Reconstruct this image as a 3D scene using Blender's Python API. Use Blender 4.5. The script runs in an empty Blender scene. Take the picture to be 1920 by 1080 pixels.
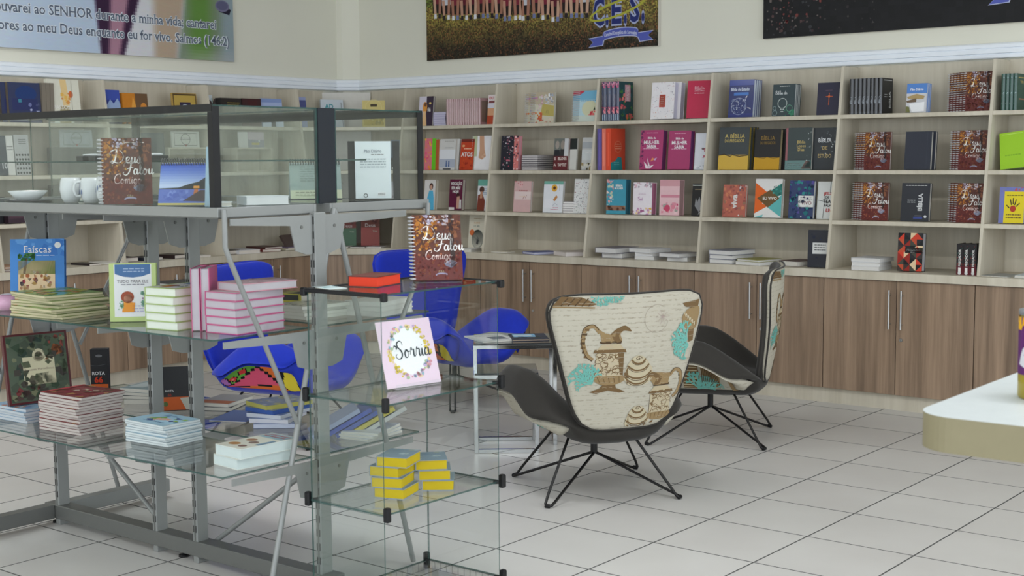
import bpy, bmesh, math, random
from mathutils import Matrix, Vector
D = bpy.data
SC = bpy.context.scene
COL = SC.collection
PI = math.pi
rnd = random.Random(7)

# ---------------------------------------------------------------- camera
cam = D.cameras.new('camera')
cam.sensor_width = 36.0
cam.lens = 2563.83 / 1920.0 * 36.0
cam.clip_start = 0.05
cam.dof.use_dof = True
cam.dof.focus_distance = 6.6
cam.dof.aperture_fstop = 5.6
camo = D.objects.new('camera', cam)
COL.objects.link(camo)
_f = Vector((-0.62015, 0.77872, -0.09489)); _r0 = Vector((0.78226, 0.62297, 0.0)); _u0 = _r0.cross(_f)
_c, _s = math.cos(-0.0074184), math.sin(-0.0074184)
_r = _c * _r0 + _s * _u0
_u = -_s * _r0 + _c * _u0
_m = Matrix((_r, _u, -_f)).transposed().to_4x4()
_m.translation = Vector((2.90674, -6.80076, 1.54304))
camo.matrix_world = _m
SC.camera = camo

# ---------------------------------------------------------------- world, light, exposure
SC.view_settings.view_transform = 'Standard'
SC.view_settings.look = 'None'
SC.view_settings.exposure = 0.0
SC.view_settings.gamma = 1.0
SC.view_settings.use_curve_mapping = False
SC.cycles.transparent_max_bounces = 40
SC.cycles.max_bounces = 8
W = D.worlds.new('world'); SC.world = W; W.use_nodes = True
W.node_tree.nodes['Background'].inputs[0].default_value = (0.86, 0.93, 1.0, 1)
W.node_tree.nodes['Background'].inputs[1].default_value = 2.8
TUBE_POWER = 22.0
LAMPS = [(-4.0, -6.3), (-1.2, -6.3), (1.6, -6.3), (4.2, -6.3), (-3.4, -2.9), (-0.6, -2.9), (2.2, -2.9), (-2.5, -10.0), (1.5, -10.0)]
CEIL = 3.35

# ---------------------------------------------------------------- colour and material helpers
def lin(v):
    v = v / 255.0
    return v / 12.92 if v <= 0.04045 else ((v + 0.055) / 1.055) ** 2.4
def rgb(c):
    if isinstance(c, str):
        c = tuple(int(c[i:i + 2], 16) for i in (0, 2, 4))
    return (lin(c[0]), lin(c[1]), lin(c[2]), 1.0)
_mats = {}
def newmat(name):
    m = D.materials.new(name); m.use_nodes = True
    return m, m.node_tree, m.node_tree.nodes['Principled BSDF']
def mat(name, c, rough=0.5, metal=0.0, var=0.06, scale=30.0, coat=0.0, bump=0.0, sheen=0.0):
    """plain surface with a little procedural variation"""
    if name in _mats: return _mats[name]
    m, t, b = newmat(name)
    tc = t.nodes.new('ShaderNodeTexCoord'); n = t.nodes.new('ShaderNodeTexNoise')
    n.inputs['Scale'].default_value = scale; n.inputs['Detail'].default_value = 4
    t.links.new(tc.outputs['Object'], n.inputs['Vector'])
    mp = t.nodes.new('ShaderNodeMapRange')
    mp.inputs['To Min'].default_value = 1 - var; mp.inputs['To Max'].default_value = 1 + var
    t.links.new(n.outputs['Fac'], mp.inputs['Value'])
    mx = t.nodes.new('ShaderNodeMix'); mx.data_type = 'RGBA'; mx.blend_type = 'MULTIPLY'
    mx.inputs[0].default_value = 1.0; mx.inputs[6].default_value = rgb(c)
    t.links.new(mp.outputs['Result'], mx.inputs[7])
    t.links.new(mx.outputs[2], b.inputs['Base Color'])
    b.inputs['Roughness'].default_value = rough; b.inputs['Metallic'].default_value = metal
    b.inputs['Coat Weight'].default_value = coat
    if not metal: b.inputs['Specular IOR Level'].default_value = 0.35
    if sheen: b.inputs['Sheen Weight'].default_value = sheen; b.inputs['Sheen Roughness'].default_value = 0.4
    if bump:
        bp = t.nodes.new('ShaderNodeBump'); bp.inputs['Strength'].default_value = bump; bp.inputs['Distance'].default_value = 0.002
        t.links.new(n.outputs['Fac'], bp.inputs['Height']); t.links.new(bp.outputs['Normal'], b.inputs['Normal'])
    _mats[name] = m
    return m
def wood(name, c1, c2, rough=0.45, stretch=(14, 14, 0.7), bands=3.0):
    m, t, b = newmat(name)
    tc = t.nodes.new('ShaderNodeTexCoord'); mp = t.nodes.new('ShaderNodeMapping')
    mp.inputs['Scale'].default_value = stretch
    oi = t.nodes.new('ShaderNodeObjectInfo'); ad = t.nodes.new('ShaderNodeVectorMath'); ad.operation = 'ADD'
    geo = t.nodes.new('ShaderNodeNewGeometry')
    t.links.new(geo.outputs['Position'], mp.inputs['Vector'])
    sc = t.nodes.new('ShaderNodeVectorMath'); sc.operation = 'SCALE'; sc.inputs[0].default_value = (3.7, 9.1, 5.3)
    t.links.new(oi.outputs['Random'], sc.inputs['Scale'])
    t.links.new(mp.outputs[0], ad.inputs[0]); t.links.new(sc.outputs[0], ad.inputs[1])
    n = t.nodes.new('ShaderNodeTexNoise'); n.inputs['Scale'].default_value = bands; n.inputs['Detail'].default_value = 8; n.inputs['Roughness'].default_value = 0.65
    t.links.new(ad.outputs[0], n.inputs['Vector'])
    n2 = t.nodes.new('ShaderNodeTexNoise'); n2.inputs['Scale'].default_value = bands * 0.23; n2.inputs['Detail'].default_value = 3
    t.links.new(ad.outputs[0], n2.inputs['Vector'])
    av = t.nodes.new('ShaderNodeMath'); av.operation = 'ADD'
    t.links.new(n.outputs['Fac'], av.inputs[0]); t.links.new(n2.outputs['Fac'], av.inputs[1])
    cr = t.nodes.new('ShaderNodeValToRGB')
    cr.color_ramp.elements[0].position = 0.36; cr.color_ramp.elements[0].color = rgb(c1)
    cr.color_ramp.elements[1].position = 0.64; cr.color_ramp.elements[1].color = rgb(c2)
    hv = t.nodes.new('ShaderNodeMath'); hv.operation = 'MULTIPLY'; hv.inputs[1].default_value = 0.5
    t.links.new(av.outputs[0], hv.inputs[0]); t.links.new(hv.outputs[0], cr.inputs[0])
    t.links.new(cr.outputs[0], b.inputs['Base Color'])
    b.inputs['Roughness'].default_value = rough
    return m
def glass(name, tint, edge=False):
    m = D.materials.new(name); m.use_nodes = True; t = m.node_tree
    t.nodes.remove(t.nodes['Principled BSDF']); out = t.nodes['Material Output']
    tr = t.nodes.new('ShaderNodeBsdfTransparent'); tr.inputs[0].default_value = tint
    gl = t.nodes.new('ShaderNodeBsdfGlossy'); gl.inputs['Roughness'].default_value = 0.02
    lw = t.nodes.new('ShaderNodeLayerWeight'); lw.inputs['Blend'].default_value = 0.5
    pw = t.nodes.new('ShaderNodeMath'); pw.operation = 'POWER'; pw.inputs[1].default_value = 5.0
    ma = t.nodes.new('ShaderNodeMath'); ma.operation = 'MULTIPLY_ADD'; ma.inputs[1].default_value = 0.9; ma.inputs[2].default_value = 0.035
    t.links.new(lw.outputs['Facing'], pw.inputs[0]); t.links.new(pw.outputs[0], ma.inputs[0])
    mx = t.nodes.new('ShaderNodeMixShader')
    t.links.new(ma.outputs[0], mx.inputs[0]); t.links.new(tr.outputs[0], mx.inputs[1]); t.links.new(gl.outputs[0], mx.inputs[2])
    if edge:
        df = t.nodes.new('ShaderNodeBsdfDiffuse'); df.inputs[0].default_value = rgb((62, 86, 82))
        m2 = t.nodes.new('ShaderNodeMixShader'); m2.inputs[0].default_value = 0.75
        t.links.new(mx.outputs[0], m2.inputs[1]); t.links.new(df.outputs[0], m2.inputs[2]); t.links.new(m2.outputs[0], out.inputs[0])
    else:
        t.links.new(mx.outputs[0], out.inputs[0])
    return m
def printmat(name, rough, coat):
    """flat print: each face carries its ink colour"""
    m, t, b = newmat(name)
    a = t.nodes.new('ShaderNodeAttribute'); a.attribute_name = 'ink'
    n = t.nodes.new('ShaderNodeTexNoise'); n.inputs['Scale'].default_value = 60
    mx = t.nodes.new('ShaderNodeMix'); mx.data_type = 'RGBA'; mx.blend_type = 'MULTIPLY'; mx.inputs[0].default_value = 0.12
    t.links.new(a.outputs['Color'], mx.inputs[6]); t.links.new(n.outputs['Color'], mx.inputs[7])
    t.links.new(mx.outputs[2], b.inputs['Base Color'])
    b.inputs['Specular IOR Level'].default_value = 0.25; b.inputs['Roughness'].default_value = rough; b.inputs['Coat Weight'].default_value = coat; b.inputs['Coat Roughness'].default_value = 0.12
    return m
M_PRINT = printmat('print_ink', 0.5, 0.0)
M_GLOSSPRINT = printmat('print_gloss', 0.24, 0.35)
M_FABRICPRINT = printmat('print_fabric', 0.85, 0.0)
M_GLASS = glass('clear_glass', (0.955, 0.972, 0.965, 1))
M_EDGE = glass('glass_edge', (0.6, 0.78, 0.74, 1), True)
M_OAK = wood('pale_oak_board', (186, 177, 158), (207, 199, 181), 0.5, (9, 9, 0.6))
M_WALNUT = wood('brown_oak_door', (112, 92, 74), (164, 138, 114), 0.42, (16, 16, 0.55), 2.4)
M_WALL = mat('cream_paint', (226, 224, 209), 0.75, var=0.025, scale=3, bump=0.05)
M_WHITE = mat('white_moulding', (240, 245, 251), 0.5, var=0.02)
M_CEIL = mat('ceiling_white', (228, 228, 224), 0.8, var=0.02)
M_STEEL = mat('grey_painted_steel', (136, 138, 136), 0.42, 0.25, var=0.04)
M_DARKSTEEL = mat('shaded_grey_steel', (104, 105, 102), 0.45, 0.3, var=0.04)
M_SLOT = mat('slot_dark', (40, 40, 40), 0.8)
M_CHROME = mat('chrome', (205, 207, 208), 0.12, 1.0, var=0.02)
M_BRUSHED = mat('brushed_nickel', (190, 190, 188), 0.3, 0.9, var=0.03)
M_BLACK = mat('black_plastic', (15, 15, 17), 0.5, var=0.1)
M_NAVYBLACK = mat('blue_black_panel', (12, 20, 32), 0.25, var=0.1)
M_ROD = mat('black_rod', (20, 18, 18), 0.4, var=0.1)
M_PAGE = mat('page_paper', (226, 222, 212), 0.8, var=0.05, scale=200)
M_SMOKE = mat('smoked_glass_top', (52, 56, 58), 0.08, coat=0.5)
M_WIRE = mat('wire_grey', (140, 140, 140), 0.35, 0.7)

def m_(c, rough=0.45, coat=0.0):
    k = 'paint_%02x%02x%02x_%d_%d' % (c[0], c[1], c[2], rough * 100, coat * 100)
    return mat(k, c, rough, coat=coat)

# ---------------------------------------------------------------- mesh helpers
class MB:
    """collects polygons, each with a material slot and an ink colour"""
    def __init__(s):
        s.v = []; s.f = []; s.mi = []; s.ink = []; s.sm = []
    def add(s, vs, fs, mi=0, ink=(0.5, 0.5, 0.5, 1), smooth=False):
        o = len(s.v); s.v += [tuple(p) for p in vs]
        for f in fs:
            s.f.append(tuple(i + o for i in f)); s.mi.append(mi); s.ink.append(ink); s.sm.append(smooth)
        return s
    def box(s, x0, x1, y0, y1, z0, z1, mi=0, M=None, skip=''):
        v = [(x0, y0, z0), (x1, y0, z0), (x1, y1, z0), (x0, y1, z0), (x0, y0, z1), (x1, y0, z1), (x1, y1, z1), (x0, y1, z1)]
        if M is not None: v = [M @ Vector(p) for p in v]
        F = {'b': (0, 3, 2, 1), 't': (4, 5, 6, 7), 'f': (0, 1, 5, 4), 'r': (1, 2, 6, 5), 'k': (2, 3, 7, 6), 'l': (3, 0, 4, 7)}
        return s.add(v, [q for k, q in F.items() if k not in skip], mi)
    def bbox(s, x0, x1, y0, y1, z0, z1, b=0.003, mi=0, M=None):
        """box with chamfered edges"""
        v = []
        for (cx, sx) in ((x0, 1), (x1, -1)):
            for (cy, sy) in ((y0, 1), (y1, -1)):
                for (cz, sz) in ((z0, 1), (z1, -1)):
                    v += [(cx, cy + sy * b, cz + sz * b), (cx + sx * b, cy, cz + sz * b), (cx + sx * b, cy + sy * b, cz)]
        if M is not None: v = [M @ Vector(p) for p in v]
        def I(i, j, k, a): return ((i * 2 + j) * 2 + k) * 3 + a
        fs = [(I(0,0,0,0), I(0,0,1,0), I(0,1,1,0), I(0,1,0,0)), (I(1,0,0,0), I(1,1,0,0), I(1,1,1,0), I(1,0,1,0)),
              (I(0,0,0,1), I(1,0,0,1), I(1,0,1,1), I(0,0,1,1)), (I(0,1,0,1), I(0,1,1,1), I(1,1,1,1), I(1,1,0,1)),
              (I(0,0,0,2), I(0,1,0,2), I(1,1,0,2), I(1,0,0,2)), (I(0,0,1,2), I(1,0,1,2), I(1,1,1,2), I(0,1,1,2))]
        for k in (0, 1):
            for j in (0, 1):
                fs.append((I(0,j,k,1), I(1,j,k,1), I(1,j,k,2), I(0,j,k,2)) if (j ^ k) else (I(0,j,k,2), I(1,j,k,2), I(1,j,k,1), I(0,j,k,1)))
        for i in (0, 1):
            for k in (0, 1):
                fs.append((I(i,0,k,0), I(i,1,k,0), I(i,1,k,2), I(i,0,k,2)) if not (i ^ k) else (I(i,0,k,2), I(i,1,k,2), I(i,1,k,0), I(i,0,k,0)))
        for i in (0, 1):
            for j in (0, 1):
                fs.append((I(i,j,0,0), I(i,j,1,0), I(i,j,1,1), I(i,j,0,1)) if (i ^ j) else (I(i,j,0,1), I(i,j,1,1), I(i,j,1,0), I(i,j,0,0)))
                for k in (0, 1):
                    fs.append((I(i,j,k,0), I(i,j,k,1), I(i,j,k,2)) if (i + j + k) % 2 == 0 else (I(i,j,k,2), I(i,j,k,1), I(i,j,k,0)))
        return s.add(v, fs, mi)
    def tube(s, pts, r, n=6, mi=0, closed=False, smooth=True):
        pts = [Vector(p) for p in pts]; k = len(pts); vs = []; fs = []
        up = None
        for i, p in enumerate(pts):
            a = pts[(i - 1) % k] if (closed or i > 0) else p
            b = pts[(i + 1) % k] if (closed or i < k - 1) else p
            d = (b - a).normalized()
            if up is None:
                up = Vector((0, 0, 1)) if abs(d.z) < 0.9 else Vector((1, 0, 0))
            x = d.cross(up)
            if x.length < 1e-5: x = d.orthogonal()
            x.normalize(); y = x.cross(d); up = y
            rr = r[i] if isinstance(r, (list, tuple)) else r
            for j in range(n):
                t = 2 * PI * j / n
                vs.append(p + x * (rr * math.cos(t)) + y * (rr * math.sin(t)))
        for i in range(k if closed else k - 1):
            for j in range(n):
                a, b = i * n + j, i * n + (j + 1) % n
                c, d2 = ((i + 1) % k) * n + (j + 1) % n, ((i + 1) % k) * n + j
                fs.append((a, b, c, d2))
        s.add(vs, fs, mi, smooth=smooth)
        if not closed:
            s.add(vs[:n], [tuple(range(n - 1, -1, -1))], mi); s.add(vs[-n:], [tuple(range(n))], mi)
        return s
    def lathe(s, prof, n=20, mi=0, c=(0, 0, 0)):
        vs = []; fs = []
        for (r, z) in prof:
            for j in range(n):
                t = 2 * PI * j / n; vs.append((c[0] + r * math.cos(t), c[1] + r * math.sin(t), c[2] + z))
        for i in range(len(prof) - 1):
            for j in range(n):
                fs.append((i * n + j, i * n + (j + 1) % n, (i + 1) * n + (j + 1) % n, (i + 1) * n + j))
        return s.add(vs, fs, mi, smooth=True)
    def prism(s, poly, z0, z1, mi=0, M=None, mis=None):
        n = len(poly); v = [(x, y, z0) for x, y in poly] + [(x, y, z1) for x, y in poly]
        if M is not None: v = [M @ Vector(p) for p in v]
        s.add(v, [tuple(range(n - 1, -1, -1)), tuple(range(n, 2 * n))], mi)
        return s.add(v, [(i, (i + 1) % n, n + (i + 1) % n, n + i) for i in range(n)], mi if mis is None else mis)
    def mesh(s, name, mats):
        me = D.meshes.new(name)
        me.from_pydata(s.v, [], s.f)
        for m in (mats if isinstance(mats, (list, tuple)) else [mats]): me.materials.append(m)
        me.polygons.foreach_set('material_index', s.mi)
        me.polygons.foreach_set('use_smooth', s.sm)
        if mats in (M_PRINT, M_GLOSSPRINT, M_FABRICPRINT) or (isinstance(mats, (list, tuple)) and any(m in (M_PRINT, M_GLOSSPRINT, M_FABRICPRINT) for m in mats)):
            at = me.attributes.new('ink', 'FLOAT_COLOR', 'FACE')
            at.data.foreach_set('color', [x for c in s.ink for x in c])
        me.update()
        return me
def link(name, me, parent=None, **props):
    o = D.objects.new(name, me); COL.objects.link(o)
    if parent is not None: o.parent = parent
    for k, v in props.items():
        if v is not None: o[k] = v
    return o
def obj(name, mb, mats, parent=None, **props):
    return link(name, mb.mesh(name, mats), parent, **props)
def empty(name, loc, label, category, group=None, rz=0.0):
    o = D.objects.new(name, None); COL.objects.link(o)
    o.location = loc; o.rotation_euler = (0, 0, rz); o.empty_display_size = 0.1
    o['label'] = label; o['category'] = category
    if group: o['group'] = group
    return o
def copy_tree(o, parent=None):
    c = o.copy(); COL.objects.link(c)
    if parent is not None: c.parent = parent
    for ch in list(o.children): copy_tree(ch, c)
    return c
ORD = ['topmost', 'second', 'third', 'fourth', 'fifth', 'sixth', 'seventh', 'eighth', 'ninth', 'tenth', 'eleventh', 'twelfth', 'thirteenth', 'fourteenth', 'fifteenth', 'sixteenth', 'seventeenth']
NTH = ['first'] + ORD[1:]

# ---------------------------------------------------------------- flat print: lettering and shapes
_txt = {}
def text_polys(s, bold=0.0, serif=False):
    k = (s, bold, serif)
    if k in _txt: return _txt[k]
    cu = D.curves.new('t', 'FONT'); cu.body = s; cu.size = 1.0; cu.resolution_u = 2; cu.offset = bold
    o = D.objects.new('t', cu); COL.objects.link(o)
    dg = bpy.context.evaluated_depsgraph_get()
    me = D.meshes.new_from_object(o.evaluated_get(dg))
    vs = [(v.co.x, v.co.y) for v in me.vertices]; fs = [tuple(p.vertices) for p in me.polygons]
    if serif:
        cnt = {}
        for p in me.polygons:
            for e in p.edge_keys: cnt[e] = cnt.get(e, 0) + 1
        for (a, b), n in cnt.items():
            if n != 1: continue
            (xa, ya), (xb, yb) = vs[a], vs[b]
            L = abs(xa - xb)
            if abs(ya - yb) < 1e-3 and 0.05 < L < 0.16:
                lo, hi = min(xa, xb) - 0.055, max(xa, xb) + 0.055
                y0, y1 = (ya, ya + 0.03) if ya < 0.2 else (ya - 0.03, ya)
                i = len(vs); vs += [(lo, y0), (hi, y0), (hi, y1), (lo, y1)]; fs.append((i, i + 1, i + 2, i + 3))
    D.objects.remove(o); D.curves.remove(cu); D.meshes.remove(me)
    x0 = min((v[0] for v in vs), default=0); x1 = max((v[0] for v in vs), default=1)
    _txt[k] = (vs, fs, x0, x1)
    return _txt[k]
def spline(pts, n=6):
    out = []; P = [pts[0]] + list(pts) + [pts[-1]]
    for i in range(1, len(P) - 2):
        a, b, c, d = P[i - 1], P[i], P[i + 1], P[i + 2]
        for k in range(n):
            t = k / n
            out.append(tuple(0.5 * (2 * b[q] + (c[q] - a[q]) * t + (2 * a[q] - 5 * b[q] + 4 * c[q] - d[q]) * t * t + (3 * b[q] - a[q] - 3 * c[q] + d[q]) * t ** 3) for q in range(len(b))))
    out.append(tuple(pts[-1]))
    return out
def ribbon(pts, w):
    """2-D ribbon polygons along a polyline; thinner on upstrokes when w is a pair"""
    L = []; n = len(pts)
    for i, p in enumerate(pts):
        a = pts[max(0, i - 1)]; b = pts[min(n - 1, i + 1)]
        dx, dy = b[0] - a[0], b[1] - a[1]; l = math.hypot(dx, dy) or 1
        if isinstance(w, tuple):
            ww = w[0] + (w[1] - w[0]) * (0.5 - 0.5 * dy / l)
        else: ww = w
        nx, ny = -dy / l * ww / 2, dx / l * ww / 2
        L.append(((p[0] + nx, p[1] + ny), (p[0] - nx, p[1] - ny)))
    return [[L[i][1], L[i + 1][1], L[i + 1][0], L[i][0]] for i in range(n - 1)]
SCRIPT = {
 'D': (0.98, [[(0.38, 0.93), (0.34, 0.6), (0.24, 0.22), (0.08, 0.0), (-0.04, 0.08), (0.06, 0.17), (0.25, 0.07), (0.5, 0.02), (0.76, 0.2), (0.84, 0.55), (0.66, 0.88), (0.34, 0.98), (0.04, 0.88), (-0.1, 0.7), (-0.04, 0.58)]]),
 'e': (0.36, [[(0.0, 0.16), (0.2, 0.22), (0.28, 0.36), (0.18, 0.45), (0.07, 0.3), (0.08, 0.1), (0.2, 0.01), (0.38, 0.14)]]),
 'u': (0.44, [[(0.0, 0.14), (0.09, 0.43), (0.07, 0.12), (0.14, 0.01), (0.24, 0.12), (0.31, 0.43)], [(0.31, 0.43), (0.29, 0.1), (0.35, 0.01), (0.46, 0.14)]]),
 's': (0.34, [[(0.0, 0.12), (0.16, 0.48), (0.22, 0.26), (0.2, 0.04), (0.08, 0.0), (0.02, 0.08)]]),
 'F': (0.7, [[(0.0, 0.62), (0.02, 0.84), (0.26, 0.95), (0.6, 0.88), (0.92, 0.98)], [(0.56, 0.9), (0.48, 0.5), (0.34, 0.12), (0.12, -0.06), (-0.08, 0.06), (-0.02, 0.2)], [(0.24, 0.44), (0.48, 0.52), (0.7, 0.54)]]),
 'a': (0.46, [[(0.31, 0.36), (0.18, 0.45), (0.05, 0.28), (0.06, 0.05), (0.18, 0.02), (0.29, 0.2), (0.33, 0.43)], [(0.33, 0.43), (0.3, 0.1), (0.37, 0.01), (0.47, 0.14)]]),
 'l': (0.26, [[(0.0, 0.14), (0.18, 0.5), (0.24, 0.88), (0.16, 0.98), (0.09, 0.7), (0.07, 0.14), (0.15, 0.01), (0.27, 0.14)]]),
 'o': (0.42, [[(0.18, 0.45), (0.05, 0.28), (0.07, 0.04), (0.2, 0.01), (0.31, 0.2), (0.27, 0.4), (0.17, 0.45), (0.26, 0.34), (0.43, 0.34)]]),
 'C': (0.66, [[(0.6, 0.68), (0.66, 0.86), (0.5, 0.97), (0.22, 0.82), (0.05, 0.42), (0.16, 0.05), (0.42, 0.01), (0.68, 0.2)]]),
 'm': (0.66, [[(0.0, 0.3), (0.07, 0.44), (0.06, 0.0)], [(0.06, 0.1), (0.18, 0.42), (0.25, 0.4), (0.26, 0.0)], [(0.26, 0.1), (0.38, 0.42), (0.46, 0.4), (0.46, 0.1), (0.53, 0.0), (0.66, 0.14)]]),
 'i': (0.22, [[(0.0, 0.14), (0.08, 0.43), (0.06, 0.1), (0.12, 0.01), (0.23, 0.14)], [(0.11, 0.6), (0.13, 0.65)]]),
 'g': (0.44, [[(0.31, 0.36), (0.18, 0.45), (0.05, 0.28), (0.06, 0.05), (0.18, 0.02), (0.29, 0.2), (0.33, 0.43)], [(0.33, 0.43), (0.3, 0.0), (0.22, -0.38), (0.08, -0.4), (0.06, -0.24), (0.3, -0.02), (0.46, 0.14)]]),
 'S': (0.56, [[(-0.12, 0.62), (-0.06, 0.74), (0.08, 0.66), (0.06, 0.52)], [(0.52, 0.72), (0.5, 0.9), (0.34, 0.98), (0.16, 0.86), (0.18, 0.64), (0.36, 0.44), (0.42, 0.2), (0.28, -0.02), (0.06, -0.02), (-0.04, 0.14), (0.06, 0.24)]]),
 'r': (0.40, [[(0.0, 0.14), (0.1, 0.48), (0.13, 0.54), (0.14, 0.42), (0.28, 0.42), (0.25, 0.12), (0.31, 0.01), (0.42, 0.14)]]),
 'v': (0.4, [[(0.0, 0.3), (0.07, 0.44), (0.14, 0.05), (0.2, 0.02), (0.32, 0.4), (0.4, 0.38)]]),
 'd': (0.46, [[(0.31, 0.36), (0.18, 0.45), (0.05, 0.28), (0.06, 0.05), (0.18, 0.02), (0.29, 0.2), (0.36, 0.95)], [(0.34, 0.6), (0.31, 0.1), (0.37, 0.01), (0.47, 0.14)]]),
 'B': (0.66, [[(0.22, 0.92), (0.16, 0.5), (0.06, 0.02)], [(0.0, 0.74), (0.2, 0.96), (0.46, 0.92), (0.42, 0.6), (0.2, 0.52), (0.48, 0.46), (0.52, 0.14), (0.3, 0.0), (0.08, 0.08)]]),
 'b': (0.38, [[(0.0, 0.14), (0.16, 0.6), (0.2, 0.96), (0.1, 0.7), (0.08, 0.08), (0.2, 0.02), (0.3, 0.2), (0.22, 0.4), (0.1, 0.3)]]),
 ' ': (0.3, [])}
def script_polys(s, w):
    x = 0; out = []
    for ch in s:
        adv, st = SCRIPT[ch]
        for pts in st:
            out += ribbon(spline([(p[0] + x, p[1]) for p in pts], 5), w)
        x += adv
    return out, x
_seed = [0]
def flat(ops, w, h):
    """drawing operations (0..1 across the cover) -> list of (polygon in metres, colour)"""
    out = []
    def P(x, y): return (x * w, y * h)
    for op in ops:
        k = op[0]
        if k == 'r':
            _, x0, y0, x1, y1, c = op; out.append(([P(x0, y0), P(x1, y0), P(x1, y1), P(x0, y1)], c))
        elif k == 'e':
            _, cx, cy, rx, ry, c = op
            out.append(([(cx * w + rx * w * math.cos(t * PI / 8), cy * h + ry * h * math.sin(t * PI / 8)) for t in range(16)], c))
        elif k == 'd':   # disc, radius as a share of the width
            _, cx, cy, r, c = op
            out.append(([(cx * w + r * w * math.cos(t * PI / 8), cy * h + r * w * math.sin(t * PI / 8)) for t in range(16)], c))
        elif k == 'p':
            out.append(([P(*q) for q in op[1]], op[2]))
        elif k == 'l':
            for q in ribbon([P(*a) for a in op[1]], op[2] * w): out.append((q, op[3]))
        elif k == 'c':
            for q in ribbon(spline([P(*a) for a in op[1]], 5), op[2] * w): out.append((q, op[3]))
        elif k == 'o':   # ring
            _, cx, cy, r, lw, c = op
            pts = [(cx * w + r * w * math.cos(t * PI / 12), cy * h + r * w * math.sin(t * PI / 12)) for t in range(25)]
            for q in ribbon(pts, lw * w): out.append((q, c))
        elif k in 'tTqz':
            # t regular, T bold, q serif, z rotated (reads upwards): (k, text, cx, cy, cap height share of h, colour, max width share)
            _, s, cx, cy, hh, c = op[:6]; mw = op[6] if len(op) > 6 else 0.9
            vs, fs, x0, x1 = text_polys(s, 0.03 if k in 'Tz' else 0.0, k == 'q')
            sc = hh * (w if k == 'z' else h) / 0.7
            sx = min(sc, mw * (h if k == 'z' else w) / max(1e-6, x1 - x0))
            for f in fs:
                if k == 'z': out.append(([(cx * w - (vs[i][1] - 0.35) * sc, cy * h + (vs[i][0] - (x0 + x1) / 2) * sx) for i in f], c))
                else: out.append(([(cx * w + (vs[i][0] - (x0 + x1) / 2) * sx, cy * h + (vs[i][1] - 0.35) * sc) for i in f], c))
        elif k == 's':
            _, s, x, y, hh, c = op[:6]; lw = op[6] if len(op) > 6 else (0.05, 0.13)
            ps, adv = script_polys(s, lw); sc = hh * h
            for p in ps: out.append(([(x * w + a * sc, y * h + b * sc) for a, b in p], c))
        elif k == 'b':
            _, x0, y0, x1, y1, n, cols, size, seed = op
            R = random.Random(seed)
            for i in range(n):
                cx = R.uniform(x0, x1) * w; cy = R.uniform(y0, y1) * h; s_ = size * w * R.uniform(0.4, 1.0)
                m = R.choice((3, 4, 5)); t0 = R.uniform(0, 6.28)
                poly = []
                for j in range(m):
                    t = t0 + 2 * PI * j / m
                    poly.append((min(max(cx + s_ * math.cos(t) * R.uniform(0.6, 1), x0 * w), x1 * w), min(max(cy + s_ * math.sin(t) * R.uniform(0.6, 1), y0 * h), y1 * h)))
                out.append((poly, R.choice(cols)))
        elif k == 'x':   # lines of small print
            _, x0, y0, x1, y1, n, c = op[:7]
            R = random.Random(int(1000 * (x0 + y0 + n)))
            for i in range(n):
                yy = y1 - (y1 - y0) * (i + 0.5) / n; hh = (y1 - y0) / n * 0.35; xx = x0
                while xx < x1 - 0.02:
                    l = R.uniform(0.04, 0.12); l = min(l, x1 - xx)
                    out.append(([P(xx, yy), P(xx + l, yy), P(xx + l, yy + hh), P(xx, yy + hh)], c)); xx += l + 0.02
    return out
def print_mb(ops, w, h, place, step=0.00004, base=0.0003):
    """place(x, y, lift) -> 3-D point; each later shape lies a hair higher"""
    mb = MB()
    for i, (poly, c) in enumerate(flat(ops, w, h)):
        e = base + step * min(i, 40)
        mb.add([place(x, y, e) for x, y in poly], [tuple(range(len(poly)))], 0, rgb(c))
    return mb
# ---------------------------------------------------------------- room shell
XW, YW = -5.45, 1.48          # inner faces of the left wall and the back wall
def structure(name, mb, mats, parent=None):
    o = obj(name, mb, mats, parent); o['kind'] = 'structure'; return o
M_GROUT = mat('grout_grey', (88, 88, 86), 0.9, var=0.08)
def tile_material():
    m, t, b = newmat('floor_tile')
    oi = t.nodes.new('ShaderNodeObjectInfo'); g = t.nodes.new('ShaderNodeNewGeometry')
    n = t.nodes.new('ShaderNodeTexNoise'); n.inputs['Scale'].default_value = 2.5; n.inputs['Detail'].default_value = 6
    t.links.new(g.outputs['Position'], n.inputs['Vector'])
    ad = t.nodes.new('ShaderNodeMath'); ad.operation = 'MULTIPLY_ADD'; ad.inputs[1].default_value = 0.35
    t.links.new(oi.outputs['Random'], ad.inputs[0]); t.links.new(n.outputs['Fac'], ad.inputs[2])
    cr = t.nodes.new('ShaderNodeValToRGB')
    cr.color_ramp.elements[0].position = 0.3; cr.color_ramp.elements[0].color = rgb((192, 189, 185))
    cr.color_ramp.elements[1].position = 1.0; cr.color_ramp.elements[1].color = rgb((203, 201, 197))
    t.links.new(ad.outputs[0], cr.inputs[0]); t.links.new(cr.outputs[0], b.inputs['Base Color'])
    b.inputs['Roughness'].default_value = 0.34
    return m
M_TILE = tile_material()
fl = structure('floor', MB().box(-5.6, 6.1, -12.0, 1.6, -0.08, -0.0025), M_GROUT)
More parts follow.
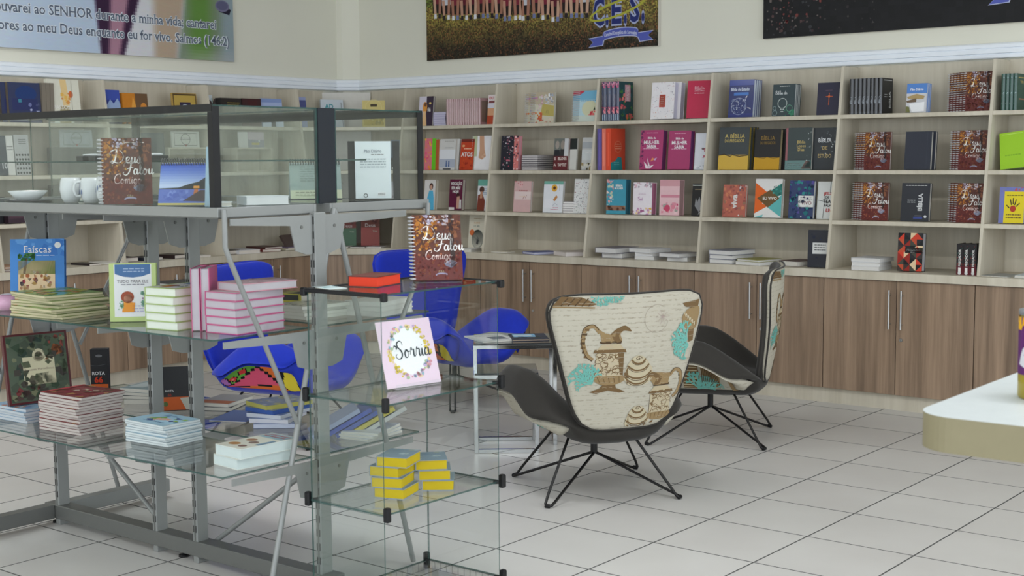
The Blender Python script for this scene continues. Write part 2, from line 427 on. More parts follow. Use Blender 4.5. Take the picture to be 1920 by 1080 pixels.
def tile_mb(x, y, b=0.0015, s=0.45, g=0.0022):
    m = MB(); x0, x1, y0, y1 = x + g, x + s - g, y + g, y + s - g
    v = [(x0, y0, -0.0024), (x1, y0, -0.0024), (x1, y1, -0.0024), (x0, y1, -0.0024), (x0 + b, y0 + b, 0), (x1 - b, y0 + b, 0), (x1 - b, y1 - b, 0), (x0 + b, y1 - b, 0)]
    m.add(v, [(4, 5, 6, 7)]); return m.add(v, [(0, 1, 5, 4), (1, 2, 6, 5), (2, 3, 7, 6), (3, 0, 4, 7)], 1)
tile_me = tile_mb(0, 0).mesh('tile', [M_TILE, M_GROUT])
rest = MB()
for i in range(-13, 14):
    for j in range(-27, 4):
        x, y = i * 0.45, j * 0.45
        # tiles inside the view are single pieces, the rest of the floor is one piece
        dx, dy = x + 0.22 - 2.907, y + 0.22 + 6.801
        fwd = -0.62 * dx + 0.779 * dy; lat = 0.782 * dx + 0.623 * dy
        if 3.3 < fwd and abs(lat) < 0.40 * fwd + 0.3 and x > -5.1 and y < 1.0 and x < 3.5:
            o = link('tile', tile_me, fl); o.location = (x, y, 0)
        else:
            t = tile_mb(x, y); rest.add(t.v, t.f[:1]); rest.add(t.v, t.f[1:], 1)
ro = obj('outer_tiles', rest, [M_TILE, M_GROUT], fl); ro['kind'] = 'stuff'
structure('wall_back', MB().box(XW - 0.15, 6.1, YW, YW + 0.15, -0.08, CEIL), M_WALL)
structure('wall_left', MB().box(XW - 0.15, XW, -12.0, YW, -0.08, CEIL), M_WALL)
structure('ceiling', MB().box(XW - 0.15, 6.15, -12.0, YW + 0.15, CEIL, CEIL + 0.1), M_CEIL)
structure('trim_1', MB().prism([(XW, 1.36), (-5.40, 1.375), (-5.35, 1.425), (-5.30, YW), (XW, YW)], 0.84, CEIL), M_WALL)
# white moulding with two grooves
PROF = [(0, 2.112), (0.030, 2.112), (0.034, 2.118), (0.034, 2.134), (0.026, 2.1365), (0.026, 2.139), (0.038, 2.142), (0.038, 2.166), (0.028, 2.1685), (0.028, 2.171), (0.036, 2.174), (0.036, 2.192), (0.028, 2.200), (0, 2.205)]
def moulding(name, P0, P1, nrm):
    mb = MB(); n = len(PROF); v = []
    for p in (P0, P1):
        for d, z in PROF: v.append((p[0] + nrm[0] * d, p[1] + nrm[1] * d, z))
    mb.add(v, [(i, (i + 1) % n, n + (i + 1) % n, n + i) for i in range(n)] + [tuple(range(n)), tuple(range(2 * n - 1, n - 1, -1))])
    structure(name, mb, M_WHITE)
moulding('trim_2', (-5.30, YW), (6.0, YW), (0, -1))
moulding('trim_3', (XW, -12.0), (XW, 1.36), (1, 0))
moulding('trim_4', (XW + 0.01, 1.34), (-5.30, YW - 0.012), (0.7071, -0.7071))

for k, (lx, ly) in enumerate(LAMPS):
    e = empty('ceiling_light', (lx, ly, CEIL), 'long white fluorescent fixture, %s of those on the ceiling' % NTH[k], 'lamp', 'fluorescent fixtures on the ceiling')
    obj('housing', MB().box(-0.62, 0.62, -0.13, 0.13, -0.055, 0.0, skip='b'), M_WHITE, e)
    la = D.lights.new('tube_light', 'AREA'); la.shape = 'RECTANGLE'; la.size = 1.2; la.size_y = 0.22
    la.energy = TUBE_POWER * (0.9 if ly < -5 else 1.5); la.color = (0.95, 0.975, 1.0)
    lo = D.objects.new('tube_light', la); COL.objects.link(lo); lo.parent = e; lo.location = (0, 0, -0.06)

# ---------------------------------------------------------------- book walls
def front(z): return 1.04 + (z - 0.84) / 1.26 * 0.19      # distance of the sloping front edge from the room origin
SHELF_Z = [1.794, 1.450, 1.141]
BX = [-4.56, -3.625, -2.697, -1.776, -0.846, 0.100, 1.035, 1.9]
LY = [0.661, -0.235, -1.13, -2.05, -2.97, -3.89]
BAYN = ['first', 'second', 'third', 'fourth', 'fifth', 'sixth', 'seventh']
def bookcase(a, b, wall, label):
    """local x runs along the wall, local y towards the wall; the unit carries its own left side panel"""
    if wall == 'back': e = empty('bookcase', (a, 0, 0.84), label, 'bookcase', 'open bookcases along the walls'); L = b - a
    else: e = empty('bookcase', (-6.49 + 2.50, a, 0.84), label, 'bookcase', 'open bookcases along the walls', PI / 2); L = b - a; e.location = (0, a, 0.84)
    t = 0.018
    side = [(front(0.84), 0.0), (1.455, 0.0), (1.455, 1.255), (front(2.095), 1.255)]
    def panel(x):
        mb = MB(); n = 4; v = [(x, y, z) for y, z in side] + [(x + t, y, z) for y, z in side]
        return mb.add(v, [(0, 1, 2, 3), (7, 6, 5, 4)] + [(i, i + 4, (i + 1) % 4 + 4, (i + 1) % 4) for i in range(4)])
    obj('side_panel', panel(0), M_OAK, e)
    for z in SHELF_Z:
        obj('shelf_board', MB().bbox(t, L, front(z), 1.456, z - 0.84 - 0.025, z - 0.84, 0.0012), M_OAK, e)
    obj('back_board', MB().box(t, L, 1.456, 1.47, 0, 1.262), M_OAK, e)
    return e
for i in range(len(BX) - 1):
    bookcase(BX[i], BX[i + 1], 'back', 'pale oak open bookcase, %s bay of the back wall from the corner' % BAYN[i])
# the left wall: rotated +90 degrees, local y -> -x, so shift by the two wall offsets
SH = XW + YW                    # maps back-wall distance onto the left wall
for i in range(len(LY) - 1):
    e = bookcase(LY[i + 1], LY[i], 'left', 'pale oak open bookcase, %s bay of the left wall from the corner' % BAYN[i])
    e.location = (SH, LY[i + 1], 0.84)
def LX(z): return SH - front(z)   # front edge of the left-wall shelves
# corner unit
e = empty('corner_bookcase', (-5.2, 1.2, 0.84), 'pale oak corner bookcase joining the left and back wall shelves', 'bookcase')
def rel(P, o=(-5.2, 1.2)): return [(x - o[0], y - o[1]) for x, y in P]
for z in SHELF_Z:
    obj('shelf_board', MB().prism(rel([(XW + 0.02, 0.68), (LX(z), 0.68), (-4.56, front(z)), (-4.56, 1.455), (-5.16, 1.455), (XW + 0.02, 1.17)]), z - 0.865, z - 0.84), M_OAK, e)
obj('back_board', MB().prism(rel([(XW + 0.01, 0.68), (XW + 0.022, 0.68), (XW + 0.022, 1.17), (XW + 0.01, 1.17)]), 0, 1.262), M_OAK, e)
obj('back_board', MB().prism(rel([(-5.16, 1.457), (-4.56, 1.457), (-4.56, 1.47), (-5.16, 1.47)]), 0, 1.262), M_OAK, e)
obj('diagonal_panel', MB().prism(rel([(XW + 0.012, 1.17), (XW + 0.024, 1.158), (-5.148, 1.444), (-5.16, 1.456)]), 0, 1.25), m_((214, 211, 204), 0.5), e)
sd = MB(); v = [(LX(0.84), 0), (XW + 0.02, 0), (XW + 0.02, 1.255), (LX(2.095), 1.255)]
sd.add([(x + 5.2, 0.662 - 1.2, z) for x, z in v] + [(x + 5.2, 0.68 - 1.2, z) for x, z in v], [(3, 2, 1, 0), (4, 5, 6, 7)] + [(i, (i + 1) % 4, (i + 1) % 4 + 4, i + 4) for i in range(4)])
obj('side_panel', sd, M_OAK, e)

# worktop over the cabinets, one continuous board around the corner
mb = MB(); mb.prism([(XW + 0.005, -4.6), (-4.985, -4.6), (-4.985, 0.645), (-4.575, 1.0), (1.9, 1.0), (1.9, 1.472), (XW + 0.005, 1.472)], 0.792, 0.84)
w = obj('worktop', mb, M_OAK); w['label'] = 'long pale oak worktop running over the brown cabinets around the corner'; w['category'] = 'worktop'
# cabinets
def handle(parent, x, z0, z1):
    h = MB(); h.tube([(x, -0.030, z0), (x, -0.030, z1)], 0.006, 8)
    for z in (z0 + 0.03, z1 - 0.03): h.tube([(x, -0.030, z), (x, 0.0, z)], 0.004, 6)
    obj('handle', h, M_BRUSHED, parent)
def cabinet(loc, rz, L, label, lock=True):
    e = empty('base_cabinet', loc, label, 'cabinet', 'brown cabinets under the worktop', rz)
    obj('carcass', MB().box(0.002, L - 0.002, 0.02, 0.43, 0.095, 0.792), M_OAK, e)
    obj('plinth', MB().box(0.0, L, 0.035, 0.05, 0.0, 0.095), M_OAK, e)
    for s in (0, 1):
        x0, x1 = (0.0025, L / 2 - 0.0018) if s == 0 else (L / 2 + 0.0018, L - 0.0025)
        d = obj('door', MB().bbox(x0, x1, 0, 0.018, 0.098, 0.788, 0.0015), M_WALNUT, e)
        handle(d, L / 2 + (-0.036 if s == 0 else 0.040), 0.50, 0.735)
        if s == 1 and lock:
            k = MB(); k.tube([(L / 2 + 0.034, -0.006, 0.435), (L / 2 + 0.034, 0.002, 0.435)], 0.010, 12); k.tube([(L / 2 + 0.034, -0.010, 0.435), (L / 2 + 0.034, -0.005, 0.435)], 0.005, 8)
            obj('lock', k, M_BRUSHED, d)
    return e
for i in range(len(BX) - 1):
    cabinet((BX[i], 1.02, 0), 0, BX[i + 1] - BX[i], 'brown oak two-door cabinet, %s from the corner along the back wall' % BAYN[i])
for i in range(len(LY) - 1):
    cabinet((-5.005, LY[i + 1], 0), PI / 2, LY[i] - LY[i + 1], 'brown oak two-door cabinet, %s from the corner along the left wall' % BAYN[i])
P0, P1 = Vector((-5.005, 0.68)), Vector((-4.56, 1.02)); L = (P1 - P0).length
e = empty('corner_cabinet', (P0.x, P0.y, 0), 'brown oak corner cabinet with one slanted door', 'cabinet', None, math.atan2(P1.y - P0.y, P1.x - P0.x))
obj('door', MB().bbox(0.004, L - 0.004, 0, 0.018, 0.098, 0.788, 0.0015), M_WALNUT, e)
obj('plinth', MB().box(0, L, 0.03, 0.045, 0, 0.095), M_OAK, e)
obj('carcass', MB().box(0.004, L - 0.004, 0.02, 0.3, 0.095, 0.79), M_OAK, e)

# ---------------------------------------------------------------- wall banners
def lerp(a, b, t): return a + (b - a) * t
def mixc(a, b, t):
    t = min(1, max(0, t)); return tuple(lerp(p, q, t) for p, q in zip(a, b))
def sst(a, b, x):
    t = min(1, max(0, (x - a) / (b - a))); return t * t * (3 - 2 * t)
def raster(w, h, nx, ny, fn, place, lift=0.0003):
    mb = MB(); vs = [place(w * i / nx, h * j / ny, lift) for j in range(ny + 1) for i in range(nx + 1)]
    mb.v = vs
    for j in range(ny):
        for i in range(nx):
            mb.f.append((j * (nx + 1) + i, j * (nx + 1) + i + 1, (j + 1) * (nx + 1) + i + 1, (j + 1) * (nx + 1) + i)); mb.mi.append(0); mb.sm.append(False)
            mb.ink.append(rgb(tuple(min(255, max(0, q)) for q in fn((i + 0.5) / nx * w, (j + 0.5) / ny * h))))
    return mb
M_BANNER = mat('banner_canvas', (205, 200, 190), 0.6)
# left banner: on the left wall, print runs towards +Y
bw, bh = 3.4, 0.96
bn = obj('wall_banner', MB().box(XW + 0.001, XW + 0.036, 0.225 - bw, 0.225, 2.295, 2.295 + bh), M_BANNER)
bn['label'] = 'printed psalm banner high on the left wall, pale with grey lettering'; bn['category'] = 'banner'
def left_photo(x, z):
    y = x - bw              # distance from the right edge, negative
    c = mixc((208, 219, 232), (190, 206, 226), sst(-2.3, -1.6, y))
    d = 0.35 * (z - 0.2)
    def band(a, b, col, soft=0.05):
        nonlocal c
        c = mixc(c, col, sst(a - soft, a + soft, y) * (1 - sst(b - soft, b + soft, y)))
    band(-1.20, -0.55 + d, (216, 216, 220), 0.03)
    band(-1.22 - d * 0.3, -0.93 + d, (58, 34, 62), 0.02)
    band(-1.12 + d * 0.2, -1.0 + d * 0.6, (176, 132, 150), 0.025)
    band(-0.93 + d, -0.70 + d, (222, 222, 226), 0.03)
    band(-0.74, -0.50 + d * 0.5, (190, 168, 146), 0.05)
    band(-0.49 + d * 0.5, 0.2, (128, 146, 120), 0.03)
    band(-0.42, -0.22, (104, 146, 70), 0.07)
    band(-0.12, 0.2, (150, 166, 172), 0.06)
    c = mixc(c, (188, 190, 190), 0.5 * (1 - sst(0.0, 0.12, z)) * sst(-0.6, -0.3, y))
    return c
PL = lambda x, z, e: (XW + 0.036 + e, 0.225 - bw + x, 2.295 + z)
obj('banner_photo', raster(bw, bh, 200, 40, left_photo, PL), M_PRINT, bn)
def banner_text(name, parent, lines, place, col, halo):
    mb = MB()
    for (s, xr, zb, cap, width) in lines:
        for bold, c, lift in ((0.06, halo, 0.0006), (0.012, col, 0.0009)):
            vs, fs, x0, x1 = text_polys(s, bold, True)
            sx = width / (x1 - x0); sc = cap / 0.7
            mb.add([place(xr - width + (x - x0) * sx, zb + y * sc, lift) for x, y in vs], fs, 0, rgb(c))
    return obj(name, mb, M_PRINT, parent)
banner_text('lettering', bn, [('Louvarei ao SENHOR durante a minha vida; cantarei', bw - 0.165, 0.238, 0.068, 1.885), ('louvores ao meu Deus enquanto eu for vivo. Salmos (146:2)', bw - 0.045, 0.118, 0.068, 2.09)], PL, (96, 106, 124), (226, 232, 238))
obj('banner_emblem', print_mb([('p', [(0.3, 0.42), (0.9, 0.3), (1.0, 0.55), (0.4, 0.75)], (36, 32, 52)), ('e', 0.5, 0.68, 0.4, 0.26, (120, 118, 146)), ('e', 0.5, 0.7, 0.33, 0.2, (98, 98, 128))], 0.17, 0.17, lambda x, y, e: PL(bw - 0.19 + x, 0.30 + y, e + 0.0006)), M_PRINT, bn)
# middle banner: group photo above a hedge
mw, mh = 2.18, 0.94
bn = obj('wall_banner', MB().box(-4.512, -4.512 + mw, YW - 0.037, YW - 0.001, 2.318, 2.318 + mh), M_BANNER)
bn['label'] = 'photo banner of people sitting behind a hedge, with a blue logo'; bn['category'] = 'banner'
R_ = random.Random(3)
_ns = [(R_.uniform(0, 60), R_.uniform(5, 40), R_.uniform(5, 40), R_.uniform(0, 6.3)) for _ in range(8)]
def vnoise(x, z):
    s = 0
    for a, fx, fz, p in _ns: s += math.sin(x * fx + p) * math.sin(z * fz + a)
    return s / 4
def hedge(x, z):
    top = 0.30 - 0.02 * x
    t = z / top + 0.18 * vnoise(x, z)
    c = mixc((44, 40, 30), (96, 84, 46), sst(0.1, 0.75, t)); c = mixc(c, (140, 128, 62), sst(0.7, 1.15, t))
    c = mixc(c, (96, 112, 50), sst(1.15, 1.5, t) * (1 - 0.7 * sst(0.4, 0.6, x)))
    if R_.random() < 0.25: c = mixc(c, (112, 66, 44), 0.6)
    k = R_.uniform(0.55, 1.4); return tuple(q * k for q in c)
PM = lambda x, z, e: (-4.512 + x, YW - 0.037 - e, 2.318 + z)
obj('banner_photo', raster(mw, mh, 240, 100, hedge, PM), M_PRINT, bn)
ppl = MB()
def ink_poly(mb, pts, c, place, e): mb.add([place(x, z, e) for x, z in pts], [tuple(range(len(pts)))], 0, rgb(c))
skin = [(196, 150, 126), (170, 120, 98), (205, 165, 140)]
for k in range(17):
    x = 0.13 + k * 0.088 + R_.uniform(-0.01, 0.01); zb = 0.335 - 0.006 * k + R_.uniform(-0.01, 0.02)
    ink_poly(ppl, [(x - 0.05, zb + 0.02), (x + 0.05, zb + 0.02), (x + 0.055, zb + 0.3), (x - 0.055, zb + 0.3)], (38, 26, 26), PM, 0.0006)
    ink_poly(ppl, [(x - 0.045, zb + 0.09), (x + 0.045, zb + 0.09), (x + 0.05, zb + 0.42), (x - 0.05, zb + 0.42)], R_.choice([(112, 36, 50), (126, 42, 58), (206, 206, 214), (96, 30, 44)]), PM, 0.0007)
    for s in (-1, 1):
        ink_poly(ppl, [(x + s * 0.022 - 0.012, zb - 0.01), (x + s * 0.022 + 0.012, zb - 0.01), (x + s * 0.03 + 0.014, zb + 0.13), (x + s * 0.03 - 0.014, zb + 0.13)], R_.choice(skin), PM, 0.0008)
        ink_poly(ppl, [(x + s * 0.022 - 0.014, zb - 0.022), (x + s * 0.022 + 0.014, zb - 0.022), (x + s * 0.022 + 0.012, zb + 0.012), (x + s * 0.022 - 0.012, zb + 0.012)], R_.choice([(225, 225, 230), (40, 34, 40), (120, 130, 170)]), PM, 0.0009)
obj('banner_figures', ppl, M_PRINT, bn)
def logo(parent, place, with_letters=True):
    mb = MB()
    rb = [(0.0, 0.0), (0.10, 0.012), (0.13, 0.075), (0.20, 0.098), (0.30, 0.108), (0.40, 0.108), (0.43, 0.075), (0.53, 0.088), (0.495, 0.060), (0.535, 0.028), (0.44, 0.018), (0.425, 0.050), (0.40, 0.052), (0.30, 0.052), (0.20, 0.042), (0.145, 0.010)]
    body = [(0.11, 0.055), (0.13, 0.095), (0.20, 0.115), (0.30, 0.124), (0.39, 0.120), (0.42, 0.100), (0.42, 0.055), (0.39, 0.068), (0.30, 0.070), (0.20, 0.062), (0.13, 0.042)]
    tl = [(0.0, 0.004), (0.115, 0.012), (0.135, 0.075), (0.0, 0.062), (0.035, 0.036)]; tr = [(0.545, 0.03), (0.44, 0.022), (0.415, 0.080), (0.545, 0.088), (0.505, 0.060)]
    for p in (tl, tr):
        c = (sum(q[0] for q in p) / 5, sum(q[1] for q in p) / 5)
        ink_poly(mb, [(c[0] + (q[0] - c[0]) * 1.12, c[1] + (q[1] - c[1]) * 1.16) for q in p], (190, 196, 226), place, 0.0006)
        ink_poly(mb, p, (86, 96, 180), place, 0.0007)
    for i in range(5):
        q = [body[i], body[i + 1], body[9 - i] if i else body[10], body[10 - i] if i else body[10]]
    up = spline([(0.12, 0.085), (0.15, 0.108), (0.28, 0.124), (0.40, 0.116), (0.425, 0.094)], 5); lo = spline([(0.12, 0.035), (0.15, 0.056), (0.28, 0.070), (0.40, 0.064), (0.425, 0.044)], 5)
    for i in range(len(up) - 1):
        ink_poly(mb, [(lo[i][0], lo[i][1] - 0.006), (lo[i + 1][0], lo[i + 1][1] - 0.006), (up[i + 1][0], up[i + 1][1] + 0.006), (up[i][0], up[i][1] + 0.006)], (190, 196, 226), place, 0.0008)
        ink_poly(mb, [lo[i], lo[i + 1], up[i + 1], up[i]], (86, 96, 180), place, 0.0010)
    vs, fs, x0, x1 = text_polys('Catedral Evangélica de Sorocaba', 0.01, True); sx = 0.28 / (x1 - x0)
    mb.add([place(0.132 + (x - x0) * sx, 0.070 + y * 0.036 + 0.012 * math.sin(PI * (x - x0) / (x1 - x0)), 0.0013) for x, y in vs], fs, 0, rgb((222, 226, 242)))
    if with_letters:
        for ch, cx, w in (('C', 0.085, 0.10), ('.', 0.158, 0.026), ('E', 0.24, 0.086), ('.', 0.315, 0.026), ('S', 0.395, 0.082), ('.', 0.465, 0.026)):
            for bold, c, e in ((0.075, (172, 180, 214), 0.0014), (0.025, (38, 48, 112), 0.0018)):
                vs, fs, x0, x1 = text_polys(ch, bold, True); g = 1.0 if bold < 0.06 else 1.06
                sx = w / (x1 - x0) * g
                mb.add([place(cx + (x - (x0 + x1) / 2) * sx, 0.155 + y * 0.27 * (1 if ch != '.' else 1.4) + 0.03 * cx, e) for x, y in vs], fs, 0, rgb(c))
        pts = [(0.245 + 0.235 * math.cos(t * PI / 16), 0.262 + 0.05 * math.sin(t * PI / 16) + 0.09 * math.cos(t * PI / 16) * 0.6) for t in range(33)]
        for q in ribbon(pts, 0.016): ink_poly(mb, q, (178, 178, 66), place, 0.0022)
    return obj('banner_logo', mb, M_PRINT, parent)
logo(bn, lambda x, z, e: PM(1.59 + x, 0.018 + z, e))
# right banner: dark with faint coloured specks
rw, rh = 2.6, 0.94
bn = obj('wall_banner', MB().box(-1.51, -1.51 + rw, YW - 0.037, YW - 0.001, 2.316, 2.316 + rh), M_BANNER)
bn['label'] = 'nearly black photo banner on the back wall at top right'; bn['category'] = 'banner'
PR = lambda x, z, e: (-1.51 + x, YW - 0.037 - e, 2.316 + z)
def night(x, z):
    k = R_.uniform(0.85, 1.15); return (25 * k, 25 * k, 27 * k)
obj('banner_photo', raster(rw, rh, 60, 24, night, PR), M_PRINT, bn)
sp_ = obj('banner_specks', print_mb([('b', 0.01, 0.02, 0.16, 0.8, 260, [(86, 64, 64), (110, 100, 96), (70, 44, 48), (60, 60, 64), (120, 60, 56)], 0.006, 5), ('b', 0.16, 0.02, 0.3, 0.8, 60, [(52, 46, 48), (70, 66, 66)], 0.005, 6)], rw, rh, PR), M_PRINT, bn); sp_['kind'] = 'stuff'
logo(bn, lambda x, z, e: PR(1.50 + x, 0.11 + z, e), False)
POS = {
 'fe': (-4.353, 1.234, 1.794, 0.146, 0.231), 'lavstack': (-4.235, 1.244, 1.794, 0.133, 0.116), 'pinkrow': (-3.950, 1.224, 1.794, 0.343, 0.201),
 'orangewhite': (-3.715, 1.284, 1.794, 0.099, 0.223), 'pinkgreen': (-4.283, 1.182, 1.450, 0.078, 0.245), 'green': (-4.225, 1.182, 1.450, 0.039, 0.244),
 'orangebrown': (-4.189, 1.182, 1.450, 0.033, 0.236), 'beige': (-4.096, 1.192, 1.450, 0.159, 0.239), 'atos': (-3.902, 1.192, 1.450, 0.134, 0.236),
 'hand': (-3.764, 1.202, 1.450, 0.179, 0.258), 'bluedress': (-4.254, 1.155, 1.141, 0.112, 0.232), 'burgundy': (-3.985, 1.155, 1.141, 0.130, 0.237),
 'tealman': (-3.731, 1.185, 1.141, 0.121, 0.237), 'creamcircle': (-3.793, 1.170, 0.840, 0.159, 0.267), 'flatw1': (-3.783, 1.080, 0.840, 0.148, 0.029),
 'pao': (-3.211, 1.244, 1.794, 0.196, 0.224), 'blueflor': (-2.793, 1.244, 1.794, 0.172, 0.221), 'blackflor': (-3.494, 1.182, 1.450, 0.122, 0.254),
 'blackflor2': (-3.411, 1.182, 1.450, 0.045, 0.252), 'darkstack': (-3.293, 1.192, 1.450, 0.238, 0.114), 'faces': (-3.006, 1.192, 1.450, 0.129, 0.227),
 'darkcard': (-2.918, 1.212, 1.450, 0.076, 0.226), 'greyland': (-2.794, 1.232, 1.450, 0.107, 0.232), 'pinkfl': (-3.335, 1.155, 1.141, 0.160, 0.228),
 'sunfl': (-3.051, 1.155, 1.141, 0.174, 0.229), 'patstack': (-2.915, 1.165, 1.141, 0.095, 0.096), 'patwhite': (-2.801, 1.165, 1.141, 0.140, 0.245),
 'papers': (-3.483, 1.090, 0.840, 0.148, 0.019), 'bluethin': (-3.163, 1.090, 0.840, 0.240, 0.034), 'pinkwhite': (-2.891, 1.080, 0.840, 0.280, 0.052),
 'florrow': (-2.577, 1.214, 1.794, 0.163, 0.275), 'whitefl': (-2.169, 1.234, 1.794, 0.185, 0.252), 'crimson': (-1.901, 1.244, 1.794, 0.162, 0.256),
 'orrow': (-2.598, 1.162, 1.450, 0.123, 0.292), 'sabia1': (-2.234, 1.192, 1.450, 0.182, 0.271), 'sabia2': (-2.010, 1.192, 1.450, 0.173, 0.263),
 'rose': (-1.847, 1.222, 1.450, 0.115, 0.246), 'teal3': (-2.503, 1.165, 1.141, 0.162, 0.243), 'segredo': (-2.277, 1.155, 1.141, 0.153, 0.222),
 'pinkrose': (-2.058, 1.155, 1.141, 0.157, 0.241), 'black3': (-1.848, 1.175, 1.141, 0.095, 0.217), 'stA': (-2.509, 1.070, 0.840, 0.230, 0.093),
 'stB': (-2.234, 1.060, 0.840, 0.226, 0.080), 'stC': (-1.990, 1.060, 0.840, 0.210, 0.053), 'estudo': (-1.562, 1.234, 1.794, 0.182, 0.246),
 'bulbs': (-1.252, 1.234, 1.794, 0.159, 0.206), 'cross': (-0.944, 1.244, 1.794, 0.156, 0.204), 'preg1': (-1.586, 1.182, 1.450, 0.222, 0.280),
 'preg2': (-1.345, 1.192, 1.450, 0.184, 0.262), 'loved': (-1.115, 1.182, 1.450, 0.182, 0.267), 'glossy': (-0.943, 1.202, 1.450, 0.182, 0.264),
 'viva': (-1.567, 1.165, 1.141, 0.171, 0.212), 'tri': (-1.314, 1.155, 1.141, 0.192, 0.251), 'leaf': (-1.080, 1.155, 1.141, 0.171, 0.242),
 'jesus': (-0.922, 1.185, 1.141, 0.123, 0.236), 'stD': (-1.613, 1.070, 0.840, 0.196, 0.095), 'yelgr': (-1.392, 1.070, 0.840, 0.182, 0.033),
 'maroon': (-1.103, 1.100, 0.840, 0.123, 0.047), 'blacklab': (-0.922, 1.100, 0.840, 0.149, 0.235), 'blkrow': (-0.680, 1.214, 1.794, 0.216, 0.219),
 'paoblue': (-0.364, 1.234, 1.794, 0.127, 0.175), 'df1': (0.018, 1.234, 1.794, 0.166, 0.215), 'df2': (-0.591, 1.192, 1.450, 0.172, 0.238),
 'plain': (-0.333, 1.192, 1.450, 0.163, 0.230), 'df3': (0.000, 1.192, 1.450, 0.167, 0.237), 'df4': (-0.588, 1.165, 1.141, 0.180, 0.231),
 'biblia': (-0.332, 1.165, 1.141, 0.176, 0.230), 'df5': (0.005, 1.165, 1.141, 0.161, 0.228), 'stE': (-0.609, 1.070, 0.840, 0.173, 0.072),
 'geo': (-0.336, 1.090, 0.840, 0.120, 0.229), 'row3': (0.025, 1.070, 0.840, 0.119, 0.181), 'greenrow': (0.185, 1.214, 1.794, 0.067, 0.210),
 'lime': (0.217, 1.182, 1.450, 0.116, 0.220), 'yellow': (0.244, 1.165, 1.141, 0.143, 0.208), 'papers2': (0.212, 1.080, 0.840, 0.134, 0.015),
 'whitecard': (0.351, 1.080, 0.840, 0.096, 0.018), 'bigblue': (-5.204, -1.711, 1.794, 0.233, 0.261), 'passos': (-5.204, -1.415, 1.794, 0.245, 0.293),
 'psalms': (-5.214, -1.030, 1.794, 0.134, 0.238), 'amber': (-5.214, -0.836, 1.794, 0.212, 0.216), 'goldframe': (-5.214, -0.402, 1.794, 0.217, 0.234),
 'figure': (-5.214, -0.163, 1.794, 0.085, 0.233), 'darkbox': (-5.214, 0.017, 1.794, 0.195, 0.211), 'maroonbox': (-5.214, 0.217, 1.794, 0.185, 0.213),
 'jump': (-5.224, 0.442, 1.794, 0.214, 0.220), 'corn1': (-5.274, 0.810, 1.794, 0.069, 0.245), 'AD': (-5.274, 1.138, 1.794, 0.199, 0.233),
 'dark10': (-5.152, -1.924, 1.450, 0.075, 0.256), 'white2': (-5.152, -1.864, 1.450, 0.053, 0.256), 'calc': (-5.152, -1.777, 1.450, 0.104, 0.264),
 'ornate1': (-5.162, -1.334, 1.450, 0.220, 0.368), 'ornate2': (-5.162, -0.391, 1.450, 0.353, 0.384), 'card2': (-5.162, 0.215, 1.450, 0.329, 0.434),
 'darkblue2': (-5.162, -0.737, 1.450, 0.174, 0.303), 'lbook3': (-5.105, -1.873, 1.141, 0.118, 0.281), 'lbook3b': (-5.115, 0.499, 1.141, 0.044, 0.272),
 'lbk4': (-5.115, -1.431, 1.141, 0.164, 0.266), 'gold': (-4.833, 1.155, 1.794, 0.179, 0.211), 'pen': (-4.651, 1.319, 1.794, 0.030, 0.239),
 'greyblue': (-4.700, 1.274, 1.450, 0.068, 0.243), 'greyred': (-4.728, 1.249, 1.141, 0.073, 0.219), 'deus1': (-5.003, 1.003, 0.840, 0.141, 0.232),
 'deus2': (-4.866, 1.126, 0.840, 0.150, 0.238)}
# ---------------------------------------------------------------- books
WH = (236, 234, 230); CREAM = (222, 214, 192); BLK = (26, 26, 28); GOLD = (196, 160, 70)
def book_meshes(w, h, t, cover, pages, hard, spine, bulge=0.0):
    c = 0.0022 if hard else 0.0008
    i = 0.003 if hard else 0.0004
    mb = MB()
    if t > 0.006:
        mb.box(-w / 2, w / 2, -t / 2, -t / 2 + c, 0, h); mb.box(-w / 2, w / 2, t / 2 - c, t / 2, 0, h)
        if bulge:
            n = 8; v = [(-w / 2 - bulge * (1 - (2 * q / n - 1) ** 2), t / 2 - t * q / n, z) for z in (0, h) for q in range(n + 1)]
            mb.add(v, [(q, q + 1, n + 2 + q, n + 1 + q) for q in range(n)], 1, smooth=True)
            mb.add(v, [tuple(range(n, -1, -1)), tuple(range(n + 1, 2 * n + 2))], 1)
        else: mb.box(-w / 2, -w / 2 + c, -t / 2 + c, t / 2 - c, 0, h, 1)
        pg = MB().box(-w / 2 + c, w / 2 - i, -t / 2 + c, t / 2 - c, i, h - i)
    else:
        mb.box(-w / 2, w / 2, -t / 2, -t / 2 + t * 0.4, 0, h)
        pg = MB().box(-w / 2, w / 2 - 0.0005, -t / 2 + t * 0.4, t / 2, 0.0003, h - 0.0003)
    return mb.mesh('book', [m_(cover, 0.4), m_(spine or cover, 0.16 if bulge else 0.4, 0.6 if bulge else 0.0)]), pg.mesh('pages', m_(pages, 0.8))
def spiral_mb(w, h, t, x):
    mb = MB(); n = max(8, int(h / 0.0125)); r = t / 2 + 0.0035
    for k in range(n):
        z = h * (k + 0.5) / n
        pts = [(x - 0.002 + r * 0.9 * math.cos(a), r * math.sin(a), z + 0.002 * math.sin(a)) for a in [2 * PI * q / 8 for q in range(8)]]
        mb.tube(pts, 0.0019, 4, closed=True)
    return mb
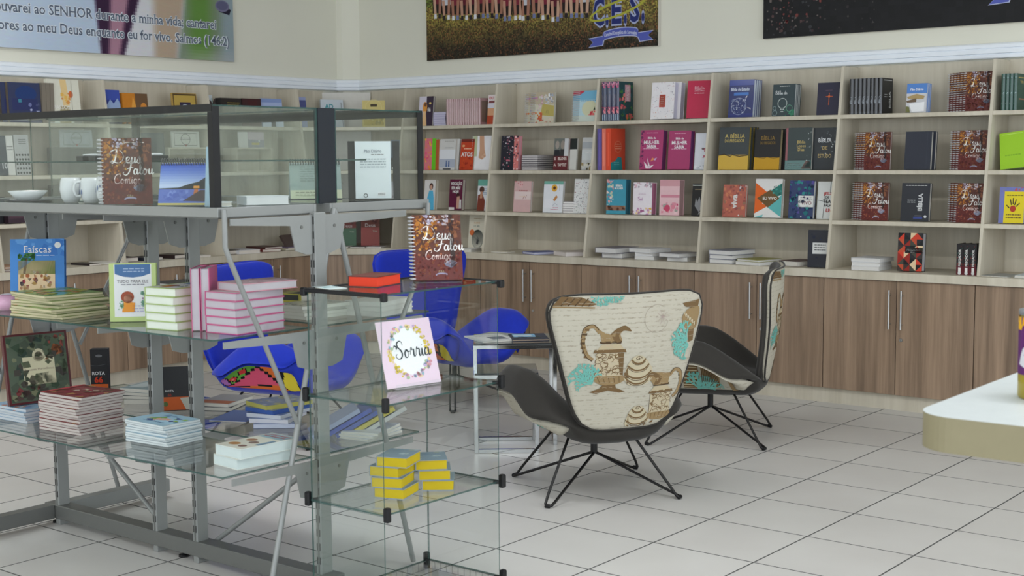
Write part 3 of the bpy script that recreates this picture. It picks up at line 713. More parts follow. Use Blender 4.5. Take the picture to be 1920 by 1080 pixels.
def make_book(label, w, h, t, cover, ops=None, spine_ops=None, pages=(206, 202, 192), hard=True, spiral=False, gloss=False, name='book', cat='book', group=None, spine=None, edge=None, bulge=0.0):
    cm, pm = book_meshes(w, h, t, cover, edge or pages, hard, spine, bulge)
    o = link(name, cm); o['label'] = label; o['category'] = cat
    if group: o['group'] = group
    link('pages', pm, o)
    if ops: obj('cover_print', print_mb(ops, w, h, lambda x, y, e: (x - w / 2, -t / 2 - e, y)), M_GLOSSPRINT if gloss else M_PRINT, o)
    if spine_ops: obj('spine_print', print_mb(spine_ops, t, h, lambda x, y, e: (-w / 2 - e - bulge * (1 - (2 * x / t - 1) ** 2), t / 2 - x, y)), M_GLOSSPRINT if gloss else M_PRINT, o)
    if spiral: obj('spiral_binding', spiral_mb(w, h, t, -w / 2), m_((208, 208, 212), 0.3, 0.3), o)
    o['dims'] = (w, h, t)
    return o
def stand(o, x, y, z, rz=0.0, lean=0.0):
    """stand a book on its bottom edge, leaning back by lean degrees; (x, y) is the middle of its foot"""
    w, h, t = o['dims']; a = math.radians(lean)
    o.rotation_euler = (-a, 0, math.radians(rz))
    o.location = (x, y, z + (t / 2) * math.sin(a) + 0.0003)
    return o
def lay(o, x, y, z, rz=0.0):
    """lay a book on its back cover, the middle at (x, y)"""
    w, h, t = o['dims']; a = math.radians(rz)
    o.rotation_euler = (-PI / 2, 0, a)
    o.location = (x + math.sin(a) * h / 2, y - math.cos(a) * h / 2, z + t / 2 + 0.0003)
    return o
def dup(o, label, group=None):
    c = copy_tree(o); c['label'] = label
    if group: c['group'] = group
    return c
def pile(proto_args, n, x, y, z, rz, text, group, jit=0.006, jrot=3.0, seed=0, name='book', cat='book', **kw):
    """a pile of equal books; text has a {} for the place in the pile"""
    R = random.Random(seed + 11); L = []
    w, h, t = proto_args[:3]; p = None
    for k in range(n):
        lab = text.format(ORD[n - 1 - k] if n - 1 - k < len(ORD) and k < n - 1 else ('topmost' if k == n - 1 else ORD[n - 1 - k]))
        if k == 0 and n > 1: lab = text.format('bottom')
        if p is None: p = o = make_book(lab, *proto_args, group=group, name=name, cat=cat, **kw)
        else: o = dup(p, lab)
        lay(o, x + R.uniform(-jit, jit), y + R.uniform(-jit, jit), z + k * (t + 0.0004), rz + R.uniform(-jrot, jrot)); L.append(o)
    return L
def row(proto_args, n, x, y, z, text, group, seed=0, rz=90, step=None, dx=1, dy=0, **kw):
    R = random.Random(seed + 5); p = None; w, h, t = proto_args[:3]; L = []
    for k in range(n):
        lab = text.format(NTH[k])
        if p is None: p = o = make_book(lab, *proto_args, group=group, **kw)
        else: o = dup(p, lab)
        s = step or (t + 0.0006)
        stand(o, x + k * s * dx, y + k * s * dy + R.uniform(-0.003, 0.003), z, rz); L.append(o)
    return L
def behind(o, n, dx, label, group, dy=None):
    """copies standing right behind a front-facing book, each a little to the side"""
    t = o['dims'][2]
    for k in range(1, n + 1):
        c = dup(o, label.format(NTH[k - 1]), group)
        for ch in list(c.children):
            if ch.name.startswith('cover_print'): D.objects.remove(ch)
        c.location.x += dx * k; c.location.y += (dy or (t + 0.001)) * k
FLOWER = [(214, 96, 120), (240, 170, 180), (120, 150, 110), (250, 240, 240), (190, 70, 96)]
LEAFS = [(166, 96, 40), (196, 130, 52), (120, 52, 34), (88, 40, 30), (210, 160, 80)]
DF = [('r', 0, 0, 1, 1, (92, 52, 42)), ('b', 0, 0.45, 0.5, 1, 90, [(176, 112, 44), (196, 138, 60), (150, 84, 38), (120, 72, 40), (206, 160, 84)], 0.07, 1), ('b', 0.4, 0.5, 1, 1, 80, [(110, 68, 52), (76, 50, 46), (134, 84, 58), (90, 60, 56)], 0.07, 2),
      ('b', 0.2, 0.84, 0.75, 1, 34, [(196, 190, 206), (170, 160, 180), (216, 208, 214)], 0.05, 3), ('p', [(0.76, 0.2), (0.86, 0.2), (0.83, 1), (0.75, 1)], (52, 36, 34)), ('p', [(0.18, 0.36), (0.22, 0.36), (0.2, 0.8), (0.17, 0.8)], (84, 52, 36)),
      ('r', 0, 0, 1, 0.36, (98, 42, 38)), ('b', 0, 0, 1, 0.42, 150, [(126, 50, 42), (84, 36, 34), (142, 66, 50), (104, 40, 38), (150, 88, 62)], 0.045, 4),
      ('l', [(0.46, 0.93), (0.86, 0.93)], 0.02, (226, 214, 204)),
      ('s', 'Deus', 0.2, 0.62, 0.21, WH, (0.04, 0.1)), ('s', 'Falou', 0.45, 0.45, 0.19, WH, (0.04, 0.1)), ('s', 'Comigo', 0.24, 0.315, 0.145, (240, 220, 214), (0.04, 0.1)),
      ('p', [(0.62, 0.25), (0.76, 0.3), (0.9, 0.26), (0.78, 0.18), (0.66, 0.21)], (150, 158, 182)), ('p', [(0.66, 0.27), (0.76, 0.31), (0.87, 0.28), (0.76, 0.23)], (186, 192, 210)),
      ('T', 'C.E.S.', 0.56, 0.13, 0.028, (206, 196, 150), 0.2), ('c', [(0.44, 0.07), (0.5, 0.095), (0.62, 0.095), (0.68, 0.08)], 0.03, (196, 196, 226))]
def sz(k): return POS[k]
def book_at(k, label, t, cover, ops=None, lean=6, w=None, h=None, rz=None, **kw):
    x, y, z, W0, H0 = POS[k]
    o = make_book(label, w or W0, h or H0, t, cover, ops, **kw)
    left = x < -5.09 and k not in ('deus1',)
    a = rz if rz is not None else (90 if left else 0)
    s = t / 2
    if left: return stand(o, x - s, y, z, a, lean)
    return stand(o, x, y + s, z, a, lean)

# -- back wall, first bay
book_at('fe', 'purple and lavender paperback, first on the top back-wall shelf', 0.022, (58, 44, 62), [('r', 0, 0, 0.52, 1, (214, 208, 222)), ('e', 0.42, 0.62, 0.16, 0.2, (222, 150, 66)), ('e', 0.45, 0.72, 0.09, 0.07, (120, 80, 60)), ('p', [(0.2, 0), (0.6, 0), (0.5, 0.5), (0.34, 0.5)], (232, 190, 140)), ('T', 'fé', 0.74, 0.55, 0.13, WH), ('e', 0.8, 0.76, 0.08, 0.04, (226, 200, 120))])
x, y, z, w, h = POS['lavstack']
pile((0.125, 0.19, 0.0175, (176, 170, 200)), 6, -4.215, y + 0.10, z, 0, '{} lavender book in the small pile beside the purple and lavender paperback', 'lavender pile on the top shelf', pages=(200, 196, 214), spine_ops=[('r', 0, 0.1, 1, 0.5, (146, 130, 190))])
x, y, z, w, h = POS['pinkrow']
row((0.15, h, 0.0222, (176, 140, 140), [('r', 0.1, 0.1, 0.9, 0.9, (132, 112, 100))], [('l', [(0.5, 0.1), (0.5, 0.9)], 0.25, (206, 184, 182)), ('r', 0.2, 0.02, 0.8, 0.08, WH), ('r', 0.25, 0.6, 0.75, 0.9, (160, 118, 122))]), 15, x - w / 2 + 0.012, y + 0.075, z, '{} from the left in the row of dusty pink spines', 'row of dusty pink books', bulge=0.005)
book_at('orangewhite', 'white and orange book beside the pink row', 0.02, (226, 170, 130), [('r', 0, 0.75, 1, 1, (238, 226, 226)), ('T', 'OU', 0.3, 0.9, 0.09, (200, 60, 60), 0.5), ('r', 0.1, 0.72, 0.9, 0.8, (140, 84, 84)), ('r', 0, 0.55, 1, 0.72, (232, 230, 240)), ('r', 0, 0, 1, 0.3, (196, 84, 56)), ('T', 'L', 0.7, 0.15, 0.12, WH)])
for k, lab, c, t, ops in (('pinkgreen', 'pink and orange book at the left end of the second shelf', (216, 120, 130), 0.028, [('b', 0, 0, 1, 1, 40, [(236, 150, 60), (226, 90, 130), (240, 190, 70)], 0.2, 9)]),
                          ('green', 'bright green book pressed beside the pink and orange one', (104, 190, 40), 0.03, None), ('orangebrown', 'orange brown book beside the bright green one', (176, 92, 50), 0.03, None)):
    book_at(k, lab, t, c, ops, lean=4)
o = book_at('beige', 'pale landscape book with two small blue figures', 0.02, (206, 204, 200), [('r', 0, 0.35, 1, 0.66, (226, 228, 232)), ('x', 0.3, 0.88, 0.9, 0.95, 1, (170, 168, 160)), ('x', 0.3, 0.66, 0.85, 0.74, 1, (160, 160, 160)), ('r', 0, 0.08, 1, 0.35, (176, 182, 196)), ('p', [(0.42, 0.1), (0.5, 0.1), (0.48, 0.3), (0.43, 0.3)], (52, 84, 140)), ('p', [(0.58, 0.1), (0.66, 0.1), (0.65, 0.29), (0.58, 0.29)], (52, 84, 140)), ('r', 0.25, 0.01, 0.75, 0.05, (80, 80, 84))])
behind(o, 1, 0.02, 'brown-edged book standing behind the pale landscape book', None)
book_at('atos', 'orange red paperback with white capitals, tilted in the first bay', 0.02, (190, 66, 34), [('r', 0, 0.9, 1, 1, (120, 44, 34)), ('e', 0.2, 0.78, 0.1, 0.04, (226, 170, 120)), ('x', 0.25, 0.62, 0.8, 0.72, 1, (236, 190, 160)), ('T', 'ATOS', 0.5, 0.5, 0.13, WH), ('b', 0, 0, 1, 0.4, 20, [(206, 84, 40), (160, 50, 30)], 0.14, 3)], lean=8)
book_at('hand', 'white spiral notebook with a reaching hand on its cover', 0.018, (232, 230, 232), [('r', 0, 0.4, 0.25, 1, (190, 196, 160)), ('p', [(0.35, 1), (0.6, 1), (0.66, 0.62), (0.75, 0.4), (0.55, 0.3), (0.35, 0.36), (0.4, 0.6)], (206, 160, 130)), ('b', 0.3, 0.3, 0.7, 0.5, 10, [(190, 140, 110), (220, 180, 150)], 0.07, 2), ('r', 0.0, 0, 0.14, 0.4, (206, 200, 190))], spiral=True)
book_at('bluedress', 'book with a woman in a blue dress on its cover', 0.03, (214, 210, 206), [('e', 0.62, 0.78, 0.18, 0.12, (76, 46, 40)), ('e', 0.62, 0.75, 0.1, 0.08, (206, 160, 136)), ('p', [(0.2, 0), (0.95, 0), (0.9, 0.4), (0.8, 0.64), (0.45, 0.64), (0.3, 0.4)], (92, 180, 216))], pages=(206, 196, 176))
book_at('burgundy', 'burgundy book with white block lettering and a standing woman', 0.035, (92, 26, 56), [('T', 'VOCAÇÃO', 0.52, 0.86, 0.1, WH, 0.85), ('T', 'SER MÃE', 0.5, 0.72, 0.09, WH, 0.7), ('T', 'HOJE', 0.5, 0.6, 0.08, WH, 0.5), ('e', 0.68, 0.5, 0.12, 0.07, (60, 34, 30)), ('p', [(0.6, 0.05), (0.9, 0.05), (0.82, 0.46), (0.62, 0.46)], (196, 150, 130)), ('p', [(0.78, 0.05), (0.98, 0.05), (0.95, 0.34), (0.82, 0.34)], WH), ('r', 0.02, 0.01, 0.45, 0.09, (222, 214, 210))], pages=(206, 200, 186))
book_at('tealman', 'teal topped book with a man in a brown coat', 0.02, (222, 224, 228), [('r', 0, 0.8, 1, 1, (112, 176, 160)), ('x', 0.45, 0.5, 0.95, 0.72, 4, (120, 150, 180)), ('e', 0.34, 0.68, 0.2, 0.1, (90, 60, 50)), ('p', [(0, 0), (0.6, 0), (0.64, 0.3), (0.4, 0.56), (0.05, 0.5)], (128, 62, 46)), ('p', [(0.2, 0.4), (0.4, 0.4), (0.42, 0.62), (0.24, 0.62)], (196, 146, 116))])
book_at('creamcircle', 'cream book with an orange disc and an oval drawing', 0.03, (214, 208, 190), [('x', 0.3, 0.86, 0.8, 0.92, 1, (180, 160, 130)), ('q', 'A ARTE', 0.5, 0.78, 0.045, (206, 150, 70), 0.7), ('q', 'DE SER', 0.5, 0.69, 0.05, (110, 130, 120), 0.75), ('e', 0.58, 0.32, 0.36, 0.27, (96, 110, 108)), ('e', 0.58, 0.32, 0.345, 0.258, (224, 220, 204)), ('d', 0.22, 0.5, 0.15, (216, 116, 66)), ('p', [(0.5, 0.18), (0.64, 0.16), (0.68, 0.34), (0.56, 0.4)], (70, 74, 78))])
lay(make_book('white book lying under the cream book with the orange disc', 0.13, 0.19, 0.022, WH), POS['flatw1'][0] - 0.01, POS['flatw1'][1] + 0.03, 0.84, 8)
# -- second bay
x, y, z, w, h = POS['pao']
G = [('r', 0, 0, 1, 1, (206, 200, 178)), ('r', 0, 0.6, 1, 1, (190, 176, 150)), ('p', [(0.3, 0.25), (1, 0.2), (1, 0.55), (0.4, 0.62)], (186, 170, 92)), ('b', 0, 0.4, 0.4, 0.9, 16, [(196, 130, 160), (226, 190, 200), (170, 160, 190)], 0.08, 1), ('b', 0, 0, 0.4, 0.35, 12, [(214, 120, 50), (196, 90, 60)], 0.14, 2), ('b', 0.4, 0, 1, 0.14, 14, [(176, 80, 60), (226, 200, 180)], 0.06, 4), ('b', 0.55, 0.6, 1, 0.95, 14, [(240, 240, 240), (220, 214, 220), (170, 180, 196)], 0.12, 7), ('T', 'Pão Diário', 0.52, 0.83, 0.075, WH, 0.8), ('l', [(0.6, 0.3), (0.64, 0.42), (0.7, 0.4), (0.72, 0.28)], 0.012, (120, 120, 90))]
pp = [make_book('front spiral devotional with orange flowers on its cover', w - 0.02, h, 0.022, (206, 200, 178), G, spiral=True, gloss=True, group='flowered spiral devotionals')]
for k in range(4): pp.append(dup(pp[0], '%s spiral devotional behind the front one with orange flowers' % NTH[k]))
for k, b in enumerate(pp): stand(b, x + 0.02 - (0.0, 0.036, 0.07, 0.125, 0.16)[k], y + 0.012 + k * 0.0245, z, 0, 4)
x, y, z, w, h = POS['blueflor']
G = [('r', 0, 0, 1, 1, (186, 214, 222)), ('r', 0, 0.7, 1, 1, (120, 182, 212)), ('e', 0.55, 0.42, 0.4, 0.26, (214, 214, 180)), ('x', 0.1, 0.62, 0.9, 0.7, 1, (110, 160, 190)), ('p', [(0, 0.86), (0.28, 0.98), (0.2, 1), (0, 1)], (196, 60, 80)), ('b', 0.5, 0.1, 0.95, 0.35, 12, [(206, 66, 76), (226, 110, 110)], 0.12, 3), ('p', [(0.72, 0.35), (0.84, 0.38), (0.8, 0.48)], (60, 70, 50)), ('r', 0, 0, 1, 0.2, (206, 216, 206))]
pp = [make_book('front pale blue spiral notebook with red roses', w, h, 0.02, (186, 214, 222), G, spiral=True, group='blue floral spiral notebooks')]
for k in range(3): pp.append(dup(pp[0], '%s spiral notebook behind the pale blue one with roses' % NTH[k]))
for k, b in enumerate(pp): stand(b, x - 0.034 * k, y + 0.012 + k * 0.0225, z, 0, 4)
BF = [('b', 0, 0, 1, 1, 46, [(226, 220, 222), (196, 110, 130), (240, 200, 206), (120, 130, 130), (206, 90, 110)], 0.075, 8)]
book_at('blackflor', 'black floral book at the left end of the second shelf', 0.03, (36, 36, 46), BF + [('T', 'bíblia', 0.6, 0.28, 0.05, (226, 120, 140), 0.4)], lean=5, edge=(216, 130, 130))
book_at('blackflor2', 'narrow coral edged floral book beside the black floral one', 0.04, (206, 120, 116), [('b', 0, 0, 1, 1, 30, [(60, 50, 60), (236, 200, 200), (190, 90, 100)], 0.3, 5)], lean=5, pages=(222, 160, 170))
x, y, z, w, h = POS['darkstack']
pile((0.15, 0.21, 0.0155, (52, 50, 66)), 7, -3.285, y + 0.105, z, 0, '{} dark covered book in the pile on the second shelf', 'dark book pile on the second shelf', pages=(196, 190, 188), jrot=1)
o = book_at('faces', 'book with grey portraits above a dark red title band', 0.02, (96, 34, 38), [('r', 0, 0.44, 1, 1, (112, 116, 110)), ('e', 0.22, 0.8, 0.14, 0.13, (160, 150, 140)), ('e', 0.6, 0.8, 0.15, 0.14, (150, 140, 130)), ('p', [(0, 0.44), (0.45, 0.44), (0.4, 0.64), (0.05, 0.64)], (40, 42, 46)), ('p', [(0.4, 0.44), (0.95, 0.44), (0.85, 0.66), (0.45, 0.66)], (52, 50, 50)), ('r', 0.72, 0.44, 1, 1, (206, 206, 206)), ('T', 'BELCHER', 0.62, 0.36, 0.085, (232, 214, 206), 0.6), ('T', 'TAP TXT', 0.62, 0.16, 0.085, (232, 214, 206), 0.6), ('T', 'E', 0.12, 0.36, 0.08, (226, 206, 200)), ('T', 'A', 0.12, 0.16, 0.08, (226, 206, 200))])
book_at('darkcard', 'white book with a black corner behind the portraits book', 0.015, (206, 204, 198), [('r', 0.2, 0.66, 1, 1, (40, 44, 42))])
book_at('greyland', 'grey misty landscape book by the third divider', 0.018, (198, 198, 196), [('r', 0, 0.66, 1, 0.86, (176, 180, 184)), ('r', 0, 0.3, 1, 0.62, (212, 216, 216)), ('b', 0, 0.0, 1, 0.22, 14, [(170, 150, 110), (90, 84, 60), (226, 220, 200)], 0.2, 6), ('T', 'SEMPRE', 0.55, 0.54, 0.05, (236, 236, 236), 0.7)])
book_at('pinkfl', 'dusty pink floral book with a teal spine', 0.022, (206, 170, 168), [('b', 0, 0.75, 0.5, 1, 12, [(200, 110, 116), (226, 180, 180)], 0.1, 2), ('r', 0.05, 0.4, 1, 0.66, (226, 206, 202)), ('x', 0.3, 0.62, 0.8, 0.72, 1, (176, 110, 110)), ('l', [(0.55, 0.42), (0.62, 0.52), (0.7, 0.44), (0.75, 0.55)], 0.025, (150, 70, 70)), ('l', [(0.3, 0.5), (0.7, 0.5)], 0.012, (230, 190, 130))], spine=(96, 158, 150))
book_at('sunfl', 'white book with a sunflower and a teal top band', 0.02, (222, 224, 228), [('r', 0, 0.9, 1, 1, (120, 176, 160)), ('d', 0.55, 0.78, 0.15, (226, 170, 60)), ('d', 0.55, 0.78, 0.07, (96, 60, 36)), ('p', [(0.5, 0.4), (0.66, 0.56), (0.74, 0.5), (0.6, 0.36)], (196, 136, 80)), ('l', [(0.8, 0.88), (0.82, 0.7)], 0.015, (140, 140, 140)), ('x', 0.4, 0.06, 0.8, 0.18, 2, (206, 130, 150)), ('r', 0.05, 0.15, 0.5, 0.42, (236, 236, 240)), ('l', [(0.5, 0.22), (0.62, 0.3), (0.75, 0.24)], 0.015, (150, 150, 170))])
x, y, z, w, h = POS['patstack']
pile((0.13, 0.19, 0.0165, (176, 170, 174)), 5, -2.905, y + 0.10, z, 0, '{} white edged book in the pile by the patterned book', 'white edged pile on the third shelf', pages=WH, jrot=1)
book_at('patwhite', 'white book covered in small grey and red sprigs', 0.022, (226, 226, 224), [('b', 0, 0, 1, 1, 190, [(130, 130, 136), (170, 100, 106), (150, 160, 150), (100, 110, 116)], 0.035, 4)], spine=(140, 190, 186), edge=(150, 196, 190))
x, y, z, w, h = POS['papers']; lay(make_book('thin cream leaflet lying alone on the worktop', 0.15, 0.1, 0.008, (226, 218, 196), hard=False, cat='leaflet', name='leaflet'), x, y + 0.03, z, 4)
x, y, z, w, h = POS['bluethin']; lay(make_book('thin blue book lying on the worktop in the second bay', 0.17, 0.22, 0.017, (84, 96, 156), pages=(206, 206, 222)), x + 0.0, y + 0.08, z, -22)
x, y, z, w, h = POS['pinkwhite']; lay(make_book('pinkish white thick book lying next to the thin blue book', 0.2, 0.24, 0.03, (206, 196, 188), pages=(216, 208, 204)), x + 0.03, y + 0.09, z, -28)
# -- third bay
x, y, z, w, h = POS['florrow']
FS = [('r', 0.1, 0, 0.9, 1, (66, 60, 92)), ('r', 0.1, 0.68, 0.9, 0.84, (110, 150, 200)), ('r', 0.12, 0.4, 0.88, 0.68, (222, 206, 220)), ('b', 0.05, 0.82, 0.95, 1, 12, [(226, 150, 176), (206, 90, 130)], 0.35, 1), ('b', 0.05, 0.16, 0.95, 0.36, 12, [(200, 70, 100), (226, 140, 150)], 0.35, 2), ('r', 0.2, 0.02, 0.8, 0.17, (176, 206, 226))]
FC = [('r', 0, 0, 1, 1, (36, 70, 76)), ('b', 0, 0, 1, 1, 60, [(50, 106, 70), (30, 90, 100), (30, 50, 60), (70, 120, 60)], 0.13, 3), ('b', 0, 0.3, 0.5, 0.7, 14, [(206, 84, 96), (226, 120, 120)], 0.14, 4), ('b', 0.4, 0, 1, 0.2, 10, [(206, 84, 96), (190, 120, 60)], 0.12, 6), ('p', [(0.4, 0.5), (0.8, 0.5), (0.8, 0.92), (0.4, 0.92)], (196, 150, 160)), ('z', 'MULHER', 0.6, 0.7, 0.16, (226, 206, 210), 0.36)]
row((0.175, h, 0.036, (50, 56, 84), FC, FS), 4, x - 0.06, y + 0.09, z, '{} from the left of four floral Bibles with pink and blue spines', 'row of floral Bibles', bulge=0.006)
o = book_at('whitefl', 'white sprigged Bible with an orange name plate', 0.05, (232, 228, 230), [('b', 0, 0, 1, 1, 120, [(190, 110, 150), (150, 150, 160), (226, 160, 120), (120, 110, 130)], 0.022, 4), ('r', 0.36, 0.32, 0.62, 0.66, (206, 84, 74)), ('r', 0.385, 0.345, 0.595, 0.635, (220, 120, 100)), ('x', 0.42, 0.4, 0.57, 0.6, 4, (240, 220, 210))], pages=(206, 206, 222), edge=(206, 206, 224))
behind(o, 1, 0.02, 'second Bible behind the white sprigged one', None)
x, y, z, w, h = POS['crimson']
o = stand(make_book('crimson Bible with white title, leaning and slightly open', w, h, 0.035, (186, 32, 70), [('q', 'Bíblia', 0.52, 0.8, 0.09, (232, 180, 190), 0.5), ('x', 0.3, 0.62, 0.75, 0.74, 2, (226, 170, 180)), ('c', [(0.3, 0.72), (0.5, 0.75), (0.72, 0.71)], 0.012, (232, 180, 190))], pages=(206, 206, 222)), x, y + 0.03, z, 14, 9)
behind(o, 1, 0.025, 'pale edged book behind the crimson Bible', None, 0.06)
x, y, z, w, h = POS['orrow']
for k, (c, t, lab) in enumerate((((96, 84, 150), 0.036, 'purple spined Bible at the left of the orange group'), ((222, 120, 100), 0.032, 'salmon spined Bible between the purple and orange ones'), ((214, 74, 46), 0.04, 'orange Bible with a teal wave on its cover'))):
    o = make_book(lab, 0.18, h, t, c, [('p', [(0, 0), (0.82, 0), (0.74, 0.3), (0.5, 0.32), (0.3, 0.22), (0, 0.18)], (44, 140, 146)), ('e', 0.5, 0.56, 0.26, 0.14, (226, 120, 90)), ('e', 0.5, 0.56, 0.23, 0.12, (214, 74, 46)), ('x', 0.3, 0.48, 0.72, 0.64, 3, (236, 160, 130)), ('x', 0.2, 0.1, 0.6, 0.2, 2, (110, 190, 190))] if k == 2 else None, [('l', [(0.5, 0.1), (0.5, 0.9)], 0.3, tuple(min(255, q + 22) for q in c))], pages=(206, 200, 196))
    stand(o, (-2.64, -2.603, -2.565)[k], y + 0.095, z, 90)
MS = [('x', 0.25, 0.9, 0.75, 0.94, 1, (226, 170, 190)), ('T', 'Bíblia da', 0.5, 0.8, 0.05, (240, 226, 232), 0.5), ('T', 'MULHER', 0.5, 0.69, 0.085, (244, 236, 240), 0.75), ('T', 'SÁBIA', 0.5, 0.58, 0.08, (244, 236, 240), 0.6), ('x', 0.15, 0.5, 0.85, 0.54, 1, (236, 190, 210))]
x, y, z, w, h = POS['sabia1']
book_at('sabia1', 'magenta Bible with white bird and leaves below its title', 0.05, (170, 58, 108), [('b', 0, 0.6, 0.14, 1, 14, [(96, 30, 80), (120, 40, 90)], 0.08, 3), ('b', 0, 0.05, 0.16, 0.5, 14, [(120, 40, 90), (96, 30, 80)], 0.07, 4)] + MS + [('p', [(0.2, 0.2), (0.5, 0.02), (0.3, 0.02)], (240, 226, 232)), ('p', [(0.34, 0.3), (0.5, 0.06), (0.42, 0.04)], (240, 226, 232)), ('p', [(0.36, 0.06), (0.66, 0.12), (0.5, 0.02)], (240, 226, 232)), ('p', [(0.5, 0.2), (0.72, 0.26), (0.56, 0.3)], (230, 140, 90)), ('p', [(0.62, 0.26), (0.78, 0.3), (0.7, 0.22)], (214, 180, 220))], gloss=True, pages=(150, 90, 130), edge=(120, 60, 110))
book_at('sabia2', 'plain magenta Bible with a white title, next to the decorated one', 0.05, (166, 58, 104), MS, gloss=True, edge=(110, 60, 110))
book_at('rose', 'white boxed book with a single pink rose', 0.03, (218, 220, 226), [('b', 0.45, 0.32, 1, 0.6, 22, [(190, 90, 110), (120, 110, 110), (206, 130, 140), (90, 90, 90)], 0.15, 2), ('b', 0, 0.02, 1, 0.12, 10, [(240, 240, 244), (190, 194, 204)], 0.2, 4)], gloss=True)
def rosebook(k, lab, c, ops, side): book_at(k, lab, 0.06, c, ops, edge=side, pages=side, lean=3)
rosebook('teal3', 'teal boxed Bible with a floral strip', (66, 150, 172), [('b', 0, 0.25, 0.36, 1, 34, [(226, 170, 170), (206, 120, 130), (190, 206, 180), (236, 214, 206)], 0.1, 2), ('T', 'BÍBLIA', 0.66, 0.82, 0.06, WH, 0.5), ('T', 'MULHER', 0.64, 0.74, 0.055, WH, 0.5), ('r', 0, 0.1, 1, 0.24, (150, 110, 90)), ('b', 0, 0.1, 1, 0.24, 10, [(226, 214, 200), (120, 70, 50), (206, 170, 140)], 0.14, 3)], (52, 110, 130))
rosebook('segredo', 'white boxed Bible with pastel flowers along the bottom', (232, 224, 228), [('b', 0, 0.82, 1, 1, 24, [(196, 170, 180), (170, 160, 170), (226, 190, 200)], 0.1, 2), ('b', 0, 0, 1, 0.22, 20, [(226, 180, 90), (206, 150, 190), (176, 110, 150), (240, 210, 160)], 0.13, 3), ('s', 'Sed', 0.28, 0.44, 0.12, (196, 150, 190)), ('x', 0.3, 0.6, 0.7, 0.68, 2, (206, 180, 200))], (190, 120, 150))
rosebook('pinkrose', 'pink boxed Bible with roses below its title', (226, 186, 190), [('r', 0, 0.82, 1, 1, (214, 160, 166)), ('r', 0.06, 0.5, 1, 0.58, (214, 140, 156)), ('b', 0.1, 0.05, 0.95, 0.36, 30, [(206, 90, 120), (226, 150, 166), (170, 170, 160), (240, 206, 210)], 0.12, 5), ('e', 0.4, 0.2, 0.15, 0.1, (206, 80, 110)), ('e', 0.7, 0.24, 0.1, 0.07, (226, 140, 156))], (186, 150, 150))
book_at('black3', 'black book with a pale tulip emblem', 0.03, (30, 28, 28), [('r', 0, 0.93, 1, 0.96, (200, 200, 196)), ('x', 0.2, 0.78, 0.9, 0.84, 1, (176, 156, 120)), ('p', [(0.25, 0.3), (0.6, 0.12), (0.95, 0.3), (0.9, 0.56), (0.75, 0.42), (0.6, 0.6), (0.45, 0.42), (0.3, 0.56)], (150, 150, 152)), ('p', [(0.55, 0.02), (0.75, 0.12), (0.6, 0.12)], (150, 150, 152))])
def flatpile(x, y, items, text, group):
    """items from the bottom: (w, h, t, rz, cover, dx, dy)"""
    z = 0.84; n = len(items)
    for k, (w, h, t, rz, c, dx, dy) in enumerate(items):
        place = 'only' if n == 1 else 'bottom' if k == 0 else ORD[n - 1 - k]
        lay(make_book(text.format(place), w, h, t, c, pages=(214, 212, 208), group=group), x + dx, y + dy, z, rz); z += t + 0.0005
flatpile(-2.49, 1.18, [(0.17, 0.21, 0.035, 0, (110, 110, 124), 0.01, 0.01), (0.19, 0.25, 0.036, -8, (124, 120, 132), -0.01, 0.0)], '{} of two grey covered books lying in the third bay', 'grey book pair in the third bay')
flatpile(-2.215, 1.165, [(0.15, 0.21, 0.026, 4, (222, 222, 222), 0.0, 0.02), (0.15, 0.21, 0.022, -4, (226, 226, 226), 0.01, 0.02), (0.2, 0.21, 0.026, -10, (222, 222, 224), -0.005, 0.01)], '{} white book of the three lying in mid third bay', 'three white books lying in the third bay')
flatpile(-1.965, 1.16, [(0.15, 0.2, 0.026, 6, (206, 206, 206), 0.01, 0.02), (0.18, 0.22, 0.027, -10, (150, 146, 150), -0.01, 0.0)], '{} of two white books at the right of the third bay', 'white book pair in the third bay')
# -- fourth bay
o = book_at('estudo', 'blue study Bible with a white ball of dots', 0.03, (44, 54, 118), [('r', 0, 0.85, 1, 1, (60, 76, 150)), ('r', 0, 0.1, 1, 0.84, (38, 50, 108)), ('T', 'Bíblia de Estudo', 0.45, 0.75, 0.085, (206, 214, 232), 0.75), ('r', 0.2, 0.58, 0.8, 0.66, (66, 120, 196)), ('b', 0.12, 0.08, 0.72, 0.5, 120, [(160, 170, 200), (120, 136, 180), (206, 212, 226)], 0.03, 3), ('o', 0.42, 0.29, 0.3, 0.015, (170, 180, 206)), ('p', [(0.68, 0.52), (0.76, 0.58), (0.72, 0.5)], WH), ('p', [(0.75, 0.26), (0.92, 0.2), (0.9, 0.24)], WH)], gloss=True, edge=(206, 214, 222), pages=(206, 214, 222))
behind(o, 3, -0.003, '{} pale edged Bible behind the blue study Bible', 'study Bibles behind the blue one')
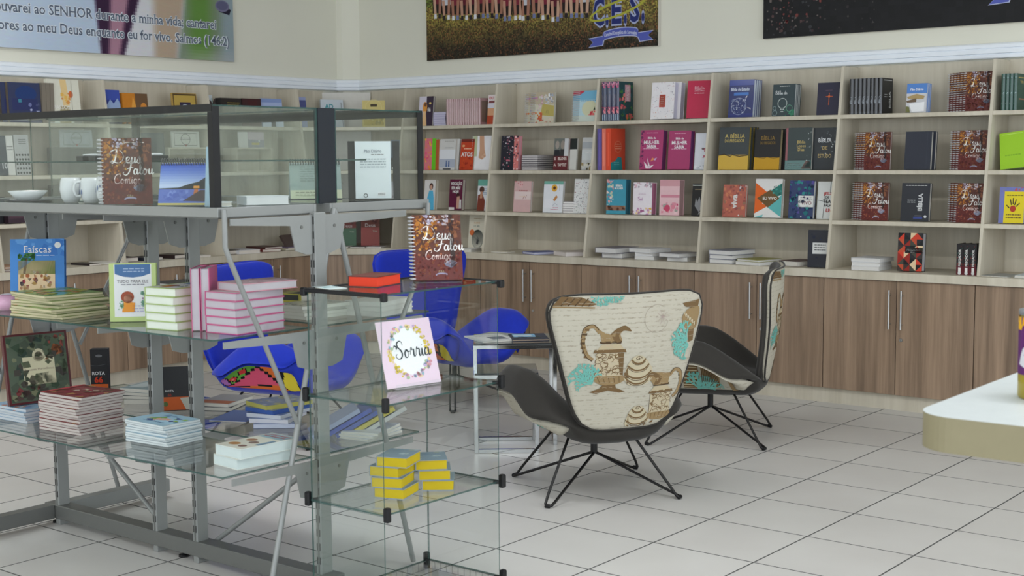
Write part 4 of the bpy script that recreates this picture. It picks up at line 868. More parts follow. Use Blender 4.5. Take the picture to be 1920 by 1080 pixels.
o = book_at('bulbs', 'dark green Bible with chalk light bulbs', 0.024, (46, 62, 66), [('b', 0.5, 0, 1, 0.2, 12, [(50, 110, 90), (60, 130, 100)], 0.12, 2), ('x', 0.3, 0.9, 0.75, 0.95, 1, (206, 210, 206)), ('s', 'Biblia da', 0.12, 0.68, 0.12, (226, 230, 230), (0.06, 0.12)), ('o', 0.46, 0.4, 0.2, 0.022, (206, 216, 210)), ('l', [(0.38, 0.2), (0.54, 0.2)], 0.03, (206, 216, 210)), ('l', [(0.4, 0.14), (0.52, 0.14)], 0.03, (206, 216, 210)), ('l', [(0.36, 0.28), (0.4, 0.2)], 0.02, (206, 216, 210)), ('l', [(0.56, 0.28), (0.52, 0.2)], 0.02, (206, 216, 210)), ('o', 0.78, 0.24, 0.13, 0.018, (110, 170, 140)), ('o', 0.14, 0.1, 0.1, 0.015, (150, 170, 170)), ('o', 0.12, 0.25, 0.07, 0.015, (150, 170, 170))], edge=(196, 200, 200), pages=(196, 200, 200))
behind(o, 3, -0.003, '{} pale edged Bible behind the light bulb Bible', 'Bibles behind the light bulb one')
book_at('cross', 'navy Bible with a thin orange cross and orange edges', 0.03, (32, 30, 56), [('l', [(0.52, 0.68), (0.52, 0.3)], 0.03, (206, 96, 46)), ('l', [(0.38, 0.57), (0.68, 0.57)], 0.025, (206, 96, 46)), ('l', [(0.35, 0.76), (0.65, 0.76)], 0.012, (120, 90, 110)), ('d', 0.52, 0.57, 0.05, (214, 110, 60))], edge=(214, 110, 34), pages=(214, 110, 34))
PG = lambda base: [('r', 0, 0, 1, 0.35, (206, 168, 62)), ('p', [(0, 0.33), (0.2, 0.35), (0.4, 0.3), (0.46, 0.34), (0.7, 0.3), (1, 0.33), (1, 0.355), (0.7, 0.325), (0.46, 0.365), (0.4, 0.325), (0.2, 0.375), (0, 0.355)], (60, 48, 30)), ('q', 'A BÍBLIA', 0.52, 0.79, 0.1, (214, 190, 110), 0.68), ('q', 'DO PREGADOR', 0.52, 0.68, 0.075, (214, 190, 110), 0.66)]
o = book_at('preg1', 'charcoal and gold Bible, left of the black and gold one', 0.03, (56, 62, 64), PG(0), gloss=True, edge=(150, 130, 60), pages=(150, 130, 60))
behind(o, 2, 0.008, '{} gold banded Bible behind the charcoal and gold one', 'gold Bibles behind the charcoal one')
o = book_at('preg2', 'black and gold Bible beside the charcoal one', 0.035, (24, 22, 22), [('r', 0, 0, 1, 0.3, (196, 150, 40)), ('l', [(0, 0.31), (0.4, 0.28), (0.5, 0.31), (0.75, 0.28), (1, 0.3)], 0.02, (110, 84, 40)), ('q', 'BÍBLIA', 0.52, 0.78, 0.1, (150, 120, 60), 0.55), ('q', 'DO PREGADOR', 0.52, 0.66, 0.07, (150, 120, 60), 0.6)], edge=(206, 190, 150))
behind(o, 1, 0.022, 'grey edged book behind the black and gold Bible', None)
book_at('loved', 'charcoal shrink-wrapped study Bible with pink spine and teal foot', 0.04, (56, 66, 66), [('r', 0, 0, 0.08, 1, (150, 90, 96)), ('q', 'Bíblia', 0.6, 0.66, 0.07, (214, 190, 120), 0.4), ('q', 'Lopes', 0.6, 0.57, 0.07, (214, 190, 120), 0.42), ('q', 'Dias', 0.6, 0.48, 0.07, (214, 190, 120), 0.36), ('r', 0, 0, 1, 0.22, (96, 130, 128)), ('x', 0.06, 0.04, 0.6, 0.16, 3, (214, 220, 220)), ('p', [(0.62, 0.02), (1, 0.02), (0.98, 0.2), (0.8, 0.22)], (206, 160, 150)), ('b', 0.8, 0.2, 1, 0.95, 16, [(206, 210, 210), (120, 130, 130), (90, 100, 100)], 0.05, 2)], gloss=True, lean=4)
book_at('glossy', 'black shrink-wrapped Bible with bright creases', 0.04, (44, 48, 52), [('b', 0.3, 0.25, 0.98, 0.95, 40, [(216, 220, 222), (130, 136, 140), (80, 86, 90), (60, 64, 68)], 0.05, 7), ('q', 'BÍBLIA', 0.5, 0.7, 0.1, (226, 228, 230), 0.5), ('q', 'DE', 0.5, 0.52, 0.08, (196, 170, 110), 0.3), ('q', 'ESTUDO', 0.5, 0.33, 0.09, (206, 180, 120), 0.5)], gloss=True, lean=4)  # pale specks put the glints of the wrap creases into the cover print
book_at('viva', 'salmon book with large vertical white lettering', 0.022, (176, 96, 80), [('b', 0, 0, 1, 1, 50, [(196, 110, 86), (150, 84, 76), (206, 130, 96), (150, 110, 90)], 0.11, 5), ('z', 'viva', 0.5, 0.48, 0.24, (226, 222, 218), 0.62), ('b', 0.65, 0.8, 1, 0.98, 8, [(220, 216, 212), (120, 100, 110)], 0.07, 3), ('d', 0.72, 0.05, 0.03, WH)], pages=(206, 200, 190))
book_at('tri', 'white book with orange and teal triangles on its cover', 0.03, (220, 218, 214), [('p', [(0, 0.1), (0, 0.9), (0.56, 0.6), (0.28, 0.36), (0.5, 0.3)], (226, 104, 40)), ('p', [(1, 0.9), (0.52, 0.66), (0.7, 0.5), (1, 0.6)], (50, 120, 110)), ('p', [(1, 0.6), (0.5, 0.26), (1, 0.02)], (96, 178, 176)), ('p', [(0.08, 0.5), (0.56, 0.72), (0.92, 0.5), (0.5, 0.26)], (110, 84, 50)), ('T', 'EU VIVO', 0.56, 0.5, 0.075, (236, 230, 220), 0.6), ('b', 0.6, 0.6, 1, 0.85, 14, [(30, 90, 84), (80, 160, 150)], 0.06, 3), ('p', [(0, 0), (0.3, 0), (0.34, 0.08)], (120, 190, 190))])
book_at('leaf', 'navy teal leaf patterned book with a white title label', 0.028, (44, 60, 100), [('b', 0, 0, 1, 1, 80, [(36, 110, 116), (60, 60, 120), (30, 50, 90), (52, 140, 140), (90, 80, 150), (24, 40, 70)], 0.12, 5), ('r', 0.38, 0.3, 1, 0.6, (226, 226, 222)), ('T', 'VIVO', 0.72, 0.41, 0.09, (176, 60, 80), 0.5), ('x', 0.46, 0.48, 0.95, 0.56, 2, (150, 150, 150)), ('p', [(0.5, 0.03), (0.56, 0.03), (0.53, 0.08)], WH)], edge=(220, 220, 218))
book_at('jesus', 'white book with jumbled black and red lettering', 0.02, (214, 216, 212), [('T', 'JESUS', 0.6, 0.68, 0.075, (190, 44, 40), 0.66), ('T', 'DE', 0.55, 0.58, 0.06, (60, 60, 60), 0.3), ('T', 'TEAS', 0.6, 0.47, 0.09, (44, 44, 44), 0.7), ('T', 'FALA', 0.6, 0.36, 0.06, (60, 60, 60), 0.5), ('T', 'LIV', 0.68, 0.23, 0.09, (190, 44, 40), 0.4), ('l', [(0.36, 0.02), (0.42, 0.7)], 0.02, (40, 40, 40)), ('l', [(0.7, 0.7), (0.72, 1)], 0.02, (40, 40, 40)), ('l', [(0.04, 0.5), (0.5, 0.46)], 0.02, (40, 40, 40))])
flatpile(-1.585, 1.185, [(0.18, 0.24, 0.028, -4, (110, 112, 128), -0.01, 0.0), (0.185, 0.24, 0.028, -6, (116, 118, 132), -0.005, 0.0), (0.19, 0.25, 0.03, -10, (124, 126, 140), 0.0, 0.0)], '{} of three grey bound white books in the fourth bay', 'grey book pile in the fourth bay')
flatpile(-1.375, 1.17, [(0.2, 0.22, 0.02, -12, (222, 220, 214), 0.0, -0.01), (0.19, 0.22, 0.015, -16, (150, 146, 60), 0.0, 0.0)], '{} book of the yellow green and white pair on the worktop', 'yellow green and white pair')
lay(make_book('dark maroon book lying behind the dark chair top', 0.15, 0.2, 0.034, (66, 30, 38)), -1.11, 1.2, 0.84, -14)
book_at('blacklab', 'tall black book with a white label on the worktop', 0.035, (26, 28, 38), [('b', 0.1, 0.2, 1, 0.9, 20, [(30, 40, 70), (26, 30, 50), (40, 40, 46)], 0.1, 3), ('r', 0.2, 0.36, 0.94, 0.66, (216, 216, 212)), ('x', 0.28, 0.42, 0.76, 0.62, 3, (90, 90, 90))], rz=12, lean=4)
# -- fifth bay
x, y, z, w, h = POS['blkrow']
row((0.16, h, 0.0262, (24, 24, 28), [('z', 'BIBLIA', 0.72, 0.4, 0.16, (206, 206, 206), 0.55), ('x', 0.15, 0.9, 0.9, 0.96, 1, (190, 190, 190)), ('x', 0.2, 0.44, 0.45, 0.56, 2, (180, 180, 180))], [('r', 0.2, 0.02, 0.8, 0.07, (200, 204, 206)), ('z', 'BÍBLIA', 0.5, 0.4, 0.45, (150, 156, 164), 0.4)], ), 8, x - w / 2 + 0.014, y + 0.085, z, '{} from the left in the row of shiny black Bibles', 'row of shiny black Bibles', gloss=True, bulge=0.007)
o = book_at('paoblue', 'sky blue devotional with loaves of bread on its cover', 0.024, (96, 140, 206), [('r', 0, 0, 1, 0.72, (206, 206, 210)), ('r', 0, 0.66, 1, 1, (84, 134, 206)), ('T', 'Pão Diário', 0.5, 0.8, 0.075, (226, 232, 240), 0.7), ('p', [(0.02, 0.54), (0.5, 0.64), (0.9, 0.56), (0.84, 0.46), (0.1, 0.48)], (176, 150, 100)), ('p', [(0.0, 0.4), (0.5, 0.5), (0.5, 0.36), (0.05, 0.34)], (110, 90, 70)), ('p', [(0.15, 0.3), (0.9, 0.36), (0.9, 0.04), (0.3, 0.02)], (240, 240, 242)), ('p', [(0, 0), (0.22, 0), (0.16, 0.2), (0, 0.22)], (110, 110, 60))], gloss=True, edge=(200, 204, 216), pages=(200, 204, 216))
behind(o, 2, -0.002, '{} devotional behind the sky blue one with loaves', 'devotionals behind the sky blue one')
dfs = None
def df_stack(k, n, dx, where, group):
    global dfs
    x, y, z, w, h = POS[k]
    for q in range(n):
        lab = ('front' if q == 0 else NTH[q] + ' from front') + ' of the autumn forest spiral books with white script, ' + where
        if dfs is None: dfs = o = make_book(lab, 0.172, 0.232, 0.02, (92, 52, 42), DF, spiral=True, pages=(206, 200, 196))
        else: o = dup(dfs, lab)
        o['group'] = group
        stand(o, x - dx * q, y + 0.012 + q * 0.0235, z, 0, 3)
df_stack('df1', 6, 0.028, 'top shelf', 'autumn spiral books on the top shelf')
df_stack('df2', 4, 0.028, 'second shelf left', 'autumn spiral books on the second shelf left')
df_stack('df3', 3, 0.028, 'second shelf right', 'autumn spiral books on the second shelf right')
df_stack('df4', 4, 0.028, 'third shelf left', 'autumn spiral books on the third shelf left')
df_stack('df5', 3, 0.028, 'third shelf right', 'autumn spiral books on the third shelf right')
o = book_at('plain', 'plain dark navy book without lettering on the second shelf', 0.03, (34, 38, 52), [('l', [(0.84, 0), (0.84, 1)], 0.012, (60, 64, 78))])
behind(o, 1, 0.012, 'second dark book behind the plain navy one', None)
o = book_at('biblia', 'black Bible with vertical white lettering on the third shelf', 0.03, (34, 36, 44), [('x', 0.14, 0.9, 0.9, 0.95, 1, (206, 206, 206)), ('z', 'BÍBLIA', 0.68, 0.5, 0.15, (214, 214, 214), 0.56), ('x', 0.22, 0.46, 0.5, 0.56, 2, (200, 200, 200)), ('r', 0.46, 0.06, 0.78, 0.11, (60, 74, 140)), ('l', [(0.5, 0.14), (0.76, 0.14)], 0.02, (130, 130, 130)), ('d', 0.88, 0.12, 0.05, (210, 210, 210))])
flatpile(-0.60, 1.175, [(0.18, 0.2, 0.027, 0, (226, 226, 226), 0.0, 0.0), (0.18, 0.2, 0.022, 3, (226, 226, 226), 0.0, 0.0), (0.19, 0.2, 0.025, -2, (206, 206, 208), 0.005, 0.0)], '{} of three white books in the fifth bay', 'white book pile in the fifth bay')
x, y, z, w, h = POS['geo']
TRI = [(206, 62, 40), (40, 40, 44), (150, 40, 30), (226, 200, 160), (70, 70, 60), (190, 80, 50), (24, 24, 26), (60, 50, 46)]
R_ = random.Random(9); G = []
for i in range(4):
    for j in range(6):
        a, b, c, d = (i / 4, j / 6), ((i + 1) / 4, j / 6), ((i + 1) / 4, (j + 1) / 6), (i / 4, (j + 1) / 6)
        if (i + j) % 2: G += [('p', [a, b, c], R_.choice(TRI)), ('p', [a, c, d], R_.choice(TRI))]
        else: G += [('p', [a, b, d], R_.choice(TRI)), ('p', [b, c, d], R_.choice(TRI))]
G += [('r', 0.3, 0.47, 1, 0.62, (26, 26, 28)), ('T', 'PREGADOR', 0.64, 0.56, 0.055, WH, 0.55), ('T', 'BÍBLIA', 0.6, 0.49, 0.03, WH, 0.3)]
stand(make_book('thick Bible with red and black triangle mosaic cover', 0.15, h, 0.065, (40, 36, 36), G, edge=(206, 206, 210), pages=(206, 206, 210)), x, y + 0.05, z, 6, 5)
x, y, z, w, h = POS['row3']
row((0.14, h, 0.039, (34, 30, 32), None, [('b', 0.1, 0.3, 0.9, 0.95, 16, [(60, 50, 50), (120, 50, 46), (40, 70, 60)], 0.2, 4), ('r', 0, 0, 1, 0.3, (96, 30, 40)), ('z', 'PREGADOR', 0.5, 0.55, 0.35, (222, 220, 216), 0.55), ('r', 0.3, 0.08, 0.7, 0.24, WH), ('d', 0.5, 0.06, 0.25, (220, 220, 220))]), 3, x - w / 2 + 0.02, y + 0.075, z, '{} from the left of three dark spines with white lettering', 'three dark spines in the fifth bay', pages=(60, 50, 50))
# -- sixth bay
x, y, z, w, h = POS['greenrow']
row((0.16, h, 0.022, (30, 74, 62), [('x', 0.15, 0.84, 0.8, 0.92, 1, (206, 180, 90)), ('q', 'TUDO', 0.5, 0.78, 0.07, (206, 180, 90), 0.6), ('l', [(0.02, 0.6), (0.98, 0.6)], 0.01, (50, 100, 84)), ('x', 0.2, 0.24, 0.8, 0.34, 1, (190, 130, 100))], [('b', 0.1, 0.02, 0.9, 0.98, 12, [(60, 110, 96), (150, 180, 180), (24, 60, 50)], 0.3, 2)]), 4, x - w / 2 + 0.012, y + 0.085, z, '{} from the left of the dark green Bibles on top right', 'dark green Bibles on the top shelf', gloss=True, bulge=0.006)
x, y, z, w, h = POS['lime']
p = None
for k in range(7):
    lab = '%s of the lime green booklets leaning in a fan' % NTH[k]
    if p is None: p = o = make_book(lab, 0.15, 0.215, 0.008, (150, 196, 40), [('r', 0.0, 0.0, 1, 1, (156, 202, 44)), ('l', [(0.1, 0.95), (0.9, 0.95)], 0.02, (190, 220, 110)), ('x', 0.2, 0.3, 0.8, 0.4, 1, (130, 176, 40))], hard=False, group='lime green booklets')
    else: o = dup(p, lab)
    stand(o, x + 0.024 + 0.012 * k, y + 0.02 + 0.014 * k, z, 0, 12); o.rotation_euler.y = math.radians(-7); o.location.z += 0.009
book_at('yellow', 'yellow and blue book with a red handprint', 0.04, (110, 116, 176), [('r', 0.2, 0, 1, 0.88, (226, 206, 40)), ('b', 0, 0.86, 1, 1, 16, [(110, 120, 190), (190, 90, 100), (120, 130, 170)], 0.1, 2), ('e', 0.56, 0.4, 0.12, 0.09, (176, 60, 40)), ('l', [(0.5, 0.5), (0.44, 0.66)], 0.04, (60, 50, 40)), ('l', [(0.56, 0.52), (0.56, 0.7)], 0.04, (60, 50, 40)), ('l', [(0.62, 0.5), (0.68, 0.66)], 0.04, (60, 50, 40)), ('l', [(0.68, 0.46), (0.82, 0.56)], 0.04, (60, 50, 40)), ('l', [(0.42, 0.42), (0.3, 0.5)], 0.04, (60, 50, 40)), ('x', 0.3, 0.72, 0.95, 0.8, 1, (120, 110, 40)), ('x', 0.3, 0.1, 0.9, 0.26, 2, (110, 90, 40))])
x, y, z, w, h = POS['papers2']; lay(make_book('grey magazine lying open-edged in the sixth bay', 0.16, 0.2, 0.006, (150, 152, 150), hard=False, cat='magazine', name='magazine'), x, y + 0.07, z, -10)
x, y, z, w, h = POS['whitecard']; lay(make_book('white and blue booklet at the right end of the worktop', 0.15, 0.2, 0.014, (206, 216, 220), hard=False, cat='booklet', name='booklet'), x + 0.03, y + 0.08, z, 4)
# -- left wall and corner
x, y, z, w, h = POS['bigblue']
BB = [('r', 0, 0, 1, 1, (56, 62, 92)), ('e', 0.55, 0.72, 0.34, 0.2, (38, 60, 110)), ('r', 0.1, 0.3, 0.9, 0.6, (48, 54, 96)), ('r', 0.3, 0.5, 0.4, 0.58, (66, 130, 150)), ('b', 0.6, 0.1, 0.95, 0.5, 12, [(170, 176, 206), (110, 116, 160), (80, 84, 120)], 0.08, 3), ('x', 0.15, 0.1, 0.7, 0.2, 1, (140, 146, 180))]
p = None
for k in range(4):
    lab = '%s large dark blue book on the left wall top shelf' % ('front' if k == 0 else NTH[k])
    if p is None: p = o = make_book(lab, w, h, 0.03, (60, 62, 84), BB, spine=(110, 100, 84), edge=(150, 140, 120), group='large dark blue books')
    else: o = dup(p, lab)
    stand(o, x - 0.02 - 0.031 * k, y - 0.035 * k, z, 90, 4)
for k in range(3):
    o = make_book('%s thick grey album between the blue and cream books' % NTH[k], 0.2, 0.265, 0.028, (120, 112, 100), None, None, edge=(206, 196, 170), group='thick grey albums')
    stand(o, POS['bigblue'][0] - 0.10, y + 0.135 + 0.030 * k, z, 180)
book_at('passos', 'large cream book with an orange flower and white lettering', 0.03, (214, 212, 196), [('p', [(0.3, 0), (0.66, 0), (0.66, 0.36), (0.36, 0.4)], (170, 158, 120)), ('p', [(0, 0.2), (0.32, 0), (0, 0)], (226, 228, 220)), ('p', [(0.4, 1), (0.6, 1), (0.66, 0.4), (0.46, 0.4)], (226, 196, 140)), ('b', 0.4, 0.4, 0.7, 0.7, 12, [(226, 180, 90), (214, 150, 80)], 0.1, 1), ('e', 0.72, 0.66, 0.07, 0.08, (206, 104, 60)), ('q', 'PASSOS', 0.4, 0.36, 0.09, WH, 0.6), ('l', [(0.72, 0.02), (0.76, 0.98)], 0.012, (140, 140, 126)), ('p', [(0.75, 0), (1, 0), (1, 0.2), (0.75, 0.1)], (150, 146, 136))])
book_at('psalms', 'blue book with a mountain and gold lettering', 0.014, (42, 56, 130), [('r', 0, 0.7, 1, 1, (66, 84, 170)), ('p', [(0.1, 0.5), (0.4, 0.72), (0.6, 0.6), (0.85, 0.76), (1, 0.6), (1, 0.4), (0, 0.4)], (150, 170, 206)), ('r', 0, 0, 1, 0.42, (24, 30, 60)), ('q', 'SALMOS', 0.5, 0.3, 0.07, (206, 176, 90), 0.85)])
book_at('amber', 'amber landscape box with brown right half', 0.05, (196, 124, 40), [('r', 0.5, 0.2, 1, 1, (110, 84, 60)), ('p', [(0.28, 0.3), (0.42, 0.9), (0.6, 0.3)], (226, 160, 70)), ('e', 0.82, 0.5, 0.14, 0.2, (214, 140, 60)), ('b', 0, 0, 1, 0.4, 20, [(60, 40, 30), (206, 140, 60), (150, 90, 40)], 0.09, 2)], cat='box', name='gift_box')
book_at('goldframe', 'gold framed picture with a pale blue figure on the top shelf', 0.02, (176, 144, 76), [('r', 0.02, 0.02, 0.98, 0.98, (84, 66, 40)), ('r', 0.06, 0.05, 0.94, 0.93, (190, 160, 80)), ('r', 0.28, 0.05, 0.74, 0.72, (56, 48, 70)), ('e', 0.5, 0.5, 0.16, 0.16, (196, 206, 226)), ('e', 0.5, 0.3, 0.1, 0.2, (140, 160, 206))], cat='picture', name='framed_picture')
x, y, z, w, h = POS['figure']
e = empty('figurine', (x - 0.02, y - 0.005, z), 'small dark bronze figurine before a white card', 'figurine')
f = MB(); f.lathe([(0, 0), (0.035, 0), (0.035, 0.012), (0.02, 0.02), (0.016, 0.07), (0.024, 0.12), (0.012, 0.15), (0.006, 0.155)], 12); f.tube([(0.0, 0.0, 0.13), (0.0, 0.03, 0.16), (0, 0.045, 0.2)], [0.009, 0.008, 0.006], 6); f.tube([(0, -0.005, 0.13), (0, -0.03, 0.17), (0, 0.0, 0.19)], [0.009, 0.008, 0.006], 6)
obj('body', f, m_((58, 46, 44), 0.4), e)
h_ = MB(); h_.lathe([(0, -0.016), (0.010, -0.012), (0.015, 0), (0.010, 0.012), (0, 0.016)], 10, 0, (0, 0, 0.17)); obj('head', h_, m_((58, 46, 44), 0.4), e)
stand(make_book('white card with teal flecks behind the bronze figurine', 0.14, 0.235, 0.006, (216, 222, 226), [('b', 0.6, 0.5, 1, 0.9, 8, [(120, 176, 170), (160, 200, 200)], 0.1, 1)], hard=False, cat='card', name='greeting_card'), x - 0.09, y + 0.02, z, 90, 6)
book_at('darkbox', 'black gift box with gold lettering on the left wall', 0.07, (44, 38, 36), [('x', 0.3, 0.7, 0.9, 0.86, 2, (150, 130, 60)), ('d', 0.86, 0.35, 0.05, (206, 200, 200))], cat='box', name='gift_box', lean=0)
book_at('maroonbox', 'dark maroon gift box beside the black one', 0.07, (62, 32, 34), [('r', 0.3, 0.2, 0.8, 0.95, (76, 38, 40))], cat='box', name='gift_box', lean=0)
book_at('jump', 'blue and white book with a cheering silhouette', 0.014, (170, 184, 222), [('r', 0, 0, 1, 0.5, (206, 214, 232)), ('r', 0, 0.86, 1, 1, (140, 160, 210)), ('l', [(0.36, 0.5), (0.4, 0.36), (0.5, 0.28), (0.62, 0.4), (0.68, 0.66)], 0.05, (30, 34, 50)), ('d', 0.52, 0.42, 0.06, (30, 34, 50)), ('p', [(0.4, 0), (0.62, 0), (0.6, 0.34), (0.42, 0.34)], (30, 34, 50))])
book_at('corn1', 'narrow lavender booklet in the corner top shelf', 0.012, (160, 170, 214), [('r', 0, 0.6, 1, 0.9, (90, 96, 150)), ('e', 0.5, 0.3, 0.3, 0.1, (206, 190, 220))], hard=False, rz=80)
book_at('AD', 'white book with large teal letters AD in the corner', 0.02, (206, 214, 222), [('T', 'AD', 0.36, 0.76, 0.16, (66, 150, 160), 0.5), ('o', 0.5, 0.2, 0.1, 0.03, (90, 150, 170)), ('l', [(0.95, 0.05), (0.9, 0.9)], 0.02, (120, 126, 130))], rz=70)
x, y, z, w, h = POS['gold']
o = make_book('gold gift box with a dark label slot in the corner', w, h, 0.04, (196, 180, 110), [('r', 0.36, 0.76, 0.66, 0.86, (70, 60, 40)), ('r', 0.05, 0.05, 0.95, 0.4, (176, 160, 84)), ('o', 0.5, 0.72, 0.36, 0.02, (214, 200, 140)), ('b', 0.1, 0.05, 0.95, 0.35, 16, [(206, 196, 140), (150, 140, 80)], 0.1, 2)], name='gift_box', cat='box'); stand(o, x, y, z, 40, 4)
x, y, z, w, h = POS['greyblue']; stand(make_book('grey blue booklet at the corner of the second shelf', w + 0.03, h, 0.012, (110, 124, 140), [('r', 0, 0, 1, 0.4, (70, 70, 74)), ('r', 0.1, 0.02, 0.9, 0.1, WH)], hard=False), x, y, z, 30, 5)
x, y, z, w, h = POS['greyred']; stand(make_book('white booklet with a red foot at the corner third shelf', w + 0.03, h, 0.012, (200, 198, 204), [('r', 0, 0, 1, 0.22, (150, 44, 50)), ('b', 0.1, 0.25, 0.9, 0.6, 10, [(70, 60, 70), (170, 160, 170)], 0.16, 3)], hard=False), x, y, z, 30, 5)
for k, c, lab in (('deus1', (62, 96, 70), 'green and red book in the corner, left of the rust red one'), ('deus2', (140, 60, 52), 'rust red book in the corner beside the green one')):
    x, y, z, w, h = POS[k]
    stand(make_book(lab, w, h, 0.02, c, [('r', 0, 0.62, 1, 1, (116, 62, 56) if k == 'deus1' else (110, 62, 52)), ('b', 0, 0.7, 1, 1, 12, [(140, 90, 80), (90, 50, 44)], 0.12, 2), ('q', 'Deus', 0.5, 0.7, 0.12, (206, 196, 190), 0.62), ('l', [(0.05, 0.97), (0.95, 0.97)], 0.03, (60, 40, 40)), ('q', 'Vida', 0.75, 0.5, 0.06, (180, 190, 170), 0.3)]), x, y, z, 40, 8)
# behind the display case glass, second and third shelves of the left wall
book_at('dark10', 'dark grey book with the number 10 on the left wall', 0.03, (52, 58, 70), [('T', '10', 0.7, 0.25, 0.16, (206, 206, 206), 0.5)])
book_at('white2', 'narrow white book beside the dark grey number book', 0.03, (206, 204, 198), [('x', 0.1, 0.6, 0.9, 0.75, 2, (110, 110, 110))])
book_at('calc', 'grey book with rows of black dots on its cover', 0.025, (170, 170, 168), [('d', (i + 0.5) / 5, (j + 0.5) / 9, 0.07, (56, 56, 58)) for i in range(5) for j in range(5)] + [('x', 0.3, 0.75, 0.8, 0.9, 3, (100, 100, 100))])
def crate(label, y, w, dark):
    e = empty('display_crate', (-5.17, y, 1.450), label, 'crate', None, PI / 2); H, d = 0.185, 0.16; m = M_OAK if not dark else m_((60, 58, 56), 0.6)
    for nm, bx in (('side_board', (-w / 2, -w / 2 + 0.012, 0, d, 0, H)), ('side_board', (w / 2 - 0.012, w / 2, 0, d, 0, H)), ('base_board', (-w / 2 + 0.0122, w / 2 - 0.0122, 0, d, 0, 0.012)), ('top_board', (-w / 2 + 0.0122, w / 2 - 0.0122, 0, d, H - 0.012, H)), ('back_board', (-w / 2 + 0.0122, w / 2 - 0.0122, d - 0.01, d, 0.0122, H - 0.0122))):
        obj(nm, MB().box(*bx), m, e)
crate('pale wooden open crate under the ornate pale card', -0.425, 0.36, False)
crate('pale wooden open crate under the white and lavender card', 0.20, 0.36, False)
crate('dark open crate under the ornate grey card', -1.34, 0.30, True)
for k, c, yy, lab in (('ornate1', (150, 154, 158), -1.34, 'grey card with an ornate frame on the dark crate'), ('ornate2', (206, 204, 196), -0.425, 'pale card with an ornate frame on the wooden crate')):
    stand(make_book(lab, 0.25, 0.115, 0.012, c, [('o', 0.5, 0.5, 0.16, 0.014, (84, 84, 90)), ('l', [(0.1, 0.12), (0.9, 0.12), (0.9, 0.88), (0.1, 0.88), (0.1, 0.12)], 0.014, (96, 96, 100)), ('x', 0.3, 0.42, 0.7, 0.6, 2, (96, 96, 100)), ('d', 0.5, 0.12, 0.03, (150, 60, 60))], hard=False, cat='card', name='greeting_card'), -5.21, yy, 1.6352, 90, 3)
stand(make_book('picture card split white and lavender on the wooden crate', 0.25, 0.118, 0.012, (214, 210, 206), [('r', 0.36, 0.5, 1, 1, (206, 190, 196)), ('r', 0.36, 0, 1, 0.5, (160, 156, 164)), ('l', [(0.36, 0), (0.36, 1)], 0.012, (110, 110, 116)), ('r', 0.5, 0.16, 0.8, 0.3, (196, 180, 90)), ('d', 0.8, 0.42, 0.03, WH)], hard=False, cat='card', name='greeting_card'), -5.21, 0.20, 1.6352, 90, 3)
for k, (yy, w, h) in enumerate(((-1.36, 0.30, 0.24), (-0.97, 0.26, 0.20))):
    stand(make_book(('large' if k == 0 else 'smaller') + ' black keepsake box on the left wall third shelf', w, h, 0.15, (38, 36, 36), [('r', 0.04, 0.66, 0.96, 0.69, (70, 66, 62))], hard=False, edge=(44, 42, 42), cat='box', name='gift_box'), -5.23, yy, 1.141, 90)
x, y, z, w, h = POS['darkblue2']; stand(make_book('slate blue book standing behind the spiral book in the case', w, 0.285, 0.03, (60, 70, 76), edge=(90, 96, 100)), x, y, z, 90, 4)
book_at('lbook3', 'dark plum box on the left wall third shelf', 0.05, (60, 44, 54), [('r', 0.1, 0.3, 0.9, 0.7, (84, 60, 70))], cat='box', name='gift_box', h=0.1)
#book_at('lbk4', 'grey blue book on the left wall third shelf', 0.03, (120, 130, 140), [('r', 0.2, 0.5, 0.8, 0.8, (190, 194, 196))], h=0.22)
# things lying on the left worktop and shelves
R_ = random.Random(21)
LF = [(-5.17, -1.93, 0.17, 0.23, 0.016, (96, 50, 44), 'brown red book at the far left of the worktop'), (-5.17, -1.93, 0.17, 0.22, 0.014, (190, 150, 120), 'tan book on top of the brown red one'), (-5.12, -1.36, 0.10, 0.2, 0.012, (46, 38, 40), 'thin black booklet on the left worktop'),
      (-5.15, -1.16, 0.16, 0.23, 0.008, (226, 224, 218), 'white leaflet on the left worktop'), (-5.19, -1.02, 0.14, 0.21, 0.03, (66, 44, 46), 'dark brown book with reddish pages on the left worktop'), (-5.15, -0.86, 0.15, 0.21, 0.022, (40, 44, 56), 'navy book lying beside the dark brown one'),
      (-5.16, -0.62, 0.14, 0.2, 0.026, (48, 36, 36), 'black book on the left worktop by the steel post'), (-5.12, -0.46, 0.17, 0.2, 0.012, (226, 224, 220), 'white booklet beside the black book on the left worktop'), (-5.17, -0.14, 0.15, 0.21, 0.03, (50, 38, 40), 'dark book above the blue chair, left of the white pile'),
      (-5.14, 0.01, 0.19, 0.24, 0.028, (214, 214, 218), 'white bulky magazine above the blue chair'), (-5.15, 0.26, 0.16, 0.22, 0.02, (132, 52, 54), 'brick red book on the worktop above the blue chair'), (-5.17, 0.27, 0.17, 0.24, 0.014, (84, 48, 46), 'dark red book resting on the brick red one'),
      (-5.17, 0.46, 0.15, 0.22, 0.010, (226, 220, 190), 'cream leaflet on the worktop near the corner'), (-5.19, 0.55, 0.16, 0.22, 0.018, (120, 104, 140), 'lilac booklet on the worktop near the corner')]
last = None
for k, (x, y, w, h, t, c, lab) in enumerate(LF):
    z = 0.84
    if k in (1, 11): z += LF[k - 1][4] + 0.0006
    lay(make_book(lab, w, h, t, c, pages=(214, 206, 196), hard=t > 0.012), x, y, z, 90 + R_.uniform(-14, 14))
stand(make_book('dark brown booklet propped on edge by the corner', 0.2, 0.12, 0.02, (84, 70, 66)), -5.17, 0.585, 0.84, 100, 35)
